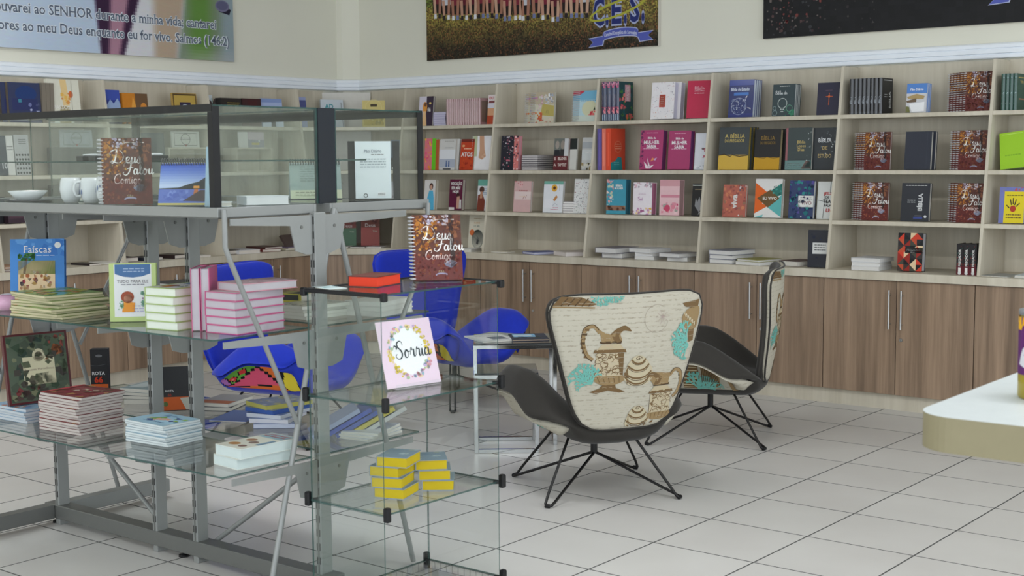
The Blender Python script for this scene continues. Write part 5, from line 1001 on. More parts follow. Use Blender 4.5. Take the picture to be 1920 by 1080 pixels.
for k, (x, y, c, lab) in enumerate(((-5.02, 0.84, (150, 40, 50), 'small red book on the corner worktop'), (-4.93, 0.88, (206, 200, 196), 'white leaflet beside the small red book'), (-4.82, 0.96, (60, 56, 62), 'dark leaflet on the corner worktop'), (-4.70, 1.03, (196, 190, 190), 'pale magazine on the corner worktop'))):
    lay(make_book(lab, 0.12, 0.17, 0.02 if k == 0 else 0.009, c, hard=k == 0), x, y, 0.84, 40 + R_.uniform(-15, 15))
for k, (y, c, lab) in enumerate(((-1.97, (44, 44, 48), 'dark box on the low left wall shelf'), (-1.66, (40, 38, 40), 'black book on the low left wall shelf'))):
    stand(make_book(lab, 0.13, 0.17 - 0.01 * k, 0.03, c, [('b', 0.1, 0.1, 0.9, 0.9, 14, [(90, 90, 96), (70, 66, 66), (150, 150, 150)], 0.08, k)]), -5.19, y, 1.141, 90, 4)
# potted palm on the corner third shelf
e = empty('potted_palm', (-5.14, 0.86, 1.141), 'small palm with thin arching leaves in a white pot, in the corner', 'plant')
obj('pot', MB().lathe([(0, 0), (0.036, 0), (0.042, 0.06), (0.038, 0.06), (0.036, 0.05), (0, 0.05)], 16), m_((226, 226, 222), 0.4), e)
R_ = random.Random(4)
M_LEAF = m_((84, 78, 58), 0.7)
for k in range(9):
    a = k * 2.4 + R_.uniform(-0.3, 0.3); L = R_.uniform(0.16, 0.26); lf = MB()
    st = [(0.6 * L * t * math.cos(a), 0.6 * L * t * math.sin(a), 0.05 + L * (1.5 * t - 0.75 * t * t)) for t in [q / 8 for q in range(9)]]
    st = [(min(x, 0.1), min(max(y, -0.12), 0.15), min(z, 0.255)) for x, y, z in st]
    lf.tube(st, 0.0016, 4)
    for q in range(3, 9):
        p = Vector(st[q]); d = (p - Vector(st[q - 1])).normalized()
        for s in (-1, 1):
            sd_ = d.cross(Vector((0, 0, 1))).normalized() * s
            tip = p + sd_ * 0.05 + d * 0.03 - Vector((0, 0, 0.035))
            lf.add([p, p + d * 0.006, tip], [(0, 1, 2)])
    obj('frond', lf, M_LEAF, e)
# ---------------------------------------------------------------- island shelving
GX0, GX1 = -2.45, -0.588
PX = [-2.17, -1.50, -1.25, -0.565]
def pane(x0, x1, y0, y1, z0, z1):
    """glass sheet: clear faces across its thin direction, green edges around"""
    d = [x1 - x0, y1 - y0, z1 - z0]; thin = d.index(min(d)); mb = MB()
    for k, ax in (('l', 0), ('r', 0), ('f', 1), ('k', 1), ('b', 2), ('t', 2)):
        mb.box(x0, x1, y0, y1, z0, z1, 0 if ax == thin else 1, skip=''.join(q for q in 'lrfkbt' if q != k))
    return mb
GM = [M_GLASS, M_EDGE]
isl = empty('island_shelving', (-1.5, -3.5, 0), 'grey steel island shelving with glass shelves in the left foreground', 'shelving')
def IO(name, mb, mats, parent=None): return obj(name, mb, mats, parent or isl)
OFF = Matrix.Translation((1.5, 3.5, 0))
def isl_box(*a, **k): return MB().box(*a, M=OFF, **k)
for px in PX:
    p = IO('post', MB().bbox(px - 0.014, px + 0.014, -3.545, -3.492, 0.0 if px > -2 else 0.0, 1.36, 0.002, 0, OFF), M_STEEL)
    s = MB()
    z = 0.12
    while z < 1.33:
        s.box(px - 0.009, px - 0.005, -3.5458, -3.5448, z, z + 0.026, M=OFF); s.box(px + 0.005, px + 0.009, -3.5458, -3.5448, z, z + 0.026, M=OFF); z += 0.05
    IO('slot_strip', s, M_SLOT, p)
    IO('groove', MB().box(px - 0.0035, px + 0.0035, -3.5462, -3.5449, 0.05, 1.355, M=OFF), M_DARKSTEEL, p)
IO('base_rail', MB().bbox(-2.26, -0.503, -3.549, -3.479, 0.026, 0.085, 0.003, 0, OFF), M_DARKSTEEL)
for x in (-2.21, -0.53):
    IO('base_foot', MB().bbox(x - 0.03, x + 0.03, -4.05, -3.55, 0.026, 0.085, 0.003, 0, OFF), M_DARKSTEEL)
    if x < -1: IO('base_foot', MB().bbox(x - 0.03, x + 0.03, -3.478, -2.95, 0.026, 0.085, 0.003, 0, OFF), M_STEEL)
    for y in (-4.02, -3.52, -2.98)[:3 if x < -1 else 2]:
        IO('levelling_foot', MB().lathe([(0, 0), (0.022, 0), (0.02, 0.008), (0.007, 0.012), (0.007, 0.027), (0, 0.027)], 10, 0, (x + 1.5, y + 3.5, 0)), M_BLACK)
IO('levelling_foot', MB().lathe([(0, 0), (0.022, 0), (0.02, 0.008), (0.007, 0.012), (0.007, 0.027), (0, 0.027)], 10, 0, (-1.36 + 1.5, -3.515 + 3.5, 0)), M_BLACK)
LEV = {'mid': (0.962, -3.968, -3.552, -3.455, -2.925), 'low': (0.505, -3.945, -3.552, -3.455, -2.99)}
for k, (z, a, b, c, d) in LEV.items():
    for (x0, x1) in ((GX0, -1.372), (-1.370, GX1)):
        for (y0, y1) in ((a, b), (c, d)):
            IO('glass_shelf', pane(x0 + 1.5, x1 + 1.5, y0 + 3.5, y1 + 3.5, z - 0.006, z), GM)
# top trays: aluminium rims with glass plates
for (y0, y1) in ((-3.935, -3.50), (-3.435, -2.915)):
    z0, z1 = 1.356, 1.388
    for nm, bx in (('rim', (GX0, GX1, y0, y0 + 0.014, z0, z1)), ('rim', (GX0, GX1, y1 - 0.014, y1, z0, z1)), ('rim', (GX0, GX0 + 0.014, y0 + 0.0145, y1 - 0.0145, z0, z1)), ('rim', (GX1 - 0.014, GX1, y0 + 0.0145, y1 - 0.0145, z0, z1))):
        IO(nm, MB().bbox(*bx, 0.0015, 0, OFF), M_STEEL)
    IO('glass_shelf', pane(GX0 + 1.5 + 0.0145, GX1 + 1.5 - 0.0145, y0 + 3.5 + 0.0145, y1 + 3.5 - 0.0145, 1.379, 1.386), GM)
    IO('shadow_sheet', MB().box(GX0 + 0.004, GX1 - 0.004, y0 + 0.004, y1 - 0.004, 1.353, 1.3555, M=OFF), M_DARKSTEEL)  # thin dark sheet added to stand in for the shadow line below the rim
def bracket(px, y, s, z, L):
    pl = [(0, 0), (s * L, 0), (s * L, -0.022), (s * 0.10, -0.034), (s * 0.078, -0.12), (s * 0.03, -0.135), (0, -0.135)]
    mb = MB(); n = len(pl); v = [(px + 1.5 - 0.0025, y + 3.5 + a, z + b) for a, b in pl] + [(px + 1.5 + 0.0025, y + 3.5 + a, z + b) for a, b in pl]
    mb.add(v, [tuple(range(n)), tuple(range(2 * n - 1, n - 1, -1))] + [(i, n + i, n + (i + 1) % n, (i + 1) % n) for i in range(n)])
    b = IO('shelf_bracket', mb, M_STEEL)
    IO('screw', MB().tube([(px + 1.5 + 0.002, y + 3.5 + s * 0.05, z - 0.04), (px + 1.5 + 0.005, y + 3.5 + s * 0.05, z - 0.04)], 0.006, 8), M_DARKSTEEL, b)
for px in PX:
    for z, f, k in ((0.953, 0.40, 0.5), (0.496, 0.38, 0.44), (1.352, 0.36, 0.42)):
        bracket(px, -3.546, -1, z, f); bracket(px, -3.491, 1, z, k)
def bar(name, P, w=0.02, t=0.004):
    """flat bar through points in the plane x = const"""
    mb = MB(); mb.tube([(x + 1.5, y + 3.5, z) for x, y, z in P], w / 2, 8, smooth=True)
    return IO(name, mb, M_STEEL)
for x in (-0.572, -2.43):
    bar('end_leg', [(x, -3.432, 1.37), (x, -3.785, 0.012)]); bar('end_leg', [(x, -3.43, 1.37), (x, -3.05, 0.012)])
    bar('end_stay', [(x, -3.921, 1.383), (x, -3.921, 1.26), (x, -3.90, 1.21), (x, -3.625, 0.635)], 0.018); bar('end_stay', [(x, -2.94, 1.375), (x, -2.945, 1.21), (x, -2.965, 1.16), (x, -3.232, 0.72)], 0.018)
for a, b in (((-1.53, 0.075), (-2.14, 0.47)), ((-1.22, 0.075), (-0.60, 0.49))):
    bar('diagonal_brace', [(a[0], -3.47, a[1]), (b[0], -3.46, b[1])], 0.02)

# glass display cases standing on the top trays
def case(y0, y1, outer, sh0, sh1, label):
    e = empty('display_case', (-1.5, (y0 + y1) / 2, 1.3885), label, 'display case')
    X0, X1, H = GX0 + 0.06 + 1.5, -0.622 + 1.5, 0.328; a, b = y0 - (y0 + y1) / 2, y1 - (y0 + y1) / 2; t = 0.005
    obj('side_pane', pane(X0, X1, a, a + t, 0, H), GM, e); obj('side_pane', pane(X0, X1, b - t, b, 0, H), GM, e)
    obj('end_pane', pane(X0, X0 + t, a + t, b - t, 0, H), GM, e); obj('end_pane', pane(X1 - t, X1, a + t, b - t, 0, H), GM, e)
    obj('top_pane', pane(X0, X1, a, b, H, H + t), GM, e)
    obj('glass_shelf', pane(X0 + t + 0.001, X1 - t - 0.001, sh0 - (y0 + y1) / 2, sh1 - (y0 + y1) / 2, 0.148, 0.153), GM, e)
    yo = a if outer < 0 else b; so = -1 if outer < 0 else 1
    obj('edge_strip', MB().box(X0, X1 + 0.002, min(yo, yo + so * 0.003), max(yo, yo + so * 0.003), H - 0.018, H + 0.007), M_BLACK, e)
    obj('edge_strip', MB().box(X0, X1 + 0.002, min(yo, yo - so * 0.02), max(yo, yo - so * 0.02), H + 0.0055, H + 0.007), M_BLACK, e)
    for xx, sx in ((X1, 1), (X0, -1)):
        c = MB(); c.box(min(xx, xx - sx * 0.022), max(xx, xx - sx * 0.022), min(yo, yo + so * 0.003), max(yo, yo + so * 0.003), 0.0, H - 0.0185)
        c.box(min(xx, xx + sx * 0.003), max(xx, xx + sx * 0.003), min(yo + so * 0.003, yo - so * 0.026), max(yo + so * 0.003, yo - so * 0.026), 0.0, H)
        obj('corner_strip', c, M_BLACK, e)
    return e
c1 = case(-3.918, -3.458, -1, -3.715, -3.465, 'long glass display case with black edges, nearer of the two')
c2 = case(-3.372, -2.915, 1, -3.365, -3.21, 'long glass display case with black edges, farther of the two')
f = obj('filler_panel', MB().box(-0.64 + 1.5, -0.619 + 1.5, -3.456 + 3.1435, -3.374 + 3.1435, -0.001, 0.333), M_NAVYBLACK, c2)

def facing(x, y): return math.degrees(math.atan2(-6.8 - y, 2.907 - x)) + 90
ZC = 1.387
# in the near case
stand(make_book('autumn forest spiral book with white script inside the display case', 0.172, 0.235, 0.02, (92, 52, 42), DF, spiral=True), -1.215, -3.825, ZC, 50, 2)
def calendar(name, label, x, y, z, rz, front, back, w=0.17, h=0.155):
    e = empty('desk_calendar', (x, y, z), label, 'calendar', None, math.radians(rz))
    a = math.radians(20)
    for s, nm, ops in ((-1, 'front_card', front), (1, 'back_card', back)):
        M = Matrix.Translation((0, s * h * math.sin(a), 0)) @ Matrix.Rotation(s * a, 4, 'X')
        o = obj(nm, MB().box(-w / 2, w / 2, -0.002, 0.002, 0.002, h, 0, M), m_((206, 210, 214), 0.5), e)
        pl = lambda px, py, lift, M=M, s=s: M @ Vector(((px - w / 2) * (1 if s < 0 else -1), s * (0.002 + lift), py + 0.002))
        obj('card_print', print_mb(ops, w, h - 0.004, pl), M_PRINT, o)
    sp = MB()
    for k in range(20):
        xx = -w / 2 + w * (k + 0.5) / 20
        sp.tube([(xx, 0.013 * math.cos(q * PI / 4), h * math.cos(a) + 0.004 + 0.013 * math.sin(q * PI / 4)) for q in range(8)], 0.0018, 4, closed=True)
    obj('spiral_binding', sp, m_((60, 60, 64), 0.3, 0.3), e)
    obj('base_card', MB().box(-w / 2, w / 2, -h * math.sin(a), h * math.sin(a), 0, 0.0018), m_((44, 50, 70), 0.5), e)
    return e
SKY = [('r', 0, j / 16, 1, (j + 1) / 16.0, mixc((196, 210, 236), (56, 90, 190), abs(j / 15 - 0.45) * 1.8)) for j in range(16)]
calendar('desk_calendar', 'desk calendar with a blue lake at dusk inside the near case', -0.915, -3.80, ZC, 36, SKY + [('r', 0, 0.08, 1, 0.4, (96, 116, 190)), ('b', 0.1, 0.1, 0.6, 0.36, 14, [(120, 140, 206), (80, 100, 180)], 0.1, 3), ('p', [(0, 0.4), (0.4, 0.42), (0.6, 0.5), (0.8, 0.56), (1, 0.72), (1, 0.38), (0, 0.38)], (36, 40, 44)), ('r', 0.7, 0.4, 0.82, 0.46, (226, 150, 60)), ('p', [(0.7, 0.2), (0.8, 0.2), (0.8, 0.38), (0.72, 0.38)], (190, 110, 60)), ('p', [(0.5, 0.1), (1, 0.08), (1, 0.36), (0.85, 0.36)], (70, 56, 60)), ('r', 0, 0, 1, 0.05, (206, 190, 110))], [('r', 0, 0, 1, 1, (206, 208, 206))])
M_PORC = mat('white_porcelain', (222, 224, 226), 0.25, coat=0.3)
for k, (x, y, lab) in enumerate(((-1.60, -3.80, 'rounded white mug with blue marks, nearer the window of the case'), (-1.50, -3.78, 'rounded white mug beside the autumn spiral book'), (-1.415, -3.77, 'white mug half hidden behind the autumn spiral book'))):
    e = empty('mug', (x, y, ZC), lab, 'mug', None, k * 1.9 + 2.4)
    obj('body', MB().lathe([(0, 0), (0.026, 0), (0.036, 0.02), (0.041, 0.05), (0.038, 0.08), (0.033, 0.094), (0.030, 0.094), (0.035, 0.078), (0.036, 0.03), (0, 0.01)], 24), M_PORC, e)
    obj('handle', MB().tube(spline([(0.036, 0, 0.078), (0.056, 0, 0.074), (0.062, 0, 0.05), (0.054, 0, 0.028), (0.038, 0, 0.026)], 4), 0.005, 8), M_PORC, e)
    pr = MB()
    for q in range(9):
        a = q * 0.31 - 2.2; zz = 0.03 + 0.008 * (q % 4)
        pr.add([(0.0418 * math.cos(a + u), 0.0418 * math.sin(a + u), zz + v) for u, v in ((0, 0), (0.16, 0.004), (0.14, 0.02), (0.02, 0.018))], [(0, 1, 2, 3)], 0, rgb(((96, 120, 170), (120, 130, 160))[q % 2]))
    obj('motif', pr, M_PRINT, e)
for k in range(5):
    x = -1.72 + 0.08 * k
    e = empty('boxed_pen', (x, -3.595, ZC + 0.1545), '%s of five black boxed pens slanting on the glass shelf of the case' % NTH[k], 'pen', 'boxed pens on the case shelf', math.radians(96))
    obj('box', MB().bbox(-0.09, 0.09, -0.018, 0.018, 0, 0.02, 0.002), m_((38, 40, 42), 0.3), e)
    obj('pen', MB().tube([(-0.07, 0, 0.024), (-0.03, 0, 0.024), (0.06, 0, 0.024), (0.075, 0, 0.024)], [0.003, 0.005, 0.005, 0.002], 8), m_((210, 212, 214), 0.25, 0.3), e)
e = empty('jar', (-1.0, -3.70, ZC), 'small clear jar with a grey lid beside the lake calendar', 'jar')
obj('body', MB().lathe([(0, 0.002), (0.022, 0.002), (0.026, 0.01), (0.026, 0.04), (0.02, 0.05)], 18), M_GLASS, e); obj('lid', MB().lathe([(0.021, 0.05), (0.022, 0.05), (0.022, 0.062), (0, 0.064)], 18), m_((150, 156, 158), 0.35), e)
e = empty('bowl', (-1.92, -3.78, ZC), 'white shallow bowl at the left end of the near case', 'bowl')
obj('body', MB().lathe([(0, 0.004), (0.03, 0), (0.05, 0.012), (0.075, 0.04), (0.073, 0.041), (0.048, 0.016), (0, 0.008)], 24), M_PORC, e)
obj('saucer', MB().lathe([(0, 0), (0.085, 0.0), (0.09, 0.006), (0, 0.003)], 24), m_((60, 64, 70), 0.4), e)
lay(make_book('pale green glass tray box between the bowl and the mugs', 0.12, 0.16, 0.02, (150, 170, 164), cat='box', name='tray_box'), -1.74, -3.62, ZC, 20)
lay(make_book('white book lying at the right end of the near case', 0.11, 0.155, 0.03, (214, 216, 218), pages=(222, 222, 222)), -0.75, -3.60, ZC, -24)
stand(make_book('thin pale blue book standing edge-on in the near case', 0.13, 0.2, 0.018, (150, 176, 190), edge=(170, 190, 200)), -0.80, -3.80, ZC, 138, -3)
lay(make_book('white folded card at the corner of the near case', 0.05, 0.05, 0.016, (222, 226, 228), cat='card', name='place_card'), -0.70, -3.82, ZC, 30)
# in the far case
calendar('desk_calendar', 'desk calendar seen from its pale printed back in the far case', -1.07, -3.05, ZC, 232, [('r', 0, 0, 1, 1, (150, 156, 160))], [('r', 0, 0.2, 1, 1, (150, 166, 164)), ('r', 0, 0, 1, 0.24, (206, 208, 180)), ('x', 0.2, 0.45, 0.85, 0.92, 7, (120, 136, 136)), ('d', 0.66, 0.14, 0.06, (110, 130, 60)), ('o', 0.84, 0.15, 0.04, 0.015, (80, 84, 80)), ('x', 0.1, 0.05, 0.5, 0.2, 2, (150, 150, 130))], 0.2, 0.15)
e = empty('book_easel', (-0.745, -3.05, ZC), 'black easel holding a white packaged devotional in the far case', 'easel', None, math.radians(46))
for s in (-1, 1):
    obj('arm', MB().box(s * 0.085 - 0.013, s * 0.085 + 0.013, -0.004, 0.004, 0, 0.225, 0, Matrix.Rotation(math.radians(-9), 4, 'X')), M_BLACK, e)
obj('ledge', MB().box(-0.098, 0.098, -0.028, -0.006, 0, 0.004), M_BLACK, e)
stand(make_book('white packaged devotional standing on the black easel', 0.135, 0.218, 0.012, (206, 212, 216), [('r', 0.06, 0.04, 0.94, 0.96, (214, 220, 222)), ('T', 'Pão Diário', 0.5, 0.83, 0.05, (150, 156, 162), 0.7), ('x', 0.45, 0.74, 0.8, 0.78, 1, (150, 150, 150)), ('x', 0.14, 0.52, 0.86, 0.7, 4, (150, 160, 164)), ('r', 0.62, 0.04, 0.84, 0.11, (236, 236, 236))] + [('r', 0.63 + 0.03 * q, 0.05, 0.645 + 0.03 * q + 0.004 * (q % 2), 0.1, (60, 60, 60)) for q in range(7)] + [('o', 0.28, 0.05, 0.05, 0.02, (60, 60, 60))], hard=False), -0.736, -3.064, ZC + 0.0042, 46, 9)

# goods on the glass shelves ------------------------------------------------
ZM, ZL = 0.9622, 0.5052
stand(make_book('large blue picture book with a palm tree leaning on the left glass shelf', 0.215, 0.262, 0.034, (56, 116, 186), [('r', 0, 0, 1, 1, (70, 132, 200)), ('b', 0, 0.7, 1, 1, 14, [(96, 156, 216), (56, 116, 190)], 0.14, 2), ('q', 'Faíscas', 0.5, 0.84, 0.11, WH, 0.82), ('x', 0.3, 0.72, 0.85, 0.75, 1, (180, 200, 226)), ('d', 0.88, 0.9, 0.06, (226, 230, 226)), ('r', 0.15, 0.04, 0.83, 0.66, (216, 190, 150)), ('r', 0.15, 0.45, 0.83, 0.66, (122, 170, 60)), ('p', [(0.15, 0.5), (0.4, 0.66), (0.15, 0.66)], (120, 180, 220)), ('b', 0.18, 0.1, 0.8, 0.5, 44, [(196, 60, 80), (226, 180, 90), (120, 50, 90), (240, 236, 226), (206, 110, 60), (60, 60, 80)], 0.07, 6), ('l', [(0.26, 0.46), (0.3, 0.7)], 0.05, (110, 70, 40)), ('b', 0.14, 0.66, 0.46, 0.78, 16, [(40, 96, 50), (60, 120, 60)], 0.09, 4), ('r', 0, 0, 1, 0.05, (80, 140, 60))], spine=(40, 96, 150), pages=(40, 90, 140), edge=(44, 96, 150)), -2.075, -3.655, ZM, 44, 8)
GRN = [('r', 0, 0, 1, 1, (124, 180, 70)), ('b', 0, 0, 1, 1, 40, [(190, 200, 70), (96, 160, 60), (206, 180, 60), (140, 150, 170), (226, 120, 60)], 0.13, 6)]
pile((0.29, 0.23, 0.0095, (112, 126, 62), GRN), 9, -1.645, -3.835, ZM, 0, '{} green and yellow magazine of the pile before the blue picture book', 'green magazine pile', jit=0.016, jrot=8, pages=(186, 178, 146), hard=False, name='magazine', cat='magazine', gloss=True)
TP = [('r', 0, 0, 1, 1, (178, 196, 130)), ('r', 0.1, 0.08, 0.9, 0.98, (214, 216, 216)), ('p', [(0.12, 0.98), (0.12, 0.82), (0.3, 0.77), (0.5, 0.755), (0.7, 0.77), (0.88, 0.82), (0.88, 0.98)], (70, 106, 150)), ('x', 0.3, 0.83, 0.75, 0.92, 2, (150, 170, 196)), ('q', 'TUDO PARA ELE', 0.5, 0.69, 0.05, (96, 90, 96), 0.7), ('x', 0.25, 0.6, 0.75, 0.65, 1, (140, 140, 146)), ('e', 0.38, 0.42, 0.14, 0.1, (150, 74, 50)), ('e', 0.4, 0.39, 0.1, 0.08, (226, 170, 140)), ('p', [(0.26, 0.16), (0.52, 0.16), (0.54, 0.32), (0.3, 0.34)], (214, 140, 50)), ('b', 0.15, 0.2, 0.3, 0.36, 8, [(110, 150, 120), (130, 170, 140)], 0.06, 2), ('b', 0.66, 0.24, 0.88, 0.52, 16, [(150, 130, 150), (100, 140, 120), (120, 160, 140)], 0.06, 3), ('x', 0.5, 0.14, 0.86, 0.28, 3, (170, 170, 200))]
stand(make_book('green framed devotional with a child drawing standing on the middle shelf', 0.165, 0.21, 0.034, (176, 194, 120), TP, edge=(176, 196, 160), pages=(190, 200, 170)), -1.235, -3.80, ZM, 46, 3)
pile((0.15, 0.2, 0.0285, (160, 178, 120), TP), 5, -0.96, -3.80, ZM, 4, '{} pale green devotional in the pile behind the steel post', 'pale green devotional pile', pages=(206, 212, 200), jit=0.004, jrot=4)
for k in range(2):
    stand(make_book(('left' if k == 0 else 'right') + ' of two white pink-edged books standing on the middle shelf', 0.15, 0.215, 0.03, (190, 90, 130), edge=(174, 168, 174), group='standing pink edged books'), -0.86 + 0.033 * k * 0.8, -3.80 + 0.033 * k * 0.62, ZM, -50, 0)
PK = [('r', 0, 0, 1, 1, (196, 170, 176)), ('b', 0, 0, 1, 1, 24, [(206, 186, 190), (176, 140, 150), (220, 206, 206)], 0.12, 2)]
pile((0.15, 0.225, 0.0275, (186, 84, 128), PK), 5, -0.70, -3.735, ZM, 2, '{} of five pink edged white books stacked on the middle shelf', 'stack of pink edged books', pages=(174, 168, 174), jit=0.004, jrot=2)
lay(make_book('pink edged book lying across the top of the pink edged stack', 0.15, 0.225, 0.0275, (196, 140, 150), PK, pages=(176, 172, 176)), -0.685, -3.69, ZM + 5 * 0.028, -6)
e = empty('wrapped_gift', (-1.99, -3.84, ZM), 'round pink gift in clear wrap at the left edge of the middle shelf', 'gift')
obj('body', MB().lathe([(0, 0), (0.05, 0.0), (0.068, 0.02), (0.07, 0.035), (0.055, 0.055), (0, 0.062)], 20), m_((206, 160, 186), 0.3, 0.4), e)
obj('label', MB().lathe([(0.03, 0.0602), (0.0, 0.0635)], 16), m_((226, 216, 226), 0.4), e)
for k in range(5):
    lay(make_book('%s of the white and dark booklets stacked behind the green magazines' % ('bottom' if k == 0 else ORD[4 - k]), 0.16, 0.21, 0.014, (206, 206, 206) if k % 2 else (70, 70, 74), hard=False, group='booklets behind the green magazines', cat='booklet', name='booklet'), -1.78 + 0.004 * k, -3.18, ZM + 0.0146 * k - 0.0, 12 - 4 * k)
CB = [('r', 0, 0, 1, 1, (196, 198, 180)), ('b', 0, 0, 1, 1, 30, [(120, 130, 110), (160, 160, 130), (220, 220, 206), (96, 100, 96)], 0.12, 6)]
pile((0.17, 0.22, 0.0125, (190, 190, 176), CB), 4, -0.82, -3.31, ZM, -4, '{} pale booklet in the pile beyond the pink edged books', 'pale booklet pile beyond the pink books', pages=(206, 206, 196), jit=0.012, jrot=4, hard=False, name='booklet', cat='booklet', gloss=True)
pile((0.16, 0.22, 0.018, (206, 206, 200), None), 3, -0.68, -3.10, ZM, 10, '{} white wrapped book in the pile at the right end', 'white wrapped book pile', pages=(214, 214, 208), jit=0.003, jrot=1)
for k, (c, lab) in enumerate((((206, 206, 206), 'white small box under the yellow labelled one'), ((170, 160, 60), 'small yellow and black box behind the pink edged stack'))):
    lay(make_book(lab, 0.09, 0.12, 0.035, c, [('r', 0.1, 0.1, 0.9, 0.6, (60, 60, 56))] if k else None, [('r', 0.3, 0.1, 0.9, 0.9, (60, 60, 56))] if k else None, cat='box', name='small_box'), -1.0, -3.23, ZM + 0.0356 * k, 100)
# lower shelves
RM = [('r', 0, 0, 1, 1, (146, 70, 72)), ('b', 0, 0, 1, 1, 40, [(170, 90, 84), (120, 60, 56), (196, 150, 100), (160, 60, 80), (110, 84, 60)], 0.12, 7), ('b', 0.3, 0.3, 0.8, 0.7, 12, [(206, 180, 140), (120, 90, 70), (226, 206, 190)], 0.1, 2), ('r', 0, 0, 0.08, 1, (206, 84, 90))]
pile((0.25, 0.205, 0.0108, (92, 44, 46), RM, [('r', 0, 0, 1, 1, (190, 66, 76))]), 13, -1.685, -3.735, ZL, 2, '{} red magazine in the thick pile on the low glass shelf', 'thick pile of red magazines', pages=(180, 172, 166), jit=0.006, jrot=2.5, hard=False, name='magazine', cat='magazine')
BB2 = [('r', 0, 0, 1, 1, (170, 206, 226)), ('b', 0.2, 0.25, 0.95, 0.75, 14, [(150, 190, 70), (120, 170, 80), (226, 170, 150), (60, 70, 130), (226, 200, 170)], 0.14, 3), ('x', 0.25, 0.16, 0.8, 0.26, 1, (70, 100, 150)), ('b', 0.3, 0.7, 0.8, 0.9, 5, [(130, 170, 206)], 0.12, 4)]
pile((0.23, 0.17, 0.0085, (140, 150, 156), BB2), 9, -1.235, -3.685, ZL, 2, '{} pale blue booklet in the pile beside the red magazines', 'pale blue booklet pile', pages=(196, 204, 204), jit=0.006, jrot=3, hard=False, name='booklet', cat='booklet')
for k in range(2):
    lay(make_book(('upper' if k else 'lower') + ' of two white game boxes with small pictures at the low shelf end', 0.14, 0.245, 0.036, (206, 212, 206), [('r', 0, 0, 1, 1, (214, 214, 200)), ('r', 0.05, 0.72, 0.95, 0.98, (150, 180, 190)), ('e', 0.3, 0.5, 0.16, 0.08, (160, 120, 90)), ('e', 0.6, 0.4, 0.14, 0.07, (130, 110, 100)), ('e', 0.3, 0.2, 0.18, 0.08, (176, 130, 80)), ('e', 0.7, 0.16, 0.12, 0.06, (120, 90, 80)), ('x', 0.1, 0.76, 0.9, 0.94, 2, (190, 100, 110)), ('r', 0.86, 0.3, 1, 0.62, (120, 150, 170))], None, pages=(190, 202, 200), cat='box', name='game_box', group='white game boxes'), -0.685 + 0.01 * k, -3.72, ZL + 0.0368 * k, -6 + 3 * k)
stand(make_book('dark red framed board book with leaves around a cream plate', 0.265, 0.285, 0.022, (84, 34, 38), [('r', 0.035, 0.03, 0.965, 0.97, (84, 96, 80)), ('b', 0.04, 0.04, 0.96, 0.96, 110, [(60, 78, 60), (92, 106, 82), (74, 84, 70), (70, 66, 60), (120, 124, 96), (50, 66, 58), (84, 96, 76)], 0.11, 4), ('b', 0.55, 0.6, 0.92, 0.95, 9, [(140, 72, 64), (160, 96, 60)], 0.09, 2), ('b', 0.05, 0.05, 0.5, 0.25, 8, [(120, 60, 60), (90, 70, 66)], 0.09, 3), ('r', 0.26, 0.26, 0.76, 0.66, (206, 200, 168)), ('d', 0.52, 0.68, 0.1, (206, 200, 168)), ('d', 0.52, 0.67, 0.065, (100, 76, 76)), ('q', 'Presente Maravilhoso', 0.51, 0.48, 0.035, (120, 90, 96), 0.46), ('q', 'PARA COLORIR', 0.51, 0.34, 0.035, (150, 146, 130), 0.4)], pages=(84, 34, 38), edge=(84, 34, 38)), -2.03, -3.69, ZL + 5 * 0.0113, 80, 10)
def rota(label, x, y, rz, w, h, t, lean, ops):
    return stand(make_book(label, w, h, t, (32, 32, 34), ops, hard=False, edge=(40, 40, 44), cat='box', name='game_box'), x, y, ZL, rz, lean)
rota('narrow black game box with red numerals and an orange foot', -2.29, -3.225, 44, 0.075, 0.205, 0.05, 0, [('r', 0, 0, 1, 0.24, (206, 96, 40)), ('T', 'ROTA', 0.46, 0.48, 0.07, (206, 206, 206), 0.8), ('T', '66', 0.46, 0.34, 0.13, (196, 60, 34), 0.9), ('d', 0.5, 0.11, 0.14, (222, 206, 196)), ('e', 0.5, 0.86, 0.2, 0.03, (110, 110, 112)), ('c', [(0, 0.66), (0.4, 0.64), (0.9, 0.68)], 0.02, (90, 90, 96))])
rota('wide black game box with an orange foot between the steel posts', -1.66, -3.29, 50, 0.165, 0.18, 0.05, 14, [('r', 0, 0, 1, 0.3, (206, 96, 40)), ('T', 'ROTA', 0.3, 0.44, 0.05, (190, 190, 190), 0.25), ('T', '66', 0.3, 0.35, 0.06, (150, 56, 40), 0.2), ('p', [(0.7, 0.0), (1, 0), (1, 0.3), (0.55, 0.27)], (190, 190, 176)), ('d', 0.2, 0.14, 0.06, (90, 110, 60))])
DK = [((206, 206, 200), 0.02), ((40, 44, 50), 0.014), ((60, 80, 90), 0.014), ((150, 170, 176), 0.016)]
z = ZL
for k, (c, t) in enumerate(DK):
    lay(make_book('%s of four mixed booklets stacked beside the narrow black box' % ('bottom' if k == 0 else ORD[3 - k]), 0.15, 0.2, t, c, [('r', 0.1, 0.2, 0.6, 0.8, (206, 214, 216))] if k == 3 else None, hard=False, group='mixed booklets by the black box', cat='booklet', name='booklet'), -1.99, -3.19, z, 34 - 6 * k); z += t + 0.0005
z = ZL
for k, (c, t, rz) in enumerate((((56, 60, 66), 0.018, 28), ((176, 172, 168), 0.016, 20))):
    lay(make_book(('upper pale' if k else 'lower dark') + ' book behind the right of the wide black box', 0.15, 0.21, t, c, [('r', 0, 0, 1, 0.3, (190, 110, 70))] if k else None), -1.60 + 0.01 * k, -3.10, z, rz); z += t + 0.0006
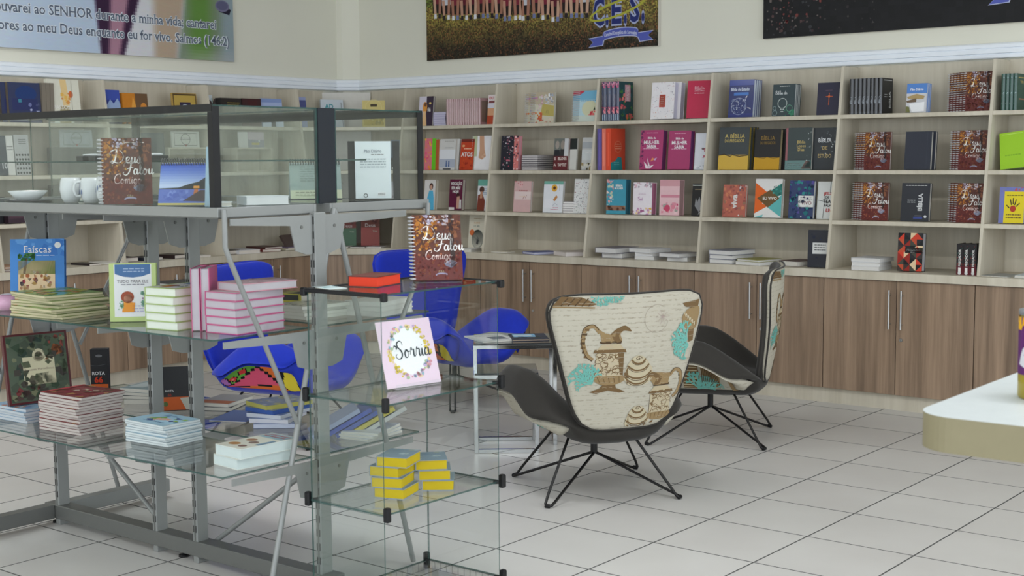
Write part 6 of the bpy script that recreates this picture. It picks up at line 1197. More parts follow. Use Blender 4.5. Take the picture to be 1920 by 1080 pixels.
lay(make_book('flat blue folder sheet in the middle of the low back shelf', 0.16, 0.22, 0.004, (96, 120, 190), hard=False, cat='folder', name='folder'), -1.37, -3.21, ZL, 24)
BLU = [('r', 0, 0, 1, 1, (150, 168, 204)), ('b', 0, 0, 1, 1, 30, [(120, 140, 196), (176, 192, 220), (196, 196, 150), (206, 214, 228)], 0.14, 5)]
z = ZL
for k in range(5):
    t = 0.017
    lay(make_book('%s blue activity book in the loose pile on the low back shelf' % ('bottom' if k == 0 else ORD[4 - k]), 0.16, 0.21, t, ((56, 80, 150), (150, 160, 186), (60, 84, 156), (40, 70, 140), (150, 146, 90))[k], BLU, pages=((190, 196, 214), (206, 206, 214), (196, 200, 210), (60, 90, 160), (176, 170, 90))[k], hard=False, group='loose pile of blue activity books', gloss=True), -1.14 - 0.004 * k, -3.21 + 0.006 * k, z, 40 - 13 * k); z += t + 0.0005
for k in range(5):
    o = make_book('%s from the left of the blue activity books slumped in a fan' % NTH[k], 0.155, 0.2, 0.016, ((150, 160, 190), (60, 84, 170), (70, 90, 160), (190, 176, 80), (190, 190, 186))[k], BLU, pages=((206, 210, 220), (120, 140, 200), (206, 206, 214), (150, 150, 120), (206, 206, 200))[k], hard=False, group='slumped fan of blue activity books', gloss=True)
    o.rotation_euler = (math.radians(62), 0, math.radians(143)); Rm = o.rotation_euler.to_matrix(); lo = min((Rm @ Vector((0, b_, c_))).z for b_ in (-0.008, 0.008) for c_ in (0, 0.2))
    o.location = (-0.80 + 0.044 * (k - 2) * 0.60, -3.235 + 0.044 * (k - 2) * 0.80, ZL - lo + 0.0006)
for k in range(3):
    lay(make_book('%s of three white flyers at the right end of the low back shelf' % ('bottom' if k == 0 else ORD[2 - k]), 0.15, 0.21, 0.009, (214, 216, 220), hard=False, group='white flyers on the low back shelf', cat='flyer', name='flyer'), -0.685, -3.16 + 0.004 * k, ZL + 0.0096 * k, 6 + 7 * k)
pile((0.24, 0.20, 0.0108, (120, 150, 176), [('r', 0, 0, 1, 1, (150, 180, 206)), ('b', 0, 0, 1, 1, 40, [(96, 150, 84), (200, 206, 210), (110, 150, 200), (200, 130, 90)], 0.11, 4)]), 5, -2.06, -3.72, ZL, 0, '{} blue and green magazine under the framed board book', 'blue and green magazines', pages=(180, 186, 190), jit=0.006, jrot=3, hard=False, name='magazine', cat='magazine')

# ---------------------------------------------------------------- glass cube rack
RX0, RX1, RY0, RY1 = -0.482, -0.135, -3.655, -3.06
RZ = [0.04, 0.39, 0.75, 1.11]
rk = empty('glass_rack', (-0.31, -3.36, 0), 'open glass cube rack with black corner clips beside the island shelving', 'rack')
A, B, C_, D_ = RX0 + 0.31, RX1 + 0.31, RY0 + 3.36, RY1 + 3.36
for i, z in enumerate(RZ):
    obj('glass_shelf', pane(A, B, C_, D_, z - 0.0065, z - 0.0005), GM, rk)
    if i < 3:
        z1 = RZ[i + 1] - 0.009
        obj('glass_side', pane(A + 0.003, B - 0.003, C_, C_ + 0.004, z + 0.001, z1), GM, rk)
        obj('glass_side', pane(A + 0.003, B - 0.003, D_ - 0.004, D_, z + 0.001, z1), GM, rk)
        obj('glass_side', pane(A, A + 0.004, C_ + 0.006, D_ - 0.006, z + 0.001, z1), GM, rk)
    for (cx, sx) in ((A, 1), (B, -1)):
        for (cy, sy) in ((C_, 1), (D_, -1)):
            m = MB(); lo = -0.024 if i else -0.04; hi = 0.024 if i < 3 else 0.004
            m.bbox(cx - sx * 0.012 - 0.011, cx - sx * 0.012 + 0.011, cy - 0.011, cy + 0.011, z + lo, z + hi, 0.004)
            m.tube([(cx, cy + sy * 0.008, z - 0.004), (cx + sx * 0.012, cy + sy * 0.022, z - 0.004)], 0.0075, 8)
            obj('corner_clip', m, M_BLACK, rk)
for (x0, x1, y0, y1) in ((A, B, C_ - 0.010, C_ + 0.004), (A, B, D_ - 0.004, D_ + 0.006), (A - 0.010, A + 0.002, C_ + 0.01, D_ - 0.01)):
    obj('edge_rail', MB().bbox(x0, x1, y0, y1, 1.0985, 1.1125, 0.003), M_BLACK, rk)
w_ = MB()
for z in (0.004, 0.034):
    w_.tube([(A, C_, z), (B, C_, z), (B, D_, z), (A, D_, z)], 0.0016, 5, closed=True)
for k in range(1, 20):
    t = k / 20; y = lerp(C_, D_, t)
    for x in (A, B): w_.tube([(x, y, 0.003), (x, y, 0.034)], 0.0013, 4)
for k in range(1, 12):
    x = lerp(A, B, k / 12)
    for y in (C_, D_): w_.tube([(x, y, 0.003), (x, y, 0.034)], 0.0013, 4)
obj('wire_tray', w_, M_WIRE, rk)
ZT = 1.1098
lay(make_book('small red-edged box book with a dark lid on the glass rack', 0.115, 0.165, 0.036, (86, 52, 46), [('r', 0, 0, 1, 1, (110, 62, 54)), ('b', 0, 0, 1, 1, 14, [(96, 56, 50), (126, 70, 58)], 0.15, 2)], pages=(214, 62, 36), edge=(214, 62, 36)), -0.385, -3.425, ZT, 14)
p = make_book('front autumn forest spiral book with white script leaning on the rack', 0.172, 0.235, 0.018, (92, 52, 42), DF, spiral=True, gloss=True); stand(p, -0.30, -3.19, ZT, 48, 16)
p2 = dup(p, 'second autumn spiral book leaning behind the front one on the rack'); p2.location.x -= 0.025; p2.location.y += 0.0225
lay(make_book('white card with teal lettering lying beside the red box book', 0.07, 0.12, 0.002, (206, 222, 222), [('T', 'JESUS', 0.5, 0.5, 0.14, (90, 170, 176), 0.8)], hard=False, cat='card', name='greeting_card'), -0.437, -3.59, ZT, 75)
# easel with the pink card
a = math.radians(17)
e = empty('card_easel', (-0.30, -3.325, RZ[2]), 'clear acrylic easel holding the pink card', 'easel', None, math.radians(80))
M = Matrix.Rotation(-a, 4, 'X')
obj('back_plate', MB().box(-0.07, 0.07, 0.007, 0.010, 0.012, 0.16, 0, M), GM, e)
obj('ledge', MB().box(-0.10, 0.10, -0.03, 0.010, 0.0, 0.003).box(-0.10, 0.10, -0.03, -0.027, 0.003, 0.02), [M_GLASS, M_EDGE], e)
obj('strut', MB().box(-0.06, 0.06, 0.055, 0.058, 0.0, 0.12, 0, Matrix.Rotation(a * 0.6, 4, 'X')), GM, e)
WREATH = [('r', 0, 0, 1, 1, (226, 204, 218)), ('e', 0.52, 0.52, 0.33, 0.36, (232, 234, 234))]
R_ = random.Random(12)
for q in range(120):
    t = R_.uniform(0, 2 * PI); k = R_.uniform(0.94, 1.2); cx, cy = 0.52 + 0.33 * k * math.cos(t), 0.52 + 0.36 * k * math.sin(t)
    base = [(214, 190, 90), (206, 186, 80)] if math.sin(t * 2 + 0.6) > 0.3 else [(206, 150, 160), (150, 180, 190), (170, 190, 150), (190, 170, 206)]
    WREATH.append(('e', cx, cy, R_.uniform(0.012, 0.034), R_.uniform(0.012, 0.03), R_.choice(base + [(226, 206, 150)])))
WREATH.append(('s', 'Sorria', 0.27, 0.43, 0.26, (52, 62, 66), (0.028, 0.085)))
stand(make_book('pink card with a flower wreath around black script', 0.235, 0.235, 0.003, (226, 204, 218), WREATH, hard=False, cat='card', name='greeting_card'), -0.2985, -3.325, RZ[2] + 0.0035, 80, 17)
YB = ([('r', 0, 0, 1, 1, (120, 138, 148)), ('b', 0, 0, 1, 1, 16, [(110, 136, 156), (160, 176, 180), (140, 150, 140)], 0.16, 2)])
z1 = RZ[1]
JL = [(0.0, 0.0, 0), (-0.012, -0.004, 4), (-0.018, 0.0, -3), (0.006, 0.006, 2)]
for k in range(4):
    lay(make_book('%s yellow edged box in the left pile of four' % ('bottom' if k == 0 else ORD[3 - k]), 0.112, 0.135, 0.0355, (140, 150, 160), YB, [('r', 0, 0, 1, 1, (196, 176, 30))], pages=(190, 166, 22), edge=(190, 166, 22), cat='box', name='yellow_box', group='left pile of yellow boxes'), -0.292 + JL[k][0], -3.43 + JL[k][1], z1 + 0.036 * k, 19 + JL[k][2])
for k in range(3):
    lay(make_book('%s yellow edged box in the right pile of three' % ('bottom' if k == 0 else ORD[2 - k]), 0.112, 0.135, 0.0355, (140, 150, 160), YB, pages=(190, 166, 22), edge=(190, 166, 22), cat='box', name='yellow_box', group='right pile of yellow boxes'), -0.255 - 0.012 * k, -3.255 - 0.008 * k, z1 + 0.036 * k, 40 + 3 * k)
# ---------------------------------------------------------------- lounge chairs
def surf_grid(P, nu, nv, u0=-1, u1=1, v0=-1, v1=1):
    return [[P(u0 + (u1 - u0) * i / nu, v0 + (v1 - v0) * j / nv) for i in range(nu + 1)] for j in range(nv + 1)]
def shell(top, bot, mi_top=0, mi_bot=0, mb=None, ink=None):
    """closed skin between two grids with the same rim"""
    mb = mb or MB(); nv = len(top) - 1; nu = len(top[0]) - 1; W_ = nu + 1; o = len(mb.v)
    mb.v += [tuple(p) for r in top for p in r]; n = len(mb.v) - o; mb.v += [tuple(p) for r in bot for p in r]
    def q(f, mi, c=rgb((36, 54, 170))): mb.f.append(tuple(k + o for k in f)); mb.mi.append(mi); mb.sm.append(True); mb.ink.append(c)
    for j in range(nv):
        for i in range(nu):
            a = j * W_ + i
            q((a, a + 1, a + W_ + 1, a + W_), mi_top); q((n + a, n + a + W_, n + a + W_ + 1, n + a + 1), mi_bot, ink(i / nu, j / nv) if ink else (0.5, 0.5, 0.5, 1))
    rim = [i for i in range(nu)] + [nu + W_ * j for j in range(nv)] + [nv * W_ + nu - i for i in range(nu)] + [W_ * (nv - j) for j in range(nv)]
    for k in range(len(rim)):
        a, b = rim[k], rim[(k + 1) % len(rim)]; q((a, n + a, n + b, b), mi_bot)
    return mb
def disc(u, v):
    """square to rounded square"""
    return u * (1 - 0.11 * abs(v) ** 7), v * (1 - 0.11 * abs(u) ** 7)
def seat_point(u, v, lift=0.0, s=1.0):
    A = abs(u); sg = 1 if u >= 0 else -1
    d = 0.33 * (1 - 0.27 * sst(0.62, 1.05, A) ** 1.3)
    x = sg * 0.40 * (A ** 0.96) * s
    y = 0.015 + 0.055 * A + d * v * s
    k = 0.22 + 0.78 * sst(-1.05, 0.0, v) - 0.16 * sst(0.4, 1.0, v)
    h = 0.20 * sst(0.22, 0.84, A) - 0.085 * sst(0.82, 1.0, A)
    z = 0.385 + h * k - 0.03 * sst(0.5, 1, v) - 0.02 * sst(-0.5, -1, v)
    return Vector((x, y, z + lift))
def seat_low(u, v):
    A = abs(u); p = seat_point(u, v, -0.045, 0.99); rim = p.z
    t = max(sst(0.66, 1.0, A) ** 1.1, sst(0.70, 0.98, abs(v)) * (1 - sst(0.45, 0.75, A)))
    p.z = lerp(0.305, max(rim, 0.306), t)
    inset = 0.92 + 0.08 * t
    p.x *= inset
    yc = 0.015 + 0.055 * A; p.y = yc + (p.y - yc) * lerp(0.82, 0.985, sst(0.72, 1.0, A))
    return p
def pillow(P, N, th, nu, nv, n=6):
    top, bot = [], []
    for j in range(nv + 1):
        rt, rb = [], []
        for i in range(nu + 1):
            # denser near the rim
            u = math.sin(PI / 2 * (2 * i / nu - 1)); v = math.sin(PI / 2 * (2 * j / nv - 1))
            m = max(abs(u), abs(v)); k = math.sqrt(max(0.0, 1 - m ** n))
            du, dv = disc(u, v); p = P(du, dv); nn = N(du, dv)
            rt.append(p + nn * (th * k)); rb.append(p - nn * (th * k))
        top.append(rt); bot.append(rb)
    return top, bot
def normal_of(P):
    def N(u, v, e=0.01):
        a = P(min(u + e, 1), v) - P(max(u - e, -1), v); b = P(u, min(v + e, 1)) - P(u, max(v - e, -1))
        return a.cross(b).normalized()
    return N
def back_point(s, t):
    """s across, t from the foot (-1) to the top (1); y grows towards the sitter"""
    q = max(0.0, (t + 1) / 2)
    hw = lerp(0.222, 0.415, q ** 0.9); z = 0.335 + 0.615 * q + 0.016 * s * s * q
    y = -0.285 - 0.075 * q + 0.060 * s * s * (0.4 + 0.6 * q) - 0.02 * math.sin(PI * q)
    return Vector((s * hw, y, z))
def velvet(name, c, sheen=0.5):
    return mat(name, c, 0.85, var=0.12, scale=40, bump=0.15, sheen=sheen)
M_GREYVEL = velvet('charcoal_velvet', (50, 47, 43), 0.15)
M_BLUEVEL = velvet('cobalt_velvet', (24, 48, 178), 0.25)
def linen():
    m, t, b = newmat('cream_script_linen')
    tc = t.nodes.new('ShaderNodeTexCoord'); w_ = t.nodes.new('ShaderNodeTexWave'); w_.bands_direction = 'Z'
    w_.inputs['Scale'].default_value = 14; w_.inputs['Distortion'].default_value = 1.2; w_.inputs['Detail'].default_value = 4; w_.inputs['Detail Scale'].default_value = 8
    n = t.nodes.new('ShaderNodeTexNoise'); n.inputs['Scale'].default_value = 55; n.inputs['Detail'].default_value = 5
    t.links.new(tc.outputs['Object'], w_.inputs['Vector']); t.links.new(tc.outputs['Object'], n.inputs['Vector'])
    mu = t.nodes.new('ShaderNodeMath'); mu.operation = 'MULTIPLY'; t.links.new(w_.outputs['Fac'], mu.inputs[0]); t.links.new(n.outputs['Fac'], mu.inputs[1])
    cr = t.nodes.new('ShaderNodeValToRGB'); cr.color_ramp.elements[0].position = 0.42; cr.color_ramp.elements[0].color = rgb((184, 178, 162)); cr.color_ramp.elements[1].position = 0.62; cr.color_ramp.elements[1].color = rgb((160, 152, 136))
    t.links.new(mu.outputs[0], cr.inputs[0]); t.links.new(cr.outputs[0], b.inputs['Base Color']); b.inputs['Roughness'].default_value = 0.9
    return m
M_LINEN = linen()
BR1, BR2, BR3, TEAL = (116, 92, 62), (150, 126, 90), (84, 66, 46), (112, 178, 166)
def dense(poly, m=0.03):
    out = []
    for i, a in enumerate(poly):
        b = poly[(i + 1) % len(poly)]; n = max(1, int(math.hypot(b[0] - a[0], b[1] - a[1]) / m))
        out += [(lerp(a[0], b[0], k / n), lerp(a[1], b[1], k / n)) for k in range(n)]
    return out
class Fabric:
    """print laid over a curved surface: S(x, z, lift) in metres"""
    def __init__(s, S, step=0.03, inside=None): s.S, s.mb, s.n, s.step, s.inside = S, MB(), 0, step, inside
    def poly(s, pts, c):
        s.n += 1; e = 0.0014 + 0.00003 * min(s.n, 60)
        bm = bmesh.new(); vs = [bm.verts.new((x, z, 0)) for x, z in dense(pts, s.step)]
        try: bm.faces.new(vs)
        except ValueError: bm.free(); return
        bmesh.ops.triangulate(bm, faces=bm.faces[:])
        for _ in range(2):
            ed = [d for d in bm.edges if d.calc_length() > s.step * 1.6]
            if not ed: break
            bmesh.ops.subdivide_edges(bm, edges=ed, cuts=1); bmesh.ops.triangulate(bm, faces=bm.faces[:])
        bm.verts.index_update()
        V = [s.S(v.co.x, v.co.y, e) for v in bm.verts]
        F = [tuple(v.index for v in f.verts) for f in bm.faces if s.inside is None or all(s.inside(v.co.x, v.co.y) for v in f.verts)]
        s.mb.add(V, F, 0, rgb(c)); bm.free()
    def line(s, pts, w, c):
        s.n += 1; e = 0.0015 + 0.00003 * min(s.n, 60)
        for q in ribbon(pts, w):
            if s.inside is None or all(s.inside(*p) for p in q): s.mb.add([s.S(x, z, e) for x, z in q], [(0, 1, 2, 3)], 0, rgb(c))
def jug(F, cx, cy, k=1.0, flip=1):
    T = lambda pts: [(cx + flip * k * x, cy + k * z) for x, z in pts]
    F.line(T(spline([(-0.055, 0.135), (-0.085, 0.165), (-0.125, 0.15), (-0.135, 0.09), (-0.115, 0.03), (-0.085, 0.005)], 6)), 0.018 * k, BR2)
    F.line(T(spline([(-0.055, 0.143), (-0.087, 0.174), (-0.133, 0.156), (-0.144, 0.09), (-0.122, 0.026), (-0.09, 0.0)], 6)), 0.004 * k, BR3)
    for q in range(7):
        t = q / 6; F.poly(T([(-0.118 - 0.02 * math.sin(PI * t) + dx, 0.02 + 0.13 * t + dz) for dx, dz in ((-0.012, -0.004), (0.01, -0.006), (0.012, 0.006), (-0.01, 0.006))]), BR3 if q % 2 else BR1)
    F.poly(T(spline([(-0.05, 0.12), (-0.06, 0.15), (-0.03, 0.135), (0.01, 0.125), (0.03, 0.15), (0.075, 0.165), (0.105, 0.14), (0.07, 0.145), (0.05, 0.125), (0.055, 0.09), (-0.045, 0.09)], 4)), BR2)
    F.poly(T(spline([(0.0, 0.128), (0.03, 0.152), (0.075, 0.167), (0.108, 0.138), (0.066, 0.142), (0.042, 0.12), (0.054, 0.092), (0.02, 0.092)], 4)), BR1)
    F.poly(T([(-0.05, 0.082), (0.055, 0.082), (0.06, 0.094), (-0.055, 0.094)]), BR3)
    F.poly(T([(-0.07, 0.05), (-0.04, 0.08), (0.05, 0.08), (0.075, 0.05)]), (186, 170, 140))
    F.poly(T([(-0.085, 0.038), (0.085, 0.038), (0.078, 0.054), (-0.078, 0.054)]), BR1)
    F.poly(T([(-0.068, 0.036), (0.072, 0.036), (0.07, -0.075), (-0.07, -0.075)]), (192, 178, 150))
    F.poly(T([(0.04, 0.036), (0.072, 0.036), (0.072, -0.075), (0.055, -0.07)]), BR1)
    R = random.Random(5)
    for q in range(34):
        x, z = R.uniform(-0.06, 0.045), R.uniform(-0.07, 0.03); a = R.uniform(0, 6.28)
        F.line(T([(x + 0.012 * math.cos(a + b) * (1 + 0.2 * b), z + 0.012 * math.sin(a + b)) for b in (0, 0.8, 1.6, 2.6, 3.6)]), 0.003 * k, BR1)
    F.poly(T(spline([(-0.072, -0.075), (-0.08, -0.09), (-0.05, -0.112), (0.0, -0.12), (0.06, -0.112), (0.085, -0.09), (0.074, -0.075)], 4)), BR2)
    F.line(T([(-0.075, -0.082), (0.078, -0.082)]), 0.006 * k, BR3)
    F.poly(T([(-0.03, -0.118), (0.035, -0.118), (0.04, -0.135), (0.09, -0.155), (0.06, -0.16), (0.0, -0.146), (-0.06, -0.16), (-0.095, -0.152), (-0.045, -0.135)]), BR1)
    for q in range(5): F.line(T([(-0.06 + 0.028 * q, -0.078), (-0.045 + 0.025 * q, -0.108)]), 0.004 * k, BR1)
def snail(F, cx, cy, k=1.0):
    T = lambda pts: [(cx + k * x, cy + k * z) for x, z in pts]
    F.poly(T(spline([(-0.075, -0.03), (-0.055, 0.03), (-0.02, 0.066), (0.02, 0.066), (0.055, 0.035), (0.08, -0.01), (0.07, -0.055), (0.02, -0.075), (-0.045, -0.068), (-0.075, -0.03)], 4)), (192, 180, 152))
    for z, w_, dz in ((0.045, 0.038, 0.016), (0.018, 0.058, 0.022), (-0.016, 0.072, 0.026), (-0.046, 0.06, 0.022)):
        F.line(T(spline([(-w_, z + 0.006), (-0.3 * w_, z - dz * 0.8), (0.5 * w_, z - dz * 0.7), (w_, z + 0.008)], 6)), 0.008 * k, BR1)
        F.line(T(spline([(-w_ * 0.9, z - 0.006), (-0.3 * w_, z - dz * 1.2), (0.5 * w_, z - dz * 1.1), (w_ * 0.96, z - 0.004)], 6)), 0.003 * k, BR3)
    F.line(T([(0.018 * math.cos(t * 0.7) * (1 - t / 14), 0.055 + 0.012 * math.sin(t * 0.7) * (1 - t / 14)) for t in range(13)]), 0.0035 * k, BR3)
    F.poly(T([(-0.076, -0.03), (-0.056, 0.02), (-0.048, -0.03), (-0.052, -0.066)]), BR1)
def coral(F, cx, cy, a0, k=1.0, seed=1):
    R = random.Random(seed)
    def br(x, z, a, L, w, n):
        x2, z2 = x + L * math.cos(a), z + L * math.sin(a)
        F.line([(x, z), ((x + x2) / 2 + R.uniform(-1, 1) * 0.004, (z + z2) / 2), (x2, z2)], w, TEAL)
        if n:
            for s in ((-0.5, 0.45) if n > 1 else (-0.6, 0.1, 0.6)):
                br(x2, z2, a + s + R.uniform(-0.2, 0.2), L * R.uniform(0.62, 0.85), w * 0.8, n - 1)
    for s in (-0.9, -0.45, 0, 0.45, 0.9): br(cx, cy, a0 + s, 0.036 * k, 0.010 * k, 3)
def rear_print(F, seed):
    jug(F, -0.105, 0.655, 0.92); snail(F, 0.035, 0.605, 0.95)
    coral(F, -0.215, 0.565, 1.9, 0.85, 2); coral(F, -0.18, 0.555, 2.3, 0.75, 4)
    coral(F, 0.29, 0.715, 2.6, 0.9, 3); coral(F, 0.30, 0.69, 3.2, 0.8, 5)
    F.poly([(-0.365, 0.895), (-0.33, 0.935), (-0.24, 0.935), (-0.17, 0.905), (-0.20, 0.896), (-0.28, 0.9)], BR1)
    for q in range(5): F.line([(-0.33 + 0.03 * q, 0.896), (-0.30 + 0.03 * q, 0.93)], 0.005, BR3)
    F.line([(-0.365, 0.889), (-0.18, 0.889)], 0.007, BR2)
    coral(F, -0.15, 0.955, -1.4, 0.6, 6); coral(F, -0.09, 0.955, -1.2, 0.5, 7)
    F.poly([(0.26, 0.885), (0.39, 0.895), (0.38, 0.87), (0.32, 0.855), (0.275, 0.868)], BR1)
    F.poly(spline([(0.29, 0.855), (0.355, 0.86), (0.35, 0.80), (0.335, 0.765), (0.29, 0.765), (0.262, 0.80), (0.262, 0.83), (0.29, 0.855)], 4), BR2)
    for q in range(12): F.line([(0.27 + 0.006 * q, 0.845 - 0.005 * q), (0.282 + 0.005 * q, 0.82 - 0.004 * q)], 0.004, BR1 if q % 2 else (206, 196, 168))
    F.poly([(0.295, 0.765), (0.33, 0.765), (0.325, 0.71), (0.30, 0.705)], BR1)
    jug(F, 0.165, 0.46, 0.78, -1); snail(F, 0.05, 0.385, 0.8)
    pts = [(0.12 + 0.062 * math.cos(t * PI / 14), 0.83 + 0.062 * math.sin(t * PI / 14)) for t in range(4, 28)]
    F.line(pts, 0.0016, (160, 150, 136))
    for q in range(10): F.line([(0.15, 0.835), (0.15 + 0.034 * math.cos(q * 0.63), 0.835 + 0.034 * math.sin(q * 0.63))], 0.0016, (176, 156, 150))
    R = random.Random(seed)
    for q in range(26):
        z = 0.93 - 0.022 * q; x = R.uniform(-0.34, -0.1)
        while x < 0.3:
            l = R.uniform(0.01, 0.05); F.line([(x, z), (x + l / 2, z + 0.002), (x + l, z - 0.001)], 0.0011, (180, 170, 150)); x += l + R.uniform(0.004, 0.05)
GREEN_, PINK_, ORNG_, YELW_, PURP_, INK_ = (104, 168, 66), (216, 84, 116), (220, 112, 50), (224, 204, 60), (176, 112, 186), (20, 20, 24)
def pop_cell(a, b):
    """colour of the patchwork at (a along the arm, b from the bottom up to the rim)"""
    d1 = (b - (0.17 + 1.48 * a)) / 1.8; a2 = 0.47 + 0.37 * (1 - b); d2 = (a - a2) / 1.1; d3 = a - 0.70 - 0.10 * b; d4 = (b - (0.95 - 1.15 * a)) / 1.5
    d5 = b - 0.10 - 0.25 * a
    if d1 > 0 and d2 < 0:
        near = min(d1, -d2); c = GREEN_
        if a < 0.13: near = min(near, abs(a - 0.13)); c = PURP_
    elif d2 < 0:
        near = min(-d1, -d2); c = PINK_
        if d5 < 0: c = ORNG_
        near = min(near, abs(d5))
    elif d3 < 0:
        near = min(d2, -d3); c = ORNG_ if d4 > 0 else PURP_; near = min(near, abs(d4))
    else:
        near = d3; c = YELW_
    return INK_ if near < 0.022 else c
def make_chair(label, group, patterned, cx, cy, face, legs):
    """armchair facing the direction `face` degrees"""
    e = empty('lounge_chair', (cx, cy, 0), label, 'chair', group, math.radians(face - 90))
    vel = M_GREYVEL if patterned else M_BLUEVEL
    # seat cushion: dips in the middle, sweeps up into two wings
    N = normal_of(seat_point)
    top, bot = [], []
    nu, nv = 44, 22
    for j in range(nv + 1):
        rt, rb = [], []
        for i in range(nu + 1):
            u = math.sin(PI / 2 * (2 * i / nu - 1)) * 0.35 + 0.65 * (2 * i / nu - 1); v = math.sin(PI / 2 * (2 * j / nv - 1))
            du, dv = disc(u, v); m = max(abs(u), abs(v)); k = math.sqrt(max(0, 1 - m ** 5)); n = N(du, dv)
            p = seat_point(du, dv, -0.03); rt.append(p + n * 0.03 * k); rb.append(p - n * (0.022 + 0.082 * (1 - sst(0.42, 0.66, abs(du)))) * k)
        top.append(rt); bot.append(rb)
    obj('seat_cushion', shell(top, bot), vel, e)
    lo, hi = [], []
    def ink(i, j):
        u, v = 2 * i - 1, 2 * j - 1; u, v = disc(u, v); A = abs(u)
        a = (seat_low(u, v).y + 0.20) / 0.53; b = min(1.05, 1.5 * sst(0.64, 1.0, A) ** 1.1 + 0.02)
        if A < 0.66 or b < 0.03 or not 0.03 < a < 0.95: return rgb((36, 54, 170))
        col = pop_cell(a, b)
        for fx, fy in ((0.17, 0.66), (0.31, 0.86)):
            rr = math.hypot(a - fx, (b - fy) * 0.36); th = math.atan2((b - fy) * 0.36, a - fx); pr = 0.06 * (0.72 + 0.28 * abs(math.cos(2.5 * th)))
            if rr < pr: col = INK_ if rr > pr * 0.8 else ((206, 60, 60) if rr > pr * 0.3 else (226, 130, 120))
        if min(abs(a - 0.03), abs(a - 0.95)) < 0.012 or b < 0.06: col = INK_
        return rgb(col)
    nu2, nv2 = (44, 22) if patterned else (120, 60)
    for j in range(nv2 + 1):
        rl, rh = [], []
        for i in range(nu2 + 1):
            u, v = 2 * i / nu2 - 1, 2 * j / nv2 - 1; du, dv = disc(u, v)
            q = seat_low(du, dv); rl.append(q); t = seat_point(du * 0.985, dv * 0.985, -0.05); rh.append(Vector((lerp(q.x, t.x, 0.6), lerp(q.y, t.y, 0.6), max(q.z + 0.002, t.z))))
        lo.append(rl); hi.append(rh)
    mb = MB()
    if patterned:
        sh = obj('seat_shell', shell(hi, lo, 0, 0, mb), M_LINEN, e)
        for s in (-1, 1):
            # side print: the same jars and corals on the outside of each wing
            def S(x, z, lift, s=s):
                v = x / 0.2 - 0.22; A = 0.68 + 0.31 * z / 0.2
                du, dv = disc(s * min(A, 0.99), max(-0.85, min(0.85, v))); p = seat_low(du, dv); return p + Vector((s * lift * 1.6, 0, -lift * 1.6))
            F = Fabric(S, 0.02, lambda x, z: abs(x) < 0.178 and 0 < z < 0.2)
            F.poly([(-0.06, 0.03), (0.0, 0.04), (0.02, 0.14), (-0.02, 0.19), (-0.07, 0.16)], BR2); F.poly([(0.02, 0.02), (0.09, 0.02), (0.1, 0.19), (0.03, 0.18)], BR1)
            for q in range(10): F.line([(-0.06 + 0.008 * q, 0.05), (-0.06 + 0.007 * q, 0.16)], 0.003, BR3); F.line([(0.03, 0.03 + 0.014 * q), (0.09, 0.03 + 0.014 * q)], 0.004, (196, 182, 150))
            F.poly([(-0.16, 0.02), (-0.11, 0.0), (-0.1, 0.17), (-0.14, 0.18)], BR2)
            coral(F, 0.03, 0.02, 1.9, 0.8, 8); coral(F, -0.02, 0.02, 1.4, 0.7, 9)
            obj('fabric_print', F.mb, M_FABRICPRINT, sh)
    else:
        shell(hi, lo, 0, 0, mb, ink)
        obj('seat_shell', mb, M_FABRICPRINT, e)
    # backrest
    Nb = normal_of(back_point)
    t_, b_ = pillow(back_point, Nb, 0.030, 26, 24, 8)
    bk = obj('backrest', shell(t_, b_), vel, e)
    def rear(s, t, lift): return back_point(s, t) - (-Nb(s, t)) * 0 + Vector((0, -1, 0.05)) * (0.028 + lift)
    g = []
    for j in range(25):
        r = []
        for i in range(27):
            u, v = disc(2 * i / 26 - 1, 2 * j / 24 - 1); r.append(rear(u * 0.985, v * 0.99, 0.006))
        g.append(r)
    g2 = [[p + Vector((0, 0.02, 0)) for p in r] for r in g]
    pn = obj('rear_panel', shell(g, g2), M_LINEN if patterned else M_BLUEVEL, bk)
    if patterned:
        def S(x, z, lift):
            q = (z - 0.335) / 0.615; hw = lerp(0.222, 0.415, max(0, q) ** 0.9); s = x / hw
            return rear(max(-1, min(1, s)), 2 * q - 1, 0.006 + lift)
        def inside(x, z):
            q = (z - 0.335) / 0.615
            if not 0.012 < q < 0.985: return False
            hw = lerp(0.222, 0.415, q ** 0.9); s = abs(x) / hw; t = abs(2 * q - 1)
            return s < 0.97 * (1 - 0.11 * t ** 7) and t < 0.975 * (1 - 0.11 * s ** 7)
        F = Fabric(S, 0.03, inside); rear_print(F, 3)
        obj('fabric_print', F.mb, M_FABRICPRINT, pn)
    rim = []
    for k in range(64):
        t = 2 * PI * k / 64; m = max(abs(math.cos(t)), abs(math.sin(t))); u, v = disc(math.cos(t) / m, math.sin(t) / m)
        rim.append(rear(u * 0.99, v * 0.994, 0.004))
    obj('piping', MB().tube(rim, 0.005, 6, closed=True), M_GREYVEL if patterned else M_BLUEVEL, bk)
    # base: centre post and four bent rod legs
    b = MB(); b.tube([(0, 0.0, 0.312), (0, 0.0, 0.165)], 0.016, 12); b.lathe([(0, 0.292), (0.20, 0.292), (0.20, 0.304), (0, 0.304)], 20)
    obj('centre_post', b, M_ROD, e)
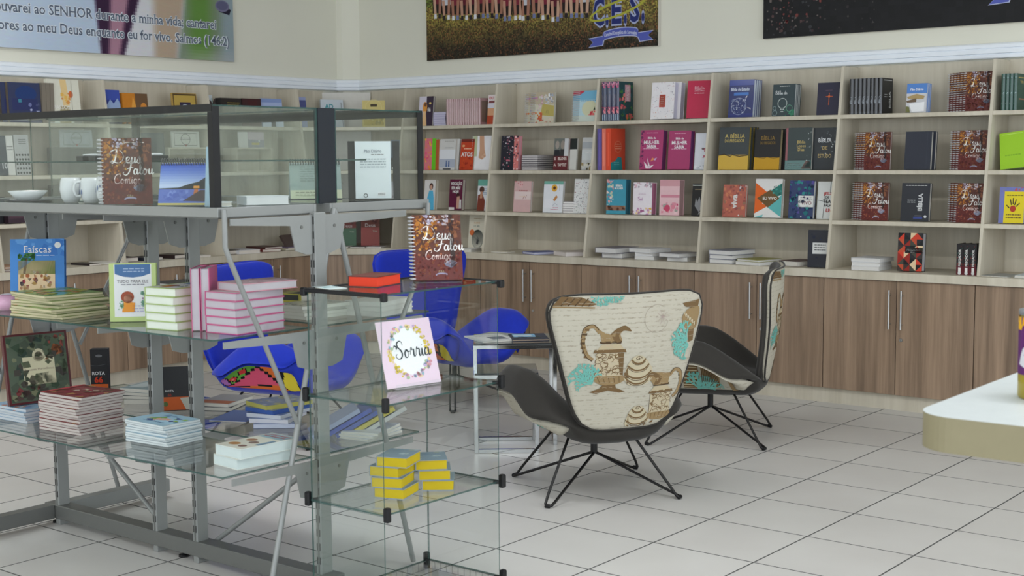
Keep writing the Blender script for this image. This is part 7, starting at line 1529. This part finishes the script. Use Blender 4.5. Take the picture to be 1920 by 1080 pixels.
    for k in range(4):
        a = PI / 4 + k * PI / 2 + math.radians(legs - face); ca, sa = math.cos(a), math.sin(a); n = (-sa, ca)
        def Q(r, z, o): return (r * ca + n[0] * o, r * sa + n[1] * o, z)
        l = MB(); l.tube([Q(0.0, 0.172, 0.004), Q(0.39, 0.024, 0.016), Q(0.425, 0.011, 0.016), Q(0.437, 0.0085, 0.008), Q(0.438, 0.0085, -0.006), Q(0.43, 0.016, -0.014), Q(0.40, 0.055, -0.016), Q(0.19, 0.300, -0.018)], 0.0065, 8)
        lg = obj('leg', l, M_ROD, e)
        obj('foot_cap', MB().tube([Q(0.437, 0.0095, 0.012), Q(0.438, 0.0095, -0.010)], 0.0095, 8), M_BLACK, lg)
    return e
make_chair('cream printed armchair with a jug motif on its back, nearest the camera', 'printed lounge chairs', True, -0.72, -1.64, 151, 142)
make_chair('cream printed armchair seen from the side by the brown cabinets', 'printed lounge chairs', True, -0.885, -0.288, 205, 205)
make_chair('cobalt blue armchair behind the island shelving, nearer the left wall', 'blue lounge chairs', False, -2.81, -1.69, 14, 20)
make_chair('cobalt blue armchair in the corner behind the glass rack', 'blue lounge chairs', False, -2.76, -0.28, -8, -6)

# ---------------------------------------------------------------- nested chrome tables
def table(label, cx, cy, rz, w, d, h, front_bars):
    e = empty('side_table', (cx, cy, 0), label, 'table', 'nested chrome side tables', math.radians(rz)); t = 0.011
    for sx in (-1, 1):
        for sy in (-1, 1): obj('leg', MB().bbox(sx * (w / 2 - t) - t, sx * (w / 2 - t) + t, sy * (d / 2 - t) - t, sy * (d / 2 - t) + t, 0.0, h - 0.022, 0.002), M_CHROME, e)
    for s in (-1, 1):
        obj('top_rail', MB().bbox(-w / 2, w / 2, s * (d / 2 - t) - t, s * (d / 2 - t) + t, h - 0.0215, h, 0.002), M_CHROME, e)
        obj('top_rail', MB().bbox(s * (w / 2 - t) - t, s * (w / 2 - t) + t, -d / 2 + 0.0225, d / 2 - 0.0225, h - 0.0215, h, 0.002), M_CHROME, e)
        if front_bars: obj('floor_rail', MB().bbox(-w / 2 + 0.0225, w / 2 - 0.0225, s * (d / 2 - t) - t, s * (d / 2 - t) + t, 0.0, 0.022, 0.002), M_CHROME, e)
        else: obj('floor_rail', MB().bbox(s * (w / 2 - t) - t, s * (w / 2 - t) + t, -d / 2 + 0.0225, d / 2 - 0.0225, 0.0, 0.022, 0.002), M_CHROME, e)
    obj('glass_top', MB().bbox(-w / 2 + 0.004, w / 2 - 0.004, -d / 2 + 0.004, d / 2 - 0.004, h + 0.0003, h + 0.009, 0.001), M_SMOKE, e)
    return e
ra = math.radians(40); ux, uy = math.cos(ra), math.sin(ra); vx, vy = -uy, ux
table('taller chrome side table with a dark glass top and magazines', -1.60 + vx * 0.21, -1.12 + vy * 0.21, 40, 0.45, 0.42, 0.545, False)
table('lower chrome side table pulled out from under the taller one', -1.52 + vx * 0.16, -1.295 + vy * 0.16, 40, 0.34, 0.34, 0.415, True)
tx, ty, tz = -1.60 + vx * 0.21, -1.12 + vy * 0.21, 0.5545
lay(make_book('white magazine with a picture on the dark glass table', 0.21, 0.27, 0.008, (196, 200, 200), [('r', 0.1, 0.1, 0.9, 0.9, (222, 222, 220)), ('r', 0.4, 0.2, 0.85, 0.6, (110, 116, 126)), ('x', 0.15, 0.65, 0.85, 0.85, 3, (150, 150, 150))], hard=False, cat='magazine', name='magazine'), tx - 0.08, ty - 0.10, tz, 62)
lay(make_book('grey magazine under the white one on the dark glass table', 0.2, 0.26, 0.006, (150, 156, 150), hard=False, cat='magazine', name='magazine'), tx - 0.11, ty + 0.02, tz, 96)
lay(make_book('dark blue picture book on the right of the dark glass table', 0.2, 0.23, 0.012, (44, 52, 70), [('r', 0.08, 0.35, 0.7, 0.9, (130, 176, 206)), ('r', 0.1, 0.5, 0.6, 0.75, (190, 206, 216)), ('b', 0, 0, 1, 0.4, 16, [(50, 60, 70), (80, 70, 50), (40, 70, 60)], 0.1, 2)], pages=(170, 150, 130), cat='book'), tx + 0.07, ty + 0.04, tz, 44)

# ---------------------------------------------------------------- pale counter at the right edge with a jar
e = empty('counter_table', (2.35, -3.2, 0), 'pale rounded counter table at the right edge of the picture', 'table')
x0, x1, y0, y1, r = 1.685, 3.1, -3.80, -2.55, 0.10
def corner(cx, cy, a0): return [(cx + r * math.cos(math.radians(a0 + q * 9)) - 2.35, cy + r * math.sin(math.radians(a0 + q * 9)) + 3.2) for q in range(11)]
out = corner(x0 + r, y0 + r, 180) + corner(x1 - r, y0 + r, 270) + corner(x1 - r, y1 - r, 0) + corner(x0 + r, y1 - r, 90)
obj('table_top', MB().prism(out, 0.868, 0.9495, 0, None, 1), [m_((200, 206, 206), 0.35), mat('beige_edge_band', (136, 128, 100), 0.5)], e)
for x in (0.28, 0.68): obj('pedestal', MB().bbox(x - 0.02, x + 0.02, -0.4, 0.5, 0.0, 0.8675, 0.002), M_OAK, e)
e = empty('snack_jar', (1.872, -3.415, 0.9497), 'yellow and purple jar with a grey lid on the pale counter', 'jar')
R0 = 0.066
obj('body', MB().lathe([(0, 0), (R0 - 0.004, 0), (R0, 0.006), (R0, 0.058), (R0, 0.195), (R0 - 0.006, 0.205)], 32), m_((150, 134, 30), 0.35, 0.3), e)
obj('lid', MB().lathe([(R0 - 0.006, 0.203), (R0 + 0.001, 0.205), (R0 + 0.001, 0.216), (R0 - 0.01, 0.219), (0, 0.214)], 32), m_((120, 124, 126), 0.35, 0.3), e)
def wrap(poly, c, mb, lift=0.0006):
    for q in range(1): pass
    xs = [p[0] for p in poly]; 
    bm = bmesh.new(); vs = [bm.verts.new((x, z, 0)) for x, z in dense(poly, 0.02)]; bm.faces.new(vs); bmesh.ops.triangulate(bm, faces=bm.faces[:])
    for _ in range(2):
        ed = [d for d in bm.edges if d.calc_length() > 0.03]
        if ed: bmesh.ops.subdivide_edges(bm, edges=ed, cuts=1); bmesh.ops.triangulate(bm, faces=bm.faces[:])
    bm.verts.index_update()
    rr = R0 + lift; mb.add([(rr * math.cos(v.co.x / R0), rr * math.sin(v.co.x / R0), v.co.y) for v in bm.verts], [tuple(v.index for v in f.verts) for f in bm.faces], 0, rgb(c)); bm.free()
lb = MB(); c0 = math.radians(-75) * R0; L = 2 * PI * R0
for k in range(12):
    wrap([(L * k / 12, 0.06), (L * (k + 1) / 12, 0.06), (L * (k + 1) / 12, 0.2), (L * k / 12, 0.2)], (92, 40, 100), lb, 0.0006)
wrap([(c0 - 0.10, 0.20), (c0 - 0.10, 0.185), (c0 - 0.02, 0.175), (c0 - 0.005, 0.12), (c0 + 0.09, 0.12), (c0 + 0.09, 0.2)], (226, 170, 20), lb, 0.0010)
wrap([(c0 - 0.06, 0.19), (c0 - 0.11, 0.19), (c0 - 0.11, 0.17), (c0 - 0.07, 0.168)], (226, 170, 20), lb, 0.0011)
wrap(spline([(c0 - 0.075, 0.085), (c0 - 0.06, 0.125), (c0 - 0.03, 0.135), (c0 + 0.01, 0.12), (c0 + 0.02, 0.09), (c0 - 0.02, 0.07), (c0 - 0.075, 0.085)], 3), (206, 206, 210), lb, 0.0013)
wrap(spline([(c0 - 0.035, 0.075), (c0 - 0.03, 0.105), (c0 + 0.0, 0.115), (c0 + 0.03, 0.1), (c0 + 0.03, 0.07), (c0 + 0.0, 0.055), (c0 - 0.035, 0.075)], 3), (226, 190, 170), lb, 0.0016)
wrap([(c0 - 0.01, 0.1), (c0 + 0.04, 0.11), (c0 + 0.04, 0.125), (c0 - 0.005, 0.115)], (214, 120, 30), lb, 0.0019)
obj('label', lb, M_PRINT, e)
